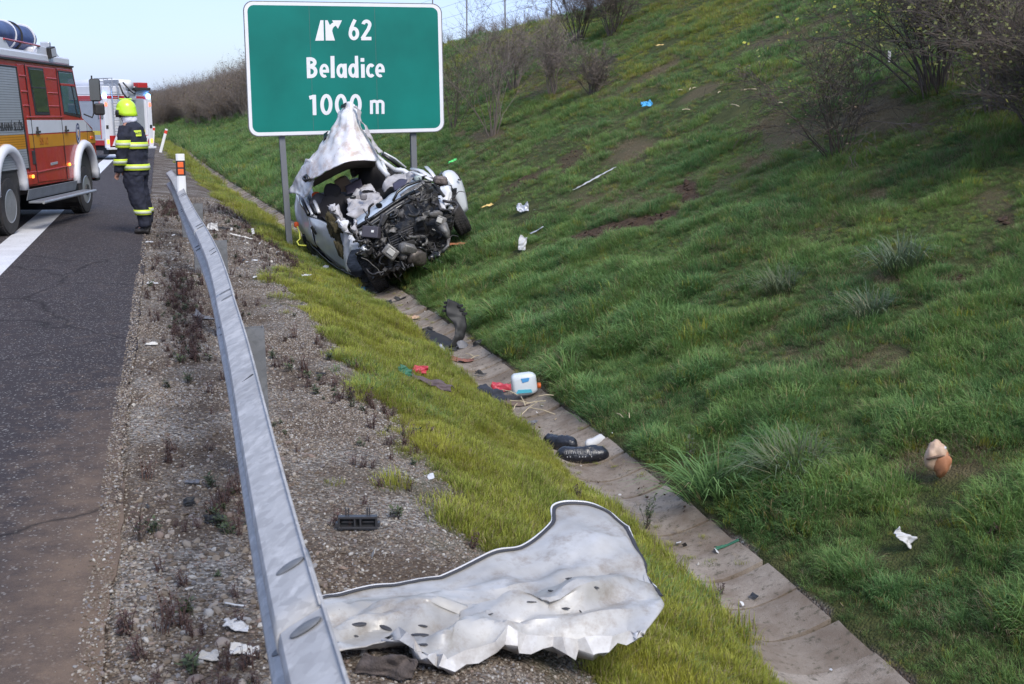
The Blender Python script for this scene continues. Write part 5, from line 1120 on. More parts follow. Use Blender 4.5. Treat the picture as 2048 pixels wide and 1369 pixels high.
# ------------------------------------------------------------------ wrecked car in the channel
def wreck():
    r = random.Random(5)
    t = thing('wrecked_car', 'crushed white car with torn up roof lying tilted in the channel below the sign', 'car', PD(760, 560, 18.0)); inv = Matrix.Translation([-v for v in t.location])
    def fin(o, lab=None):
        o.parent = t; o.matrix_parent_inverse = inv
        if lab: o['label'] = lab
        return o
    q = np.array([math.sin(YAW), math.cos(YAW), 0]); Z = np.array([0, 0, 1.0]); psi, rho = R_(27), R_(30)
    FW = math.sin(psi) * cR - math.cos(psi) * q; Bh = math.cos(psi) * cR + math.sin(psi) * q; BB = math.cos(rho) * Bh + math.sin(rho) * Z; UC = -math.sin(rho) * Bh + math.cos(rho) * Z
    O = PD(822, 487, 18.2)
    def W(a, b, c): return O + FW * a + BB * b + UC * c
    def mx(a, b, c, yaw=0.0):
        M = Matrix((list(FW), list(BB), list(UC))).transposed().to_4x4(); M.translation = Vector(W(a, b, c)); return M @ Matrix.Rotation(yaw, 4, 'Z')
    M_CAR = mat('white_car_paint', (.70, .71, .74), .28, var=.05, coat=.5, dirt=(.28, .22, .17), dirt_amt=.55, dirt_scale=2.2)
    M_CARG = mat('greyish_white_car_paint', (.54, .55, .58), .30, .05, var=.08, coat=.5, dirt=(.25, .22, .18), dirt_amt=.4)
    m, nt, p = newmat('scraped_roof_paint'); pos = geopos(nt); n1 = noise(nt, 3.0, 8, .72, vec=pos); n2 = noise(nt, 14, 8, .75, vec=pos)
    c = mixc(nt, ramp(nt, n1, [(.47, 0), (.62, .75)]), (.74, .73, .76), (.46, .33, .26)); c = mixc(nt, ramp(nt, n2, [(.60, 0), (.70, .8)]), c, (.13, .10, .09)); nt.links.new(c, p.inputs['Base Color']); p.inputs['Roughness'].default_value = .45; bump(nt, p, n2, .35, .03); M_ROOF = m
    M_LIN = mat('roof_liner', (.12, .10, .085), .9, dirt=(.05, .04, .035), bmp=.4); M_TRIM = mat('black_trim', (.012, .012, .013), .35, coat=.3); M_ENG = mat('engine_black', (.010, .010, .011), .45, var=.5, scale=20, dirt=(.05, .042, .036), dirt_amt=.6, dirt_scale=9, bmp=.3)
    M_ENG2 = mat('engine_dark_grey', (.035, .035, .042), .5, var=.4, scale=18, dirt=(.08, .065, .05), dirt_amt=.5, dirt_scale=10); M_ALU = mat('torn_aluminium', (.17, .165, .16), .5, .4, var=.5, scale=20, dirt=(.05, .04, .035), dirt_amt=.9, dirt_scale=8)
    M_SEAT = mat('seat_cloth_black', (.018, .016, .018), .9, bmp=.3); M_AIR = mat('airbag_cloth', (.42, .41, .43), .8, dirt=(.16, .13, .11), dirt_amt=.8, dirt_scale=5, bmp=.4, bscale=20); M_BEI = mat('beige_trim', (.42, .29, .20), .7); M_LIL = mat('greyish_lilac_trim', (.17, .14, .17), .7)
    M_MUD = mat('mud_and_roots', (.055, .045, .022), 1.0, var=.5, scale=22, bmp=.9, bscale=40)
    def sh(name, rows, m, ku=6, kv=6, cr=.02, cs=7, seed=0, sharp=False, solid=.006, lab=None, smooth=True):
        P = sheet(px_sheet(rows), ku, kv, cr, cs, seed, sharp); return fin(MB().grid(P).build(name, m, autosmooth=32, solid=solid), lab)
    # torn roof standing up as a cone
    sh('roof', [[(692, 208, 18.95), (697, 204, 18.85), (703, 205, 18.8), (708, 210, 18.9)],
                [(679, 230, 18.98), (690, 228, 18.75), (703, 228, 18.7), (716, 230, 18.9)],
                [(663, 253, 18.95), (684, 257, 18.62), (705, 256, 18.55), (724, 252, 18.9)],
                [(646, 285, 19.05), (672, 282, 18.55), (705, 280, 18.4), (737, 273, 18.85)],
                [(622, 318, 19.2), (662, 308, 18.55), (704, 303, 18.3), (752, 303, 18.8)],
                [(604, 335, 19.4), (645, 332, 18.65), (696, 318, 18.25), (756, 314, 18.75)],
                [(592, 362, 19.6), (626, 358, 18.8), (690, 326, 18.2), (753, 322, 18.7)]], M_ROOF, 7, 9, .04, 3.2, 3, lab='torn white roof skin folded up to a point', solid=.008)
    sh('roof', [[(611, 318, 19.25), (622, 320, 19.1), (632, 330, 18.95)], [(593, 352, 19.5), (607, 352, 19.3), (626, 362, 18.9)], [(583, 372, 19.7), (600, 374, 19.4), (620, 386, 19.0)], [(579, 388, 19.8), (592, 388, 19.5), (608, 398, 19.2)]], M_CAR, 6, 6, .035, 6, 8, lab='crumpled left roof corner hanging down')
    sh('roof_liner', [[(626, 362, 18.92), (660, 342, 18.6), (700, 322, 18.35), (752, 320, 18.8)], [(627, 374, 19.3), (660, 356, 19.1), (702, 338, 19.1), (748, 334, 19.3)], [(624, 370, 19.9), (665, 345, 20.0), (705, 330, 20.0), (742, 322, 20.1)]], M_LIN, 5, 6, .02, 6, 4)
    sh('roof_tear', [[(684, 210, 18.9), (692, 205, 18.8)], [(680, 216, 18.85), (690, 214, 18.75)]], M_TRIM, 3, 3, .02); sh('roof_tear', [[(648, 268, 18.95), (655, 262, 18.85)], [(646, 284, 18.9), (651, 278, 18.85)]], M_TRIM, 3, 3, .02)
    sh('torn_edge', [[(706, 214, 18.75), (716, 232, 18.7), (732, 262, 18.68), (745, 290, 18.65), (758, 306, 18.6)], [(712, 214, 18.8), (722, 236, 18.76), (738, 262, 18.74), (752, 288, 18.7), (766, 306, 18.65)]], M_AIR, 4, 6, .05, 9, 12)
    # left side: quarter panel, door, front wing
    sh('rear_quarter', [[(593, 388, 20.3), (600, 400, 20.0), (608, 415, 19.6), (617, 431, 19.3)], [(590, 415, 20.3), (599, 425, 20.0), (610, 440, 19.6), (621, 452, 19.2)], [(593, 440, 20.2), (602, 452, 19.9), (613, 465, 19.5), (627, 478, 19.1)], [(600, 462, 20.3), (609, 474, 20.0), (620, 486, 19.6), (634, 497, 19.2)]], M_CARG, 5, 6, .012, 5, 2)
    sh('sill', [[(607, 472, 20.2), (638, 506, 19.2), (672, 534, 18.4), (708, 552, 17.75)], [(611, 484, 20.25), (640, 514, 19.3), (674, 541, 18.5), (710, 558, 17.85)]], M_TRIM, 3, 8, .01)
    dr = sh('door', [[(617, 432, 19.3), (631, 438, 18.95), (645, 444, 18.6), (660, 451, 18.3)], [(622, 447, 19.15), (636, 455, 18.8), (653, 464, 18.45), (671, 474, 18.1)], [(628, 468, 19.1), (643, 480, 18.75), (661, 493, 18.35), (682, 508, 17.95)], [(633, 490, 19.1), (650, 508, 18.75), (672, 527, 18.35), (700, 545, 17.85)]], M_CARG, 6, 7, .016, 4, 6, lab='dented silver white front door')
    o = fin(MB().box((0, 0, 0), (.16, .03, .055)).build('door_handle', M_TRIM, bevel=.01)); o.location = PD(628, 461, 18.93); o.rotation_euler = (0, .8, -.9)
    sh('window_sill', [[(615, 429, 19.3), (636, 438, 18.85), (659, 448, 18.3)], [(617, 433, 19.28), (637, 443, 18.83), (661, 453, 18.28)]], M_TRIM, 3, 8, .004)
    sh('front_wing', [[(660, 452, 18.3), (672, 455, 18.0), (690, 462, 17.7), (708, 475, 17.5), (730, 488, 17.3)], [(672, 476, 18.05), (682, 480, 17.85), (697, 484, 17.6), (715, 490, 17.4), (736, 502, 17.25)], [(684, 508, 17.9), (690, 505, 17.75), (697, 498, 17.6), (710, 493, 17.45), (722, 500, 17.35)], [(700, 545, 17.8), (697, 528, 17.7), (697, 512, 17.65), (705, 500, 17.5), (716, 498, 17.4)]], M_CAR, 5, 5, .05, 7, 21, lab='crumpled torn front wing')
    for k, (a, b, c_, m_) in enumerate([((660, 420), (672, 415), .10, M_AIR), ((668, 416), (690, 448), .12, M_AIR), ((676, 440), (705, 470), .10, M_CAR), ((694, 455), (716, 490), .09, M_CAR), ((700, 474), (735, 500), .10, M_CAR), ((722, 462), (730, 495), .05, M_CAR), ((712, 440), (704, 470), .04, M_AIR), ((725, 490), (732, 512), .05, M_AIR)]):
        w_ = c_ * 130 / 2; dx, dy = b[0] - a[0], b[1] - a[1]; L_ = math.hypot(dx, dy) or 1; nx, ny = -dy / L_ * w_, dx / L_ * w_; d0 = 17.75 - .02 * k
        sh('torn_sheet', [[(a[0] + nx, a[1] + ny, d0), (a[0], a[1], d0 - .1), (a[0] - nx, a[1] - ny, d0 + .05)], [((a[0] + b[0]) / 2 + nx, (a[1] + b[1]) / 2 + ny, d0 - .1), ((a[0] + b[0]) / 2, (a[1] + b[1]) / 2, d0 - .16), ((a[0] + b[0]) / 2 - nx, (a[1] + b[1]) / 2 - ny, d0 - .05)], [(b[0] + nx, b[1] + ny, d0), (b[0], b[1], d0 - .08), (b[0] - nx, b[1] - ny, d0 + .03)]], m_, 5, 5, .06, 9, 30 + k)
    def tb(name, pts, rad, m, n=7, lab=None): return fin(MB().tube([PD(*p_) for p_ in pts], rad, n).build(name, m, smooth=True), lab)
    # rear and left pillars
    tb('pillar', [(597, 384, 19.9), (606, 403, 19.6), (617, 430, 19.25)], .035, M_TRIM); tb('pillar', [(604, 384, 19.8), (613, 403, 19.45), (625, 430, 19.1)], .028, M_CARG); tb('pillar', [(612, 378, 19.6), (620, 400, 19.35), (633, 428, 19.05)], .04, M_TRIM); tb('pillar', [(620, 376, 19.5), (628, 400, 19.25), (638, 426, 18.95)], .03, M_CAR)
    sh('rear_window', [[(597, 390, 20.0), (602, 388, 19.9)], [(600, 410, 19.8), (614, 428, 19.35)]], M_GLS, 4, 4, .0)
    tb('roof_hinge', [(608, 355, 19.0), (613, 352, 18.9), (618, 358, 18.85), (612, 362, 18.9), (607, 357, 18.95)], .03, M_TRIM); 
    # interior
    sh('cabin_floor', [[(625, 395, 19.9), (680, 375, 20.2), (760, 335, 20.2), (800, 345, 19.6)], [(636, 425, 19.2), (690, 425, 19.3), (760, 385, 19.4), (812, 375, 19.0)], [(662, 452, 18.5), (705, 468, 18.2), (770, 430, 18.4), (830, 385, 18.4)]], M_SEAT, 5, 6, .05, 5, 9)
    def blob(name, px, py, dep, sx, sy, sz, m, seed=0, rot=(0, 0, 0), amp=.12):
        bm = bmesh.new(); bmesh.ops.create_uvsphere(bm, u_segments=20, v_segments=14, radius=1)
        for v in bm.verts:
            c_ = v.co; e_ = 1 + amp * (float(fbm(np.array(c_.x * 1.7 + seed), np.array(c_.y * 1.7 + c_.z * 1.3), seed, 3)) - .5) * 2; v.co = Vector((math.copysign(abs(c_.x) ** .75, c_.x) * sx, math.copysign(abs(c_.y) ** .75, c_.y) * sy, math.copysign(abs(c_.z) ** .75, c_.z) * sz)) * e_
        me = bpy.data.meshes.new(name); bm.to_mesh(me); bm.free(); me.polygons.foreach_set('use_smooth', [True] * len(me.polygons)); me.materials.append(m); o = bpy.data.objects.new(name, me); COL.objects.link(o); o.location = PD(px, py, dep); o.rotation_euler = rot; return fin(o)
    blob('headrest', 665, 383, 19.0, .135, .07, .125, M_SEAT, 1, (0, .35, -.4)); blob('seat', 668, 425, 19.1, .25, .14, .32, M_SEAT, 2, (0, .45, -.4)); blob('seat', 635, 405, 19.3, .12, .1, .16, mat('grey_trim', (.12, .11, .12), .8), 3, (0, .5, 0))
    blob('seat', 752, 358, 19.6, .30, .16, .26, M_SEAT, 4, (0, .5, -.3)); blob('headrest', 728, 340, 19.7, .15, .09, .12, mat('brown_black_cloth', (.035, .028, .03), .9), 5, (0, .5, -.3)); blob('orange_bag', 632, 394, 19.3, .07, .05, .08, mat('orange_cloth', (.75, .10, .02), .7), 6)
    sh('beige_panel', [[(668, 362, 19.6), (690, 352, 19.7), (700, 360, 19.8)], [(672, 374, 19.5), (690, 370, 19.5), (704, 372, 19.6)], [(684, 385, 19.4), (695, 384, 19.4), (708, 385, 19.5)]], M_BEI, 4, 4, .02); sh('lilac_panel', [[(690, 372, 19.3), (712, 362, 19.4), (722, 360, 19.4)], [(694, 390, 19.2), (712, 382, 19.2), (726, 376, 19.3)]], M_LIL, 4, 4, .02)
    sh('grey_pillar_trim', [[(700, 340, 19.8), (710, 332, 19.9), (720, 330, 19.9)], [(704, 356, 19.7), (712, 350, 19.7), (722, 345, 19.8)]], M_ALU, 4, 4, .04); blob('steering_column', 700, 402, 18.8, .10, .08, .07, M_SEAT, 8)
    # dashboard, airbag, cowl
    sh('airbag', [[(693, 398, 18.6), (708, 388, 18.6), (722, 380, 18.7), (740, 372, 18.8)], [(692, 412, 18.4), (708, 405, 18.3), (728, 398, 18.35), (757, 385, 18.5)], [(696, 428, 18.2), (712, 425, 18.05), (732, 412, 18.1), (762, 395, 18.3)], [(710, 440, 18.0), (720, 440, 17.95), (738, 425, 18.05), (764, 404, 18.25)]], M_AIR, 7, 7, .09, 6, 41, lab='crumpled whitish airbag and dashboard'); sh('airbag', [[(718, 374, 18.7), (738, 368, 18.75), (744, 374, 18.7)], [(722, 388, 18.5), (745, 382, 18.5), (760, 388, 18.45)]], M_AIR, 6, 6, .06, 8, 44)
    blob('instrument_dial', 727, 394, 18.25, .055, .03, .055, mat('dial_grey', (.16, .15, .16), .4), 9); blob('air_vent', 706, 395, 18.4, .05, .03, .03, M_TRIM, 10)
    sh('cowl', [[(712, 437, 17.9), (740, 418, 17.95), (770, 398, 18.05), (800, 378, 18.15), (835, 362, 18.2)], [(714, 446, 17.75), (742, 428, 17.8), (772, 408, 17.9), (800, 390, 18.0), (838, 368, 18.1)], [(716, 454, 17.72), (744, 436, 17.75), (774, 415, 17.85), (802, 398, 17.95), (840, 374, 18.05)]], mat('pale_blue_grey_paint', (.42, .48, .56), .25, .2, coat=.5, dirt=(.15, .13, .12), dirt_amt=.4), 4, 8, .012, 8, 50, lab='bent pale blue grey bulkhead panel'); o = fin(MB().lathe([(.05, -.02), (.05, .01), (0, .012)], 14, 'Y').build('grommet', M_TRIM)); o.location = PD(758, 411, 17.82); o.rotation_euler = (.4, 0, 0); o.scale = (1, 1, .8)
    for k, (oy, rr, m_) in enumerate([(12, .028, M_TRIM), (20, .018, M_ALU), (26, .035, M_TRIM), (36, .022, M_ENG2)]):
        tb('crossbar', [(712, 444 + oy, 17.7 - .02 * k), (745, 424 + oy, 17.75 - .02 * k), (790, 393 + oy, 17.85 - .02 * k), (830, 372 + oy * .9, 17.9)], rr, m_)
    sh('chrome_strip', [[(800, 390, 17.75), (815, 378, 17.8), (835, 368, 17.85), (848, 362, 17.9)], [(802, 395, 17.72), (818, 384, 17.76), (838, 374, 17.8), (850, 368, 17.85)]], M_ALU, 3, 8, .008); tb('black_seal', [(786, 402, 17.8), (795, 385, 17.85), (812, 372, 17.9), (840, 362, 17.95), (862, 364, 17.9)], .022, M_TRIM)
    sh('crushed_bonnet', [[(762, 372, 18.9), (785, 352, 19.0), (808, 346, 19.0), (835, 345, 18.9), (860, 350, 18.7)], [(766, 380, 18.7), (786, 362, 18.75), (812, 352, 18.7), (838, 352, 18.6), (865, 360, 18.5)], [(768, 386, 18.5), (790, 376, 18.45), (815, 364, 18.4), (840, 360, 18.4), (868, 368, 18.35)]], M_AIR, 6, 6, .10, 8, 60, lab='concertinaed white bonnet remains'); sh('purple_panel', [[(785, 368, 18.3), (800, 359, 18.35), (815, 360, 18.3)], [(788, 382, 18.2), (800, 375, 18.2), (812, 368, 18.2)]], mat('dark_purple_plastic', (.05, .045, .075), .4), 4, 4, .01)
    # right pillar frame
    for pts, rr, m_ in [([(748, 308, 18.9), (760, 335, 18.7), (776, 352, 18.6)], .045, M_CARG), ([(748, 308, 18.95), (770, 326, 19.0), (790, 340, 19.0)], .035, M_CARG), ([(764, 324, 18.9), (774, 350, 18.7)], .03, M_CAR), ([(764, 308, 19.0), (785, 322, 19.1), (806, 340, 19.2)], .03, M_TRIM), ([(768, 306, 19.0), (790, 318, 19.15), (812, 336, 19.2)], .018, M_CARG), ([(790, 340, 19.0), (808, 342, 19.0), (830, 358, 18.8)], .04, M_CAR), ([(800, 338, 19.05), (822, 356, 18.9)], .03, M_CARG)]:
        tb('pillar', pts, rr, m_)
    sh('side_window', [[(752, 314, 19.2), (768, 322, 19.2)], [(762, 336, 19.1), (782, 342, 19.1)]], M_TRIM, 3, 3, .0)
    # shards above the right wing
    for k, (a, m_, a2) in enumerate([([(826, 338, 18.7), (842, 342, 18.5), (862, 356, 18.4)], M_CARG, .06), ([(852, 334, 18.6), (862, 344, 18.5), (870, 356, 18.4)], M_CARG, .04), ([(826, 345, 18.4), (845, 352, 18.3), (866, 362, 18.3)], M_CAR, .05), ([(884, 344, 18.7), (876, 356, 18.5)], M_TRIM, .015), ([(836, 356, 18.3), (852, 352, 18.2)], M_ALU, .03)]): tb('twisted_strip', a, [(a2, a2 * .35)] * len(a), m_)
    blob('crushed_headlamp', 881, 362, 18.2, .12, .08, .075, mat('rusty_grey_mesh', (.16, .13, .12), .6, .4, var=.5, scale=30, bmp=.8), 11, (0, .1, 0), .3); blob('crushed_headlamp', 836, 358, 18.2, .06, .05, .05, mat('lamp_glass_grey', (.28, .33, .32), .15), 12)
    # right door / wing panel swung open
    out = [(884, 348), (889, 343), (897, 341), (908, 343), (916, 350), (922, 360), (928, 378), (932, 396), (936, 419), (930, 426), (923, 430), (918, 420), (912, 408), (905, 400), (900, 390), (893, 372)]
    n_ = len(out); cen = np.mean([PD(x, y, 18.75) for x, y in out], axis=0); mb = MB(); ring0 = [PD(x, y, 18.7 + .006 * (x - 884) * .0 + .004 * (x - 900)) for x, y in out]; vs = []
    for k_ in (1, .8, .5, .2):
        for p_ in ring0: vs.append(cen + (p_ - cen) * k_ - cF * .10 * (1 - k_ ** 2))
    fs = [(i + j * n_, (i + 1) % n_ + j * n_, (i + 1) % n_ + (j + 1) * n_, i + (j + 1) * n_) for j in range(3) for i in range(n_)] + [tuple(range(3 * n_, 4 * n_))]
    mb.add(vs, fs); fin(mb.build('right_door', mat('smooth_silver_paint', (.55, .57, .60), .3, .1, coat=.4, var=.04), smooth=True, solid=.02), 'pale rounded door panel swung open on the right'); tb('door_edge', [(897, 341, 18.7), (908, 343, 18.72), (916, 350, 18.74), (922, 360, 18.76)], .008, M_TRIM); blob('door_hook', 919, 360, 18.65, .03, .02, .015, M_TRIM, 13)
    # engine bay: backing mass
    eng = [[(706, 470, 17.95), (745, 445, 18.0), (790, 410, 18.1), (850, 372, 18.3), (895, 365, 18.5)], [(715, 492, 17.7), (755, 470, 17.6), (805, 438, 17.7), (855, 405, 17.9), (905, 385, 18.3)], [(730, 520, 17.6), (770, 500, 17.45), (820, 470, 17.5), (865, 440, 17.7), (912, 415, 18.2)], [(750, 545, 17.7), (785, 532, 17.5), (830, 512, 17.55), (870, 485, 17.7), (905, 450, 18.1)], [(770, 560, 17.9), (800, 548, 17.8), (838, 532, 17.8), (872, 508, 17.9), (900, 480, 18.2)]]
    P = sheet(px_sheet(eng), 9, 9, .13, 5.5, 70); fin(MB().grid(P).build('engine_bay', M_ENG, smooth=False), 'dark crushed engine bay')
    P = sheet(px_sheet([[(x, y, d + .35) for x, y, d in rw] for rw in eng]), 4, 4, .02); fin(MB().grid(P).build('bulkhead', M_ENG, smooth=False))
    # engine bay: recognisable pieces
    def bxp(name, px, py, dep, dx, dy, dz, m, rot=(0, 0, 0), bev=.012, lab=None):
        o = fin(MB().box((0, 0, 0), (dx, dy, dz)).build(name, m, bevel=bev), lab); o.location = PD(px, py, dep); e = Euler(rot).to_matrix() ; base = Matrix((list(cR), list(cF), list(cU))).transposed(); o.rotation_euler = (base @ e).to_euler(); return o
    bxp('fuse_box', 743, 465, 17.25, .25, .16, .17, mat('fuse_box_grey', (.055, .05, .065), .5), (0, .10, -.2)); bxp('fuse_box_label', 745, 463, 17.16, .04, .006, .035, M_WPLA, (0, .1, -.2), .001)
    bxp('bracket', 762, 448, 17.3, .05, .04, .30, M_ENG2, (0, .18, 0)); bxp('bracket', 776, 455, 17.35, .10, .05, .06, M_ALU, (0, .3, .3))
    for k in range(7): bxp('radiator_fin', 800, 462 + k * 5, 17.32 - .01 * k, .42, .03, .018, M_ENG2 if k % 2 else M_ENG, (0, -.42, 0), .004)
    bxp('gearbox_cover', 781, 505, 17.1, .22, .10, .17, M_ALU, (0, .65, .1), .02); bxp('cover_plate', 782, 505, 17.04, .12, .02, .09, mat('pale_alloy', (.32, .31, .29), .5, .3), (0, .65, .1), .01)
    blob('alternator', 816, 498, 17.2, .14, .11, .09, M_ALU, 20, (0, .3, 0), .35); blob('engine_block', 832, 515, 17.3, .15, .12, .12, mat('oily_metal', (.10, .085, .075), .45, .5, var=.5, scale=15, dirt=(.03, .025, .02), dirt_scale=12), 21, (0, .2, .3), .35); blob('pump', 806, 512, 17.25, .07, .07, .06, M_ALU, 22, amp=.3)
    bxp('suspension_arm', 882, 443, 17.5, .15, .07, .15, M_ALU, (0, .35, .2), .02); bxp('arm_plate', 879, 441, 17.44, .09, .02, .08, mat('pale_alloy', (.5, .49, .46)), (0, .35, .2), .01); blob('ball_joint', 872, 429, 17.55, .10, .07, .055, M_ALU, 23, amp=.4)
    tb('suspension_leg', [(884, 450, 17.5), (892, 465, 17.5), (898, 478, 17.5)], [.085, .06, .03], M_ALU); tb('suspension_leg', [(898, 476, 17.5), (896, 492, 17.48), (886, 502, 17.45)], [.028, .026, .02], M_ALU)
    sh('torn_sheet', [[(880, 374, 18.1), (892, 374, 18.15), (902, 372, 18.2)], [(884, 396, 17.9), (895, 396, 17.9), (904, 395, 18.0)], [(886, 418, 17.8), (894, 419, 17.8), (905, 420, 17.9)]], M_CAR, 6, 5, .05, 9, 81); sh('torn_sheet', [[(876, 392, 17.8), (884, 390, 17.85)], [(882, 420, 17.7), (892, 420, 17.7)]], M_CARG, 5, 3, .02, 9, 82)
    reg = [(715, 480), (745, 455), (790, 425), (840, 385), (880, 380), (895, 430), (885, 480), (860, 510), (810, 530), (770, 540), (740, 510)]
    def rp():
        while True:
            i, j = r.randrange(len(reg)), r.randrange(len(reg)); k_ = r.random(); x = reg[i][0] * k_ + reg[j][0] * (1 - k_); y = reg[i][1] * k_ + reg[j][1] * (1 - k_); return x, y
    def dep_at(x, y): return 17.35 + max(0, (x - 820)) * .006 - (y - 450) * .0005
    for k in range(46):
        x, y = rp(); L_ = r.uniform(20, 70); a = r.uniform(0, 6.28); pts = []
        for j in range(6): pts.append((x, y, dep_at(x, y) - r.uniform(0, .15))); a += r.gauss(0, .8); x += math.cos(a) * L_ / 5; y += math.sin(a) * L_ / 5
        P3 = crom([PD(*p_) for p_ in pts], 3); fin(MB().tube(P3, r.choice([.006, .008, .012, .018, .024]), 6).build('hose' if k % 2 else 'cable', r.choice([M_ENG, M_ENG, M_ENG, M_TRIM, M_TRIM, M_ENG2, M_ENG2, M_ALU]), smooth=True))
    for k in range(44):
        x, y = rp(); bxp('engine_part', x, y, dep_at(x, y) - r.uniform(-.05, .10), r.uniform(.04, .20), r.uniform(.03, .10), r.uniform(.02, .09), r.choice([M_ENG, M_ENG, M_ENG, M_ENG2, M_TRIM, M_ENG, M_ENG, M_ENG2, M_ALU]), (r.uniform(-.6, .6), r.uniform(-1.2, 1.2), r.uniform(-.5, .5)), .008)
    for k in range(26):
        x, y = rp(); z_ = r.uniform(5, 12); d0 = dep_at(x, y) - .05; sh('metal_scrap', [[(x + r.gauss(0, 2) + i * z_, y + r.gauss(0, 2) + j * z_ * .7 - i * z_ * .4, d0 + r.gauss(0, .05)) for i in range(3)] for j in range(3)], r.choice([M_ALU, M_ENG2, M_ENG, M_ENG, M_TRIM, M_ENG]), 4, 4, .03, 12, 90 + k, smooth=False)
    for (x, y, l, m_) in [(790, 540, 16, M_ALU), (775, 535, 22, M_ENG2), (800, 552, 12, M_TRIM), (760, 530, 26, M_ENG), (842, 520, 14, M_ALU), (868, 500, 14, M_ENG2)]:
        tb('dangling_wire', [(x, y - l, 17.4), (x + 3, y - l * .3, 17.35), (x - 3, y + l * .4, 17.35), (x + 4, y + l, 17.4)], .007, m_)
    # mud and turf caught in the wing
    for k, (x, y, w_, h_) in enumerate([(660, 440, 9, 14), (662, 462, 9, 16), (676, 478, 8, 16), (682, 500, 8, 20), (672, 455, 10, 12)]): blob('mud_clump', x, y, 18.1 - .1 * k, w_ * .0065, .04, h_ * .0070, M_MUD, 50 + k, (0, -.35, 0), .9)
    # wheels
    for (a, b, cc, yaw, nm) in ((.03, -.76, -.02, -.22, 1), (0.02, .86, -.02, -.25, -1), (-2.45, -.76, .12, 0, 1), (-2.45, .74, .0, 0, -1)):
        w_ = bpy.data.objects.new('wheel', None); COL.objects.link(w_); w_.parent = t; w_.matrix_parent_inverse = inv; w_.matrix_basis = mx(a, b, cc, yaw)
        wheel(w_, (0, 0, 0), .325, .23, -1 if nm > 0 else 1, .05)
    # straps
    Y_ = mat('yellow_strap', (.70, .72, .10), .5); tb('strap', [(594, 452, 19.8), (599, 466, 19.7), (600, 478, 19.6), (594, 484, 19.6), (598, 491, 19.5), (612, 492, 19.4)], .012, Y_); blob('orange_buckle', 593, 450, 19.8, .04, .03, .05, mat('orange_cloth', (.75, .10, .02)), 60)
    # underbody so that the shell is closed from behind
    sh('rear_shell', [[(598, 412, 20.6), (660, 388, 21.2), (730, 362, 21.2), (790, 345, 20.6)], [(600, 440, 20.7), (670, 415, 21.3), (740, 385, 21.3), (800, 380, 20.6)], [(612, 482, 20.6), (680, 465, 21.0), (750, 440, 21.0), (812, 420, 20.3)]], M_CARG, 4, 5, .03); sh('floor_pan', [[(612, 484, 20.3), (680, 462, 20.7), (812, 420, 20.2)], [(660, 520, 19.0), (740, 500, 19.3), (860, 440, 19.0)], [(710, 555, 17.9), (780, 530, 18.0), (880, 470, 18.2)]], M_ENG, 4, 4, .03); sh('right_side', [[(800, 345, 20.2), (840, 360, 19.2), (880, 370, 18.6)], [(812, 420, 20.2), (850, 425, 19.3), (895, 440, 18.6)]], M_CARG, 4, 5, .03)
wreck()
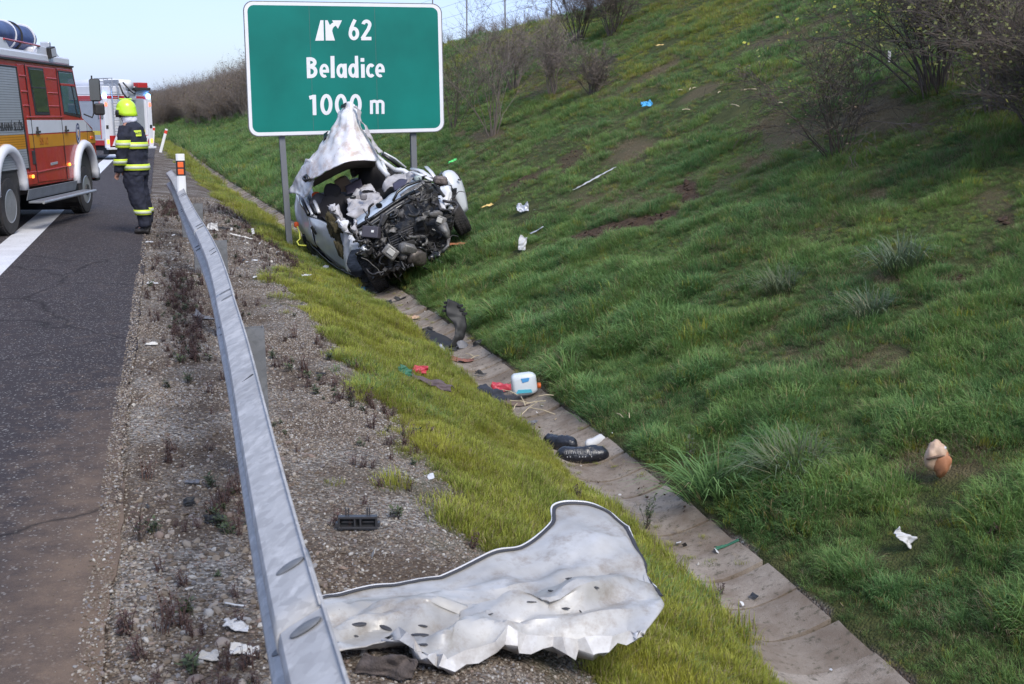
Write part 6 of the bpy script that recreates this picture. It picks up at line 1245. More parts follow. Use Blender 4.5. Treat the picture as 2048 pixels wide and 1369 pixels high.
# ------------------------------------------------------------------ crumpled bonnet in the foreground
def bonnet_panel():
    rows = [[(560, 1232, 4.10), (556, 1262, 4.00), (552, 1290, 3.90), (548, 1312, 3.82)],
            [(647, 1206, 4.22), (650, 1240, 4.08), (668, 1272, 3.95), (688, 1338, 3.72)],
            [(742, 1185, 4.32), (748, 1228, 4.16), (742, 1262, 4.00), (748, 1322, 3.78)],
            [(839, 1178, 4.42), (852, 1216, 4.22), (842, 1262, 4.04), (850, 1342, 3.70)],
            [(913, 1151, 4.50), (932, 1200, 4.30), (918, 1258, 4.08), (905, 1338, 3.74)],
            [(986, 1114, 4.60), (1005, 1180, 4.38), (1012, 1240, 4.10), (1000, 1294, 3.92)],
            [(1049, 1098, 4.68), (1075, 1165, 4.42), (1088, 1232, 4.10), (1085, 1272, 3.98)],
            [(1101, 1053, 4.82), (1145, 1130, 4.50), (1160, 1215, 4.18), (1165, 1272, 4.00)],
            [(1107, 1018, 4.95), (1195, 1085, 4.68), (1240, 1175, 4.36), (1255, 1270, 4.02)],
            [(1167, 1013, 4.98), (1235, 1085, 4.70), (1290, 1170, 4.40), (1292, 1266, 4.03)],
            [(1211, 1029, 4.95), (1252, 1082, 4.74), (1305, 1160, 4.46), (1326, 1222, 4.22)],
            [(1257, 1061, 4.86), (1268, 1098, 4.74), (1290, 1142, 4.58), (1324, 1192, 4.42)]]
    C = px_sheet(rows); P = crom(C, 13); P = np.swapaxes(crom(np.swapaxes(P, 0, 1), 18), 0, 1)
    J = C.copy(); rj = random.Random(21)
    J = lin(J, 1); J = np.swapaxes(lin(np.swapaxes(J, 0, 1), 2), 0, 1)
    for i in range(J.shape[0]):
        for j in range(2, 7): J[i, j] += (cR * rj.uniform(-.03, .03) + cF * rj.uniform(-.03, .03) + np.array([0, 0, rj.uniform(-.02, .055)])) * (1 if i < 7 else .4)
    K = lin(J, 13); K = np.swapaxes(lin(np.swapaxes(K, 0, 1), 9), 0, 1); ua = np.linspace(0, 1, P.shape[0])[:, None]; va = np.linspace(0, 1, P.shape[1])[None, :]; ms = (sst(.18, .42, va + .12 * np.sin(ua * 20)) * sst(.92, .72, ua))[..., None]; P = P * (1 - ms) + K * ms
    a, b = P.shape[:2]; U, V = np.meshgrid(np.linspace(0, 1, a), np.linspace(0, 1, b), indexing='ij')
    du = np.gradient(P, axis=0); dv = np.gradient(P, axis=1); n = np.cross(du, dv); n /= np.linalg.norm(n, axis=-1, keepdims=True); n = n * np.sign(n[..., 2:3] + 1e-9)
    def ridge(u0, v0, u1, v1, amp, wd):
        dx, dy = u1 - u0, v1 - v0; L2 = dx * dx + dy * dy; tt = np.clip(((U - u0) * dx + (V - v0) * dy) / L2, 0, 1); d = np.hypot((U - u0 - tt * dx) * 1.4, (V - v0 - tt * dy) * .8); return amp * np.maximum(0, 1 - d / wd)
    h = ridge(.10, .35, .55, .42, .035, .12) + ridge(.30, .72, .62, .62, .05, .14) + ridge(.34, .9, .46, .72, .05, .10) + ridge(.15, .62, .32, .70, -.04, .12) + ridge(.05, .75, .22, .60, .035, .10) + ridge(.42, .62, .50, .95, -.03, .08) + ridge(.55, .38, .95, .75, -.03, .15) + ridge(.28, .25, .45, .45, -.03, .15) + ridge(.64, .62, .86, .70, .03, .10) + ridge(.2, .98, .3, .6, .03, .08)
    h = h + .010 * (fbm(U * 9, V * 6, 8) - .5) * 2 * sst(.2, .6, V) + .03 * (fbm(U * 5, V * 3, 18) - .5)
    k = 0; rr = random.Random(4); Q = P - P.mean((0, 1))
    for a_, f_ in ((1, 2.2), (.8, 3.3), (.5, 5.6), (.3, 9.0)):
        dd = np.array([rr.gauss(0, 1), rr.gauss(0, 1), rr.gauss(0, 1) * .3]); dd /= np.linalg.norm(dd); k = k + a_ * (np.abs(((Q @ dd) * f_ + rr.random() + .5 * fbm(U * 4, V * 4, 5)) % 1 - .5) * 4 - 1) * (.3 + vn(U * 5, V * 4, int(f_ * 10)))
    h = h + .030 * k * (.12 + .88 * sst(.25, .7, V) * sst(.95, .6, U))
    P = P + n * h[..., None]
    gz = ground(P[..., 0], P[..., 1]) + .02; lo = gz - P[..., 2]; P[..., 2] = gz + np.where(lo > 0, .012 * np.exp(-lo * 6), np.maximum(P[..., 2] - gz, 0) + .012) 
    t = thing('car_bonnet', 'large crumpled white car bonnet lying inside out on the gravel beside the guard rail', 'car bonnet', tuple(P[a // 2, b - 1])); inv = Matrix.Translation([-v for v in t.location])
    m, nt, p = newmat('bonnet_inner_paint'); n1 = noise(nt, 2.6, 6, .6); n2 = noise(nt, 90, 3, .7); n3 = noise(nt, 6, 8, .75)
    c = mixc(nt, ramp(nt, n1, [(.4, 0), (.65, 1)]), (.30, .285, .265), (.46, .45, .44)); c = mixc(nt, ramp(nt, n2, [(.70, 0), (.74, .9)]), c, (.07, .05, .04)); c = mixc(nt, ramp(nt, n3, [(.50, 0), (.66, .65)]), c, (.17, .13, .095)); nt.links.new(c, p.inputs['Base Color'])
    nt.links.new(ramp(nt, n3, [(.4, .38), (.7, .65)]), p.inputs['Roughness']); p.inputs['Metallic'].default_value = .1; p.inputs['Coat Weight'].default_value = .25; p.inputs['Coat Roughness'].default_value = .25; p.inputs['Specular IOR Level'].default_value = .5; M_IN = m
    def fin(o): o.parent = t; o.matrix_parent_inverse = inv; return o
    fin(MB().grid(P).build('inner_skin', M_IN, autosmooth=24, solid=.004))
    M_RIM = mat('white_rim_paint', (.62, .62, .64), .3, coat=.4, dirt=(.25, .2, .15), dirt_amt=.5); M_SEAL = mat('black_sealer', (.03, .03, .035), .6)
    edge = [P[i, 0] for i in range(12, a)] + [P[a - 1, j] for j in range(1, b)]
    e2 = [q + n_ for q, n_ in zip(edge, [n[i, 0] * .006 for i in range(12, a)] + [n[a - 1, j] * .006 for j in range(1, b)])]
    fin(MB().tube(e2, .0042, 6).build('rolled_edge', M_RIM, smooth=True)); ins = [P[i, 1] + n[i, 1] * .006 for i in range(12, a)] + [P[a - 3, j] + n[a - 3, j] * .006 for j in range(1, b)]; fin(MB().tube(ins, [(.010, .004)] * len(ins), 6).build('seal', M_SEAL))
    # front lip: folded outer skin
    lip = []
    for i in range(26, a - 30):
        q = P[i, b - 1]; k = math.sin((i - 26) / (a - 57) * math.pi) ** .4 * (.35 + .9 * float(vn(np.array(i * .09), np.array(4.5), 19))); w1 = .02 + .07 * float(vn(np.array(i * .25), np.array(1.5), 9)); lip.append([q + n[i, b - 1] * .012, q + n[i, b - 1] * (.012 + .02 * k) - cF * .02 * k + np.array([0, 0, .0]), q - cF * .035 * k - np.array([0, 0, w1 * k * .6]), q - cF * .005 - np.array([0, 0, w1 * k])])
    A_ = np.swapaxes(np.array(lip), 0, 1)[:, ::3]; A_ = A_ + rng.normal(0, .012, A_.shape) * np.array([0, .6, 1, 1.2])[:, None, None]
    fin(MB().grid(A_).build('folded_lip', mat('scuffed_white_paint', (.58, .57, .57), .35, coat=.3, dirt=(.16, .12, .09), dirt_amt=.8, dirt_scale=7), autosmooth=20, solid=.004))
    # slots
    PF = P.reshape(-1, 3); d = PF - cC; qd = d @ cF; PX = CXP + FPX * (d @ cR) / qd; PYp = CYP - FPX * (d @ cU) / qd
    for (cx, cy, ang, ln) in [(655, 552, .5, 60), (755, 565, -.8, 60), (635, 603, -.1, 36), (730, 690, -.1, 40), (920, 635, .1, 55), (1030, 578, -1.0, 36), (1278, 458, .5, 45), (1358, 458, -1.1, 42), (1185, 512, .1, 30), (1440, 415, -1.1, 34), (1512, 360, 0, 34), (1612, 397, -.6, 36), (1492, 493, -1.1, 50), (1560, 503, -1.5, 16), (910, 550, .5, 40), (900, 600, .1, 70)]:
        x, y = 400 + cx / 2.048, 980 + cy / 2.048; i = int(np.argmin((PX - x) ** 2 + (PYp - y) ** 2)); L_ = ln / 2.048 * 4.2 / FPX
        nn = Vector(n.reshape(-1, 3)[i]); ax = Vector(cR * math.cos(ang) + cU * math.sin(ang)); ax = (ax - nn * ax.dot(nn)).normalized(); by = nn.cross(ax); M = Matrix((ax, by, nn)).transposed().to_4x4(); M.translation = Vector(PF[i]) + nn * .004
        mb = MB(); mb.lathe([(1.0, -.2), (1.0, .1), (.7, .35), (0, .35)], 12); o = mb.build('slot', M_SEAL, smooth=True); o.matrix_basis = M @ Matrix.Diagonal((L_ / 2, L_ / 6, .006, 1)); fin(o)
    return t
bonnet_panel()

# ------------------------------------------------------------------ debris
def on_ground(px, py, lift=0.0):
    P = PG(px, py); x, y = P[0], P[1]; dl, dz, u = prof(x, y); g = .05 if u > dl + DW else (.055 if (u > 1.2 and u < dl) else 0)
    return P + np.array([0, 0, lift + g]), (P - cC) @ cF
def rag(name, label, cat, px, py, w, h, m, seed=0, up=.5, ang=0.0, cr=.25, parts=(), group=None, nseg=4):
    """crumpled piece; w,h in pixels; up = how far it stands up"""
    P, d = on_ground(px, py); s = d / FPX; r = random.Random(seed); W_, H_ = w * s, h * s
    q = np.array([math.sin(YAW), math.cos(YAW), 0]); ex = cR * math.cos(ang) + np.array([0, 0, 1]) * math.sin(ang); ey = np.array([0, 0, 1.0]) * up + q * (1.2 - up); ey = ey - ex * (ex @ ey); C = np.zeros((4, 4, 3))
    gn = gnorm(np.array([P[0]]), np.array([P[1]]))[0]
    for i in range(4):
        for j in range(4):
            u = (i / 3 - .5) * W_ * r.uniform(.75, 1.1); v = (j / 3 - .15) * H_ * r.uniform(.75, 1.1); C[i, j] = P + ex * u + ey * v + gn * (r.uniform(0, .18) * min(W_, H_) + .01)
    A = sheet(C, 6, 6, cr * min(W_, H_), 2.2 / max(min(W_, H_), .02), seed); lo = A[..., 2] - surf(A[..., 0], A[..., 1]); A[..., 2] += np.maximum(0, .012 - lo)
    o = MB().grid(A).build(name, m, smooth=True, solid=.004); c = A.reshape(-1, 3).mean(0); 
    for v in o.data.vertices: v.co -= Vector(c)
    o.location = c; tag(o, label, cat, group); return o
D = {k: mat('debris_' + k, *v[:2], **(v[2] if len(v) > 2 else {})) for k, v in dict(
    white=((.47, .47, .48), .55), silver=((.42, .43, .47), .35, dict(metal=.3)), black=((.013, .013, .014), .6), blue=((.05, .30, .55), .6), cyan=((.10, .36, .56), .5), green=((.10, .60, .15), .6), yellow=((.60, .42, .15), .7), tan=((.42, .28, .19), .6), brown=((.12, .085, .07), .7),
    purple=((.07, .055, .06), .8), red=((.42, .04, .06), .5), pink=((.5, .25, .25), .6), grey=((.13, .13, .145), .6), orange=((.65, .17, .03), .7), rust=((.30, .12, .06), .8), straw=((.45, .36, .22), .8), dgreen=((.02, .11, .06), .6), paper=((.52, .50, .47), .9)).items()}
for a in [
    ('rag', 'blue cloth lying in the grass beside the left front wheel of the wreck', 'cloth', 716, 578, 30, 16, D['cyan'], 1, .4, -.35),
    ('glove', 'blue disposable glove high on the embankment', 'glove', 1295, 219, 22, 16, D['blue'], 2, .7, .2),
    ('plastic_scrap', 'bright green scrap in the grass right of the sign post', 'scrap', 906, 330, 20, 9, D['green'], 3, .5, .45),
    ('plastic_scrap', 'long pale strip lying diagonally on the embankment', 'strip', 1190, 366, 92, 5, D['white'], 4, .2, .50),
    ('foam_piece', 'yellowish foam piece on the grass right of the wreck', 'foam', 975, 420, 24, 9, D['yellow'], 5, .3, .3),
    ('foam_piece', 'small yellowish piece near the top of the embankment', 'foam', 1320, 97, 16, 6, D['yellow'], 6, .3, .1),
    ('car_part', 'grey and white broken car part on the grass between wreck and strip', 'car part', 1046, 430, 26, 22, D['silver'], 7, .8, .1),
    ('plastic_shard', 'curved white shard standing in the grass right of the wreck', 'shard', 1044, 505, 15, 32, D['white'], 8, 1.0, -.2),
    ('orange_tape', 'rusty orange torn strip in the grass by the right front wheel', 'strip', 915, 497, 38, 8, D['rust'], 9, .3, .1),
    ('plastic_shard', 'white notched shard in the grass at the lower right', 'shard', 1808, 1108, 44, 42, D['white'], 10, .7, -.7),
    ('plastic_piece', 'small black block on the gravel beyond the guard rail post', 'plastic piece', 641, 752, 22, 8, D['black'], 11, .3, 0),
    ('mirror_piece', 'dark curved blade lying left of the guard rail', 'car part', 405, 640, 46, 20, D['grey'], 12, .25, -.45),
    ('paper', 'crumpled white paper on the gravel left of the rail below the firefighter', 'paper', 305, 570, 24, 9, D['white'], 13, .3, 0),
    ('paper', 'small white scrap just below the boots of the firefighter', 'paper', 299, 487, 15, 7, D['white'], 14, .3, 0),
    ('paper', 'pale crumpled scrap on the gravel beside the red weeds', 'paper', 303, 694, 24, 11, D['paper'], 15, .3, 0),
    ('ribbon', 'small pink strip on the asphalt near the road edge', 'strip', 250, 632, 24, 4, D['pink'], 16, .2, 0),
    ('headlamp_shell', 'white rounded shell lying beside black scraps behind the guard rail', 'car part', 425, 462, 22, 18, D['white'], 17, .8, .1),
    ('plastic_piece', 'black scrap beside the white rounded shell', 'plastic piece', 448, 460, 42, 8, D['black'], 18, .3, -.1),
    ('plastic_piece', 'black scrap right of the white shell near the dark weeds', 'plastic piece', 470, 456, 26, 7, D['black'], 19, .3, -.2),
    ('plastic_strip', 'long black trim strip lying at the edge of the channel behind the sign post', 'strip', 540, 448, 66, 9, D['black'], 20, .2, -.32),
    ('paper', 'white scrap on the grass left of the wreck, below its door', 'paper', 611, 563, 20, 7, D['white'], 21, .3, 0),
    ('paper', 'small white scrap between the blue cloth and the wreck door', 'paper', 651, 545, 12, 9, D['white'], 22, .4, 0),
    ('paper', 'white leaf shaped scrap under the wrecked door', 'paper', 627, 515, 22, 8, D['white'], 23, .4, .3),
    ('plastic_cup', 'pale cup shaped scrap below the wrecked door', 'cup', 629, 526, 12, 10, D['silver'], 24, .9, 0),
    ('paper', 'white sliver on the gravel left of the sign post', 'paper', 506, 476, 6, 14, D['white'], 25, 1.0, .2),
    ('paper', 'small white scrap on the gravel midway to the sign post', 'paper', 509, 524, 12, 6, D['white'], 26, .3, 0),
    ('plastic_strip', 'pale torn strips on the gravel left of the sign post', 'strip', 480, 475, 48, 5, D['paper'], 27, .2, -.25),
    ('bag', 'crumpled orange pink bag in the channel beyond the black bumper', 'bag', 822, 640, 34, 14, D['tan'], 28, .5, -.1),
    ('dark_cloth', 'dark scrap beside the orange pink bag in the channel', 'cloth', 803, 634, 20, 12, D['purple'], 29, .4, -.1),
    ('mesh_mat', 'reddish woven mat in the channel in front of the black bumper', 'mat', 920, 726, 56, 18, mat('reddish_mat', (.20, .085, .065), .9, bmp=.8), 30, .25, -.1),
    ('plastic_piece', 'black pointed scrap in the channel nearest the wreck', 'plastic piece', 776, 610, 18, 14, D['black'], 31, .5, .3),
    ('plastic_strip', 'dark green strip lying in the channel near the bottom', 'strip', 1455, 1096, 50, 9, D['dgreen'], 32, .2, .3),
    ('plastic_piece', 'black torn plate flat in the channel left of the upright bumper', 'plastic piece', 850, 668, 40, 16, D['black'], 51, .4, .2),
    ('plastic_piece', 'small black scrap in the channel under the brown mat', 'plastic piece', 962, 752, 24, 12, D['black'], 52, .5, -.3),
    ('plastic_piece', 'black splinter in the grass above the channel right of the bumper', 'plastic piece', 958, 690, 22, 12, D['black'], 53, .6, .4),
    ('plastic_piece', 'grey splinter in the channel between the pack and the bags', 'plastic piece', 1062, 850, 26, 10, D['grey'], 54, .4, .3),
    ('dirty_cloth', 'brown soaked cloth in the channel under the red pack', 'cloth', 1035, 815, 50, 14, D['brown'], 55, .3, -.2),
    ('plastic_piece', 'black shard close to the front wheel of the wreck in the channel', 'plastic piece', 800, 602, 26, 10, D['black'], 56, .4, -.2),
    ('paper', 'white scrap in the grass right below the bumper', 'paper', 700, 640, 12, 6, D['paper'], 57, .4, 0),
    ('plastic_piece', 'silver bent strip on the grass behind the curved white shard', 'strip', 1075, 470, 30, 5, D['silver'], 58, .4, .5),
    ('rag', 'white rag hanging in the branches of the big shrub', 'cloth', 1779, 131, 6, 22, D['white'], 33, 1.1, 0),
    ('dark_cloth', 'dark blue trousers in the channel left of the red pack', 'cloth', 980, 800, 62, 36, mat('dark_denim', (.03, .035, .05), .9, bmp=.4), 34, .55, -.45),
    ('jacket', 'brown purple jacket with a green end lying on the grassy slope', 'jacket', 862, 786, 90, 22, mat('brown_purple_cloth', (.10, .075, .08), .85, bmp=.4), 35, .45, -.35),
    ('cloth', 'green and grey end of clothing on the grassy slope', 'cloth', 806, 764, 30, 22, D['dgreen'], 36, .7, -.5),
    ('packaging', 'red and white packaging on the brown jacket', 'packaging', 838, 762, 30, 18, D['red'], 37, .9, -.1),
    ('pack', 'crumpled red and white pack beside the white canister', 'pack', 1002, 786, 44, 26, D['red'], 38, .6, -.1),
    ('plastic_piece', 'black broken box left of the guard rail among the weeds', 'plastic piece', 427, 1052, 44, 24, D['black'], 39, .6, 0),
    ('plastic_piece', 'black crumpled scrap among the red weeds left of the rail', 'plastic piece', 378, 1016, 26, 22, D['black'], 40, .6, .4),
    ('plastic_piece', 'grey black scrap farther up among the red weeds', 'plastic piece', 384, 972, 30, 14, D['grey'], 41, .5, .1),
    ('paint_shard', 'white pointed shard on the gravel left of the guard rail', 'shard', 470, 1268, 56, 34, D['white'], 42, .4, -.45),
    ('paint_shard', 'dusty white flat shard under the guard rail', 'shard', 483, 1318, 60, 34, D['paper'], 43, .4, -.1),
    ('plastic_strip', 'thin white strip on the gravel left of the guard rail', 'strip', 468, 1218, 44, 4, D['white'], 44, .2, -.2),
    ('flat_stone', 'whitish flat broken stone near the bottom left', 'stone', 412, 1326, 52, 26, mat('white_stone', (.45, .43, .40), .8, bmp=.5), 45, .4, -.1),
    ('soil_clod', 'grey brown slab of soil lying on the front of the crumpled bonnet', 'soil', 775, 1366, 125, 60, mat('dark_soil', (.075, .06, .055), 1, var=.4, scale=30, bmp=.8, bscale=120), 46, .9, 0)]:
    rag(*a)
def stick(i):
    pass
def sticks():
    g = 'dry stalks scattered in the channel and grass'; r = random.Random(3)
    L_ = [(1056, 832, 60, .9, .0), (1085, 838, 54, -.4, 0), (1040, 822, 40, -.2, 0), (1070, 826, 44, .25, 0), (1030, 838, 24, 1.2, 0), (1046, 828, 30, -1.3, 0), (1092, 820, 30, .1, 0), (1020, 815, 34, -.5, 0), (1240, 850, 18, -.9, 0), (1258, 850, 16, 1.5, 0), (1380, 188, 14, 1.2, 0), (1388, 186, 10, .6, 0), (1470, 222, 18, -.8, 0), (1500, 190, 26, .1, 0), (1360, 190, 10, 0, 0), (1438, 195, 12, .9, 0), (1372, 230, 16, 0, 0), (950, 720, 20, .6, 0), (940, 716, 22, -.6, 0), (885, 772, 3, 1.5, 0), (1636, 316, 10, .9, 0), (1560, 218, 10, 0, 0)]
    places = 'in the channel below the white canister'
    LB = ['long pale stalk in the channel just below the white canister', 'longest pale stalk lying apart at the right of the channel pile', 'pale stalk on the left side of the stalk pile in the channel', 'pale stalk across the middle of the stalk pile', 'short upright leaning stalk at the left of the pile', 'stalk leaning right in the middle of the pile', 'short flat stalk at the top right of the pile', 'stalk at the upper left of the pile near the grass edge', 'thin stalk in the grass right of the white bottle', 'thin upright stalk right of its twin near the white bottle', 'leftmost pale stalk high on the bank near the blue glove', 'short pale stalk beside the upright one high on the bank', 'slanting pale stalk on the bank below the yellow grass', 'long flat stalk at the right of the upper bank scatter', 'tiny flat stalk left of the upper bank scatter', 'upright stalk in the middle of the upper bank scatter', 'lone stalk below the upper bank scatter', 'pale stalk on the reddish mat leaning right', 'pale stalk on the reddish mat leaning left', 'short white stalk beside the brown jacket', 'pale stalk at the foot of the arching bare shrub', 'pale stalk among the branches of the arching shrub']
    for k, (px, py, ln, ang, _) in enumerate(L_):
        P, d = on_ground(px, py, .03); s = d / FPX; e = cR * math.cos(ang) + np.array([math.sin(YAW), math.cos(YAW), .25]) * math.sin(ang) * 1.3; h = ln * s / 2
        if 990 < px < 1100 and py > 800: P = P + np.array([0, 0, .03 + .012 * k])
        o = MB().tube([-e * h, e * h * .1 + np.array([0, 0, .01]), e * h], .0045 if d < 15 else .008, 5).build('straw_stalk', M_STRAW); o.location = P; tag(o, LB[k], 'stalk', g)
sticks()
# upright black bumper fragment with its liner
def bumper():
    P, d = on_ground(905, 700); t = thing('bumper_fragment', 'black torn bumper standing upright out of the channel', 'bumper', tuple(P)); inv = Matrix.Translation([-v for v in t.location]); dd = d
    def f(name, rows, m, **k):
        o = MB().grid(sheet(px_sheet([[(x, y, dd + z) for x, y, z in rr] for rr in rows]), 7, 6, k.get('cr', .02), 8, k.get('seed', 0))).build(name, m, smooth=True, solid=.012); o.parent = t; o.matrix_parent_inverse = inv; return o
    f('upright_skin', [[(896, 598, 0), (906, 603, .05), (916, 612, .1)], [(893, 628, -.02), (910, 630, .02), (928, 628, .08)], [(908, 650, 0), (918, 652, 0), (932, 650, .06)], [(910, 672, -.05), (918, 674, -.02), (928, 672, .05)], [(898, 694, -.1), (906, 694, -.05), (918, 690, 0)]], D['black'])
    f('lower_skin', [[(838, 672, .15), (850, 680, .05), (868, 700, -.1)], [(860, 664, .15), (872, 678, .05), (886, 702, -.12)], [(885, 672, .1), (893, 686, 0), (898, 700, -.1)], [(905, 684, .05), (912, 694, -.02), (915, 704, -.08)]], D['black'], seed=3); f('lower_skin', [[(862, 690, -.05), (868, 704, -.12)], [(885, 690, -.05), (890, 704, -.12)], [(910, 686, 0), (912, 698, -.05)]], D['black'], seed=4)
    f('end_piece', [[(912, 686, 0), (922, 682, 0), (934, 688, .05)], [(918, 698, -.05), (930, 698, -.02), (944, 696, .02)]], D['grey'], seed=6)
    o = MB().tube([PD(880, 690, dd - .1), PD(886, 700, dd - .12), PD(893, 708, dd - .1)], [.02, .03, .012], 7).build('bracket', D['silver'], smooth=True); o.parent = t; o.matrix_parent_inverse = inv
    # jagged teeth along the top
    mb = MB()
    for k, (x, y) in enumerate([(896, 606), (895, 614), (893, 622), (918, 612), (922, 620), (926, 628)]): mb.box(PD(x + (-3 if k < 3 else 3), y, dd + .05), (.06, .02, .03))
    o = mb.build('clip_teeth', D['black']); o.parent = t; o.matrix_parent_inverse = inv
bumper()
def canister():
    P, d = on_ground(1050, 798, .06); s = d / FPX; t = thing('plastic_canister', 'white plastic canister with blue label and orange cap lying in the channel', 'canister', tuple(P), (0, 0, -YAW + .05))
    w, h, dp = 50 * s, 44 * s, .16
    body = MB(); rows = []
    for i, (x, k) in enumerate([(-.5, .55), (-.46, .85), (-.35, 1), (.25, 1), (.4, .9), (.5, .7)]): rows.append([(x * w, dp / 2 * k * math.copysign(abs(math.sin(a)) ** .5, math.sin(a)), h / 2 * k * math.copysign(abs(math.cos(a)) ** .5, math.cos(a)) + h * .42) for a in np.linspace(0, 2 * math.pi, 28, endpoint=False)])
    body.grid(np.array(rows), closed=True); body.f += [tuple(range(28)), tuple(range(5 * 28, 6 * 28))]; body.mi += [0, 0]; o = body.build('body', mat('canister_plastic', (.62, .66, .70), .35, var=.04), t, smooth=True); o.rotation_euler = (0, -.12, 0)
    MB().prism([(-.12 * w, 0, h * .55), (.12 * w, 0, h * .62), (.16 * w, 0, h * .78), (-.18 * w, 0, h * .74)], (0, -.004, 0)).build('label', mat('label_blue', (.08, .30, .62), .4), t).location = (0, -dp / 2 - .001, 0)
    MB().prism([(-.38 * w, 0, h * .05), (.28 * w, 0, h * .10), (.22 * w, 0, h * .25), (-.3 * w, 0, h * .22)], (0, -.004, 0)).build('label', mat('label_turquoise', (.08, .42, .55), .4), t).location = (0, -dp / 2 - .001, 0)
    MB().lathe([(.028, 0), (.028, .03), (.024, .034), (0, .034)], 14, 'X', (w * .48, -.03, h * .36)).build('cap', mat('orange_cap', (.65, .12, .02), .4), t, smooth=True)
canister()
def sack(label, px, py, w, h, ang, seed, name='black_bag', mt=None, printed=False, cat='bag', taper=1.0):
    P, d = on_ground(px, py); s = d / FPX; L_ = w * s; rad = h * s / 2; rows = []; r = random.Random(seed)
    for i, x in enumerate(np.linspace(-.5, .5, 34)):
        e_ = max(.08, 1 - (abs(x) * 2) ** 6) ** .5 * (1 + (taper - 1) * (x + .5)); rows.append([(x * L_, rad * .8 * e_ * math.cos(a) * (1 + .13 * math.sin(2 * a + x * 7 + seed)), rad * e_ * math.sin(a) * (1 + .10 * math.cos(3 * a + x * 9)) * (1 + .16 * (abs(float(vn(np.array(x * 16.0 + seed), np.array(a * 2.2), seed)) * 2 - 1) - .5)) + rad * .8) for a in np.linspace(0, 2 * math.pi, 22, endpoint=False)])
    t = thing(name, label, cat, tuple(P), (0, -0.0, -YAW + ang)); mb = MB().grid(np.array(rows), closed=True); mb.f += [tuple(range(22)), tuple(range(33 * 22, 34 * 22))]; mb.mi += [0, 0]
    mb.build('film' if not printed else 'film', mt, t, smooth=True)
    if printed:
        k = 0
        for row, (zz, n) in enumerate([(1.32, 16), (.9, 12)]):
            for i in range(n):
                if r.random() < .25: continue
                x = (-.36 + .68 * i / n) * L_; MB().box((x, -rad * (.80 if row == 0 else .93), rad * zz), (L_ * .018, .004, rad * (.22 if row == 0 else .14))).build('print_mark', mat('white_print', (.30, .30, .32), .5), t)
    return t
M_BAG = mat('black_film', (.012, .013, .018), .28, coat=.2, var=.4, bmp=.9, bscale=30)
sack('black printed plastic roll lying across the channel, in front of the other bag', 1165, 925, 106, 37, .05, 1, mt=M_BAG, printed=True)
sack('shiny black bag behind the printed roll at the left edge of the channel', 1120, 902, 74, 36, -.5, 2, mt=M_BAG)
sack('white plastic bottle leaning against the black roll in the channel', 1190, 892, 54, 18, .75, 3, name='plastic_bottle', mt=D['white'], cat='bottle', taper=1.6)
def head_cushion():
    P, d = on_ground(1868, 968); s = d / FPX; t = thing('washer_bottle', 'dirty beige and orange rounded plastic container half sunk in the grass at the right', 'container', tuple(P), (0, 0, -YAW))
    def bl(name, c, sx, sy, sz, m, seed, rot=(0, 0, 0)):
        bm = bmesh.new(); bmesh.ops.create_uvsphere(bm, u_segments=24, v_segments=16, radius=1)
        for v in bm.verts:
            e_ = 1 + .38 * (float(fbm(np.array(v.co.x * 1.9 + seed), np.array(v.co.z * 1.5 + v.co.y), seed, 2)) - .5) * 2; v.co = Vector((v.co.x * sx, v.co.y * sy, v.co.z * sz)) * e_
        me = bpy.data.meshes.new(name); bm.to_mesh(me); bm.free(); me.polygons.foreach_set('use_smooth', [True] * len(me.polygons)); me.materials.append(m); o = bpy.data.objects.new(name, me); COL.objects.link(o); o.parent = t; o.location = c; o.rotation_euler = rot
    u = s
    bl('body', (0, 0, 34 * u), 24 * u, 20 * u, 34 * u, mat('dirty_beige_plastic', (.48, .33, .23), .5, var=.15, dirt=(.18, .10, .06), dirt_amt=.7, dirt_scale=9), 3, (0, -.15, 0)); bl('side', (11 * u, -8 * u, 26 * u), 16 * u, 14 * u, 26 * u, mat('orange_brown_plastic', (.36, .15, .07), .6, dirt=(.16, .07, .04), dirt_scale=8), 5, (0, .2, 0))
    MB().tube([(-24 * u, -14 * u, 38 * u), (0, -19 * u, 46 * u), (22 * u, -14 * u, 46 * u)], .007, 6).build('rib', mat('brown_rubber', (.15, .09, .06), .6), t, smooth=True); MB().tube([(10 * u, -4 * u, 58 * u), (16 * u, -8 * u, 58 * u)], 4 * u, 8).build('spout', D['white'], t, smooth=True)
head_cushion()
def bracket_piece():
    P, d = on_ground(716, 1062); t = thing('lamp_bracket', 'black plastic bracket with two rectangular openings on the gravel right of the rail', 'car part', tuple(P + np.array([0, 0, .01])), (0, 0, -YAW + .03)); m = mat('bracket_plastic', (.035, .035, .04), .4); w = .165
    mb = MB(); T = .012
    for z, hh in ((.006, .010), (.052, .010)): mb.box((0, 0, z), (w, .03, hh))
    for x in (-w / 2 + .004, -.012, .012, w / 2 - .004): mb.box((x, .001, .029), (.008, .029, .038))
    for x in (-.045, .045): mb.box((x, .004, .029), (w * .30, .012, .006))
    mb.build('frame', m, t, bevel=.0015); mb = MB().box((0, .012, .028), (w * .96, .004, .04)); mb.build('back_plate', mat('bracket_dark', (.012, .012, .013), .6), t)
    for x in (-.05, -.04, .04, .05): MB().box((x, .01, .072), (.005, .01, .032)).build('clip', m, t)
    for s_ in (-1, 1): MB().box((s_ * (w / 2 + .006), 0, .02), (.012, .03, .02)).build('lug', m, t, bevel=.002)
bracket_piece()
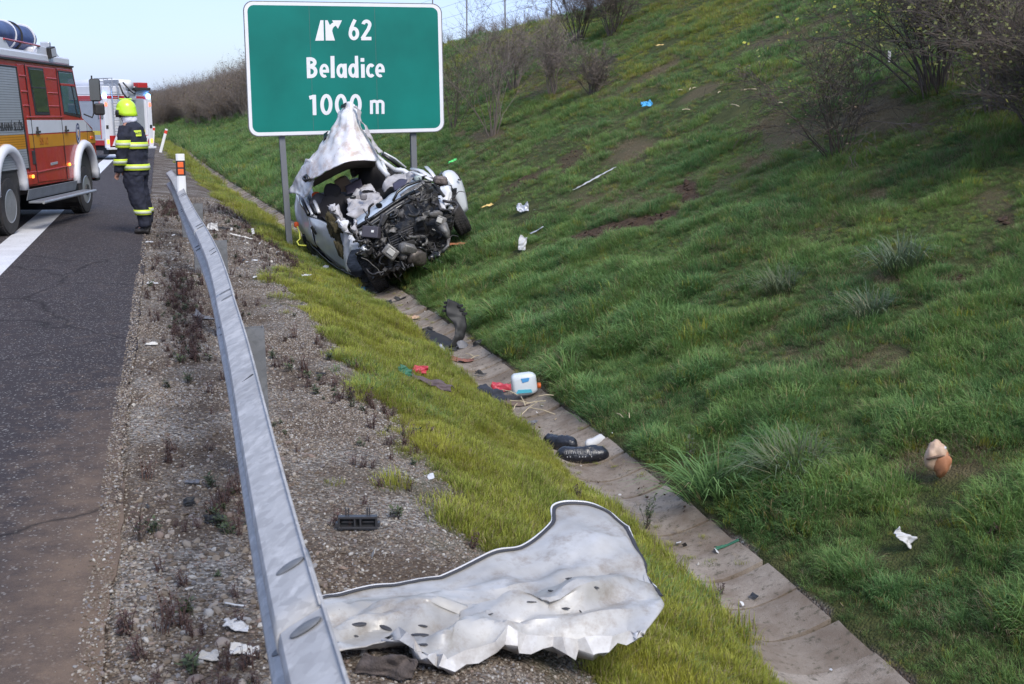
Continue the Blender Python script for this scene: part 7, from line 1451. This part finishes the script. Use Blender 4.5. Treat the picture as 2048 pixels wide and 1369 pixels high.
def stones():
    g = 'larger stones lying on the gravel'; r = random.Random(12); ms = ST[:3]
    for k, (px, py, s, lab) in enumerate([(175, 962, .012, 'round pale pebble alone on the asphalt'), (375, 1092, .026, 'tan rounded stone left of the guard rail below the black box'), (445, 1290, .030, 'rounded brown stone beside the white pointed shard'), (432, 1120, .022, 'light grey stone close to the guard rail'), (395, 1085, .02, 'pale stone right of the tan stone'), (390, 1365, .034, 'large tan stone at the bottom edge of the view'), (350, 1255, .018, 'grey stone on the brown dirt at the bottom left'), (460, 1330, .022, 'brown stone left of the dusty white shard'), (330, 1180, .016, 'small pale stone on the brown dirt')]):
        P, d = on_ground(px, py); o = bpy.data.objects.new('stone', ms[k % 3]); COL.objects.link(o); o.location = P + np.array([0, 0, s * .3]); o.scale = (s, s, s); o.rotation_euler = (r.uniform(-.3, .3), r.uniform(-.3, .3), r.uniform(0, 6)); tag(o, lab, 'stone', g)
stones()
# single plants
def plants():
    for k, (px, py, h, n, lab, ml, grp) in enumerate([(283, 1085, 110, 8, 'dark dead weed standing at the asphalt edge in the foreground', M_WEED, 0), (1375, 935, 75, 7, 'thistle like dark weed right of the channel', M_WEEDG, 0), (1295, 1060, 85, 12, 'leafy weed growing at the left edge of the channel', M_WEEDG, 0), (1155, 1012, 40, 8, 'small dark weed at the left edge of the channel', M_WEED, 0), (700, 800, 55, 10, 'reddish weed where gravel meets grass beyond the rail post', M_WEED, 0), (1440, 1190, 34, 6, 'small dark weed in the lower channel edge', M_WEED, 0), (1985, 1085, 30, 8, 'reddish leafed weed in the grass at the lower right', M_WEED, 0)]):
        P, d = on_ground(px, py); s = d / FPX; r = random.Random(500 + k)
        o = weed_obj(500 + k, h * s, n, M_TWIG, ml, .018 if ml == M_WEEDG else .012, .55); COL.objects.link(o); o.name = 'weed_plant'; o.location = P; tag(o, lab, 'weed', 'single weeds')
    for k, (px, py, w, lab, m_) in enumerate([(1800, 545, 1.5, 'pale arching grass tuft high on the right bank', G_PALE), (1560, 590, 1.25, 'pale grass tuft left of the high pale one', G_PALE), (1740, 640, 1.2, 'pale grass tuft below the high pale one', G_PALE), (1420, 1000, 1.7, 'big arching blue green tuft hanging over the channel edge', G_LUSH), (1590, 960, 1.5, 'broad bladed tuft right of the one over the channel', G_PALE), (1130, 760, 1.3, 'long bladed tuft leaning over the channel beside the canister', G_LUSH), (1000, 640, 1.3, 'long bladed tuft behind the upright black bumper', G_LUSH), (870, 545, 1.4, 'long grass tuft in front of the crushed engine', G_LUSH)]):
        P, d = on_ground(px, py); o = clump(m_, 150, .11, .16, .34, .0034, .55, .85, 700 + k, comb=(-.35, -.2)); COL.objects.link(o); o.name = 'grass_tuft'; o.location = P - np.array([0, 0, .02]); o.rotation_euler = (0, -.2, 0); o.scale = (w,) * 3; tag(o, lab, 'grass tuft', 'single large grass tufts')
plants()
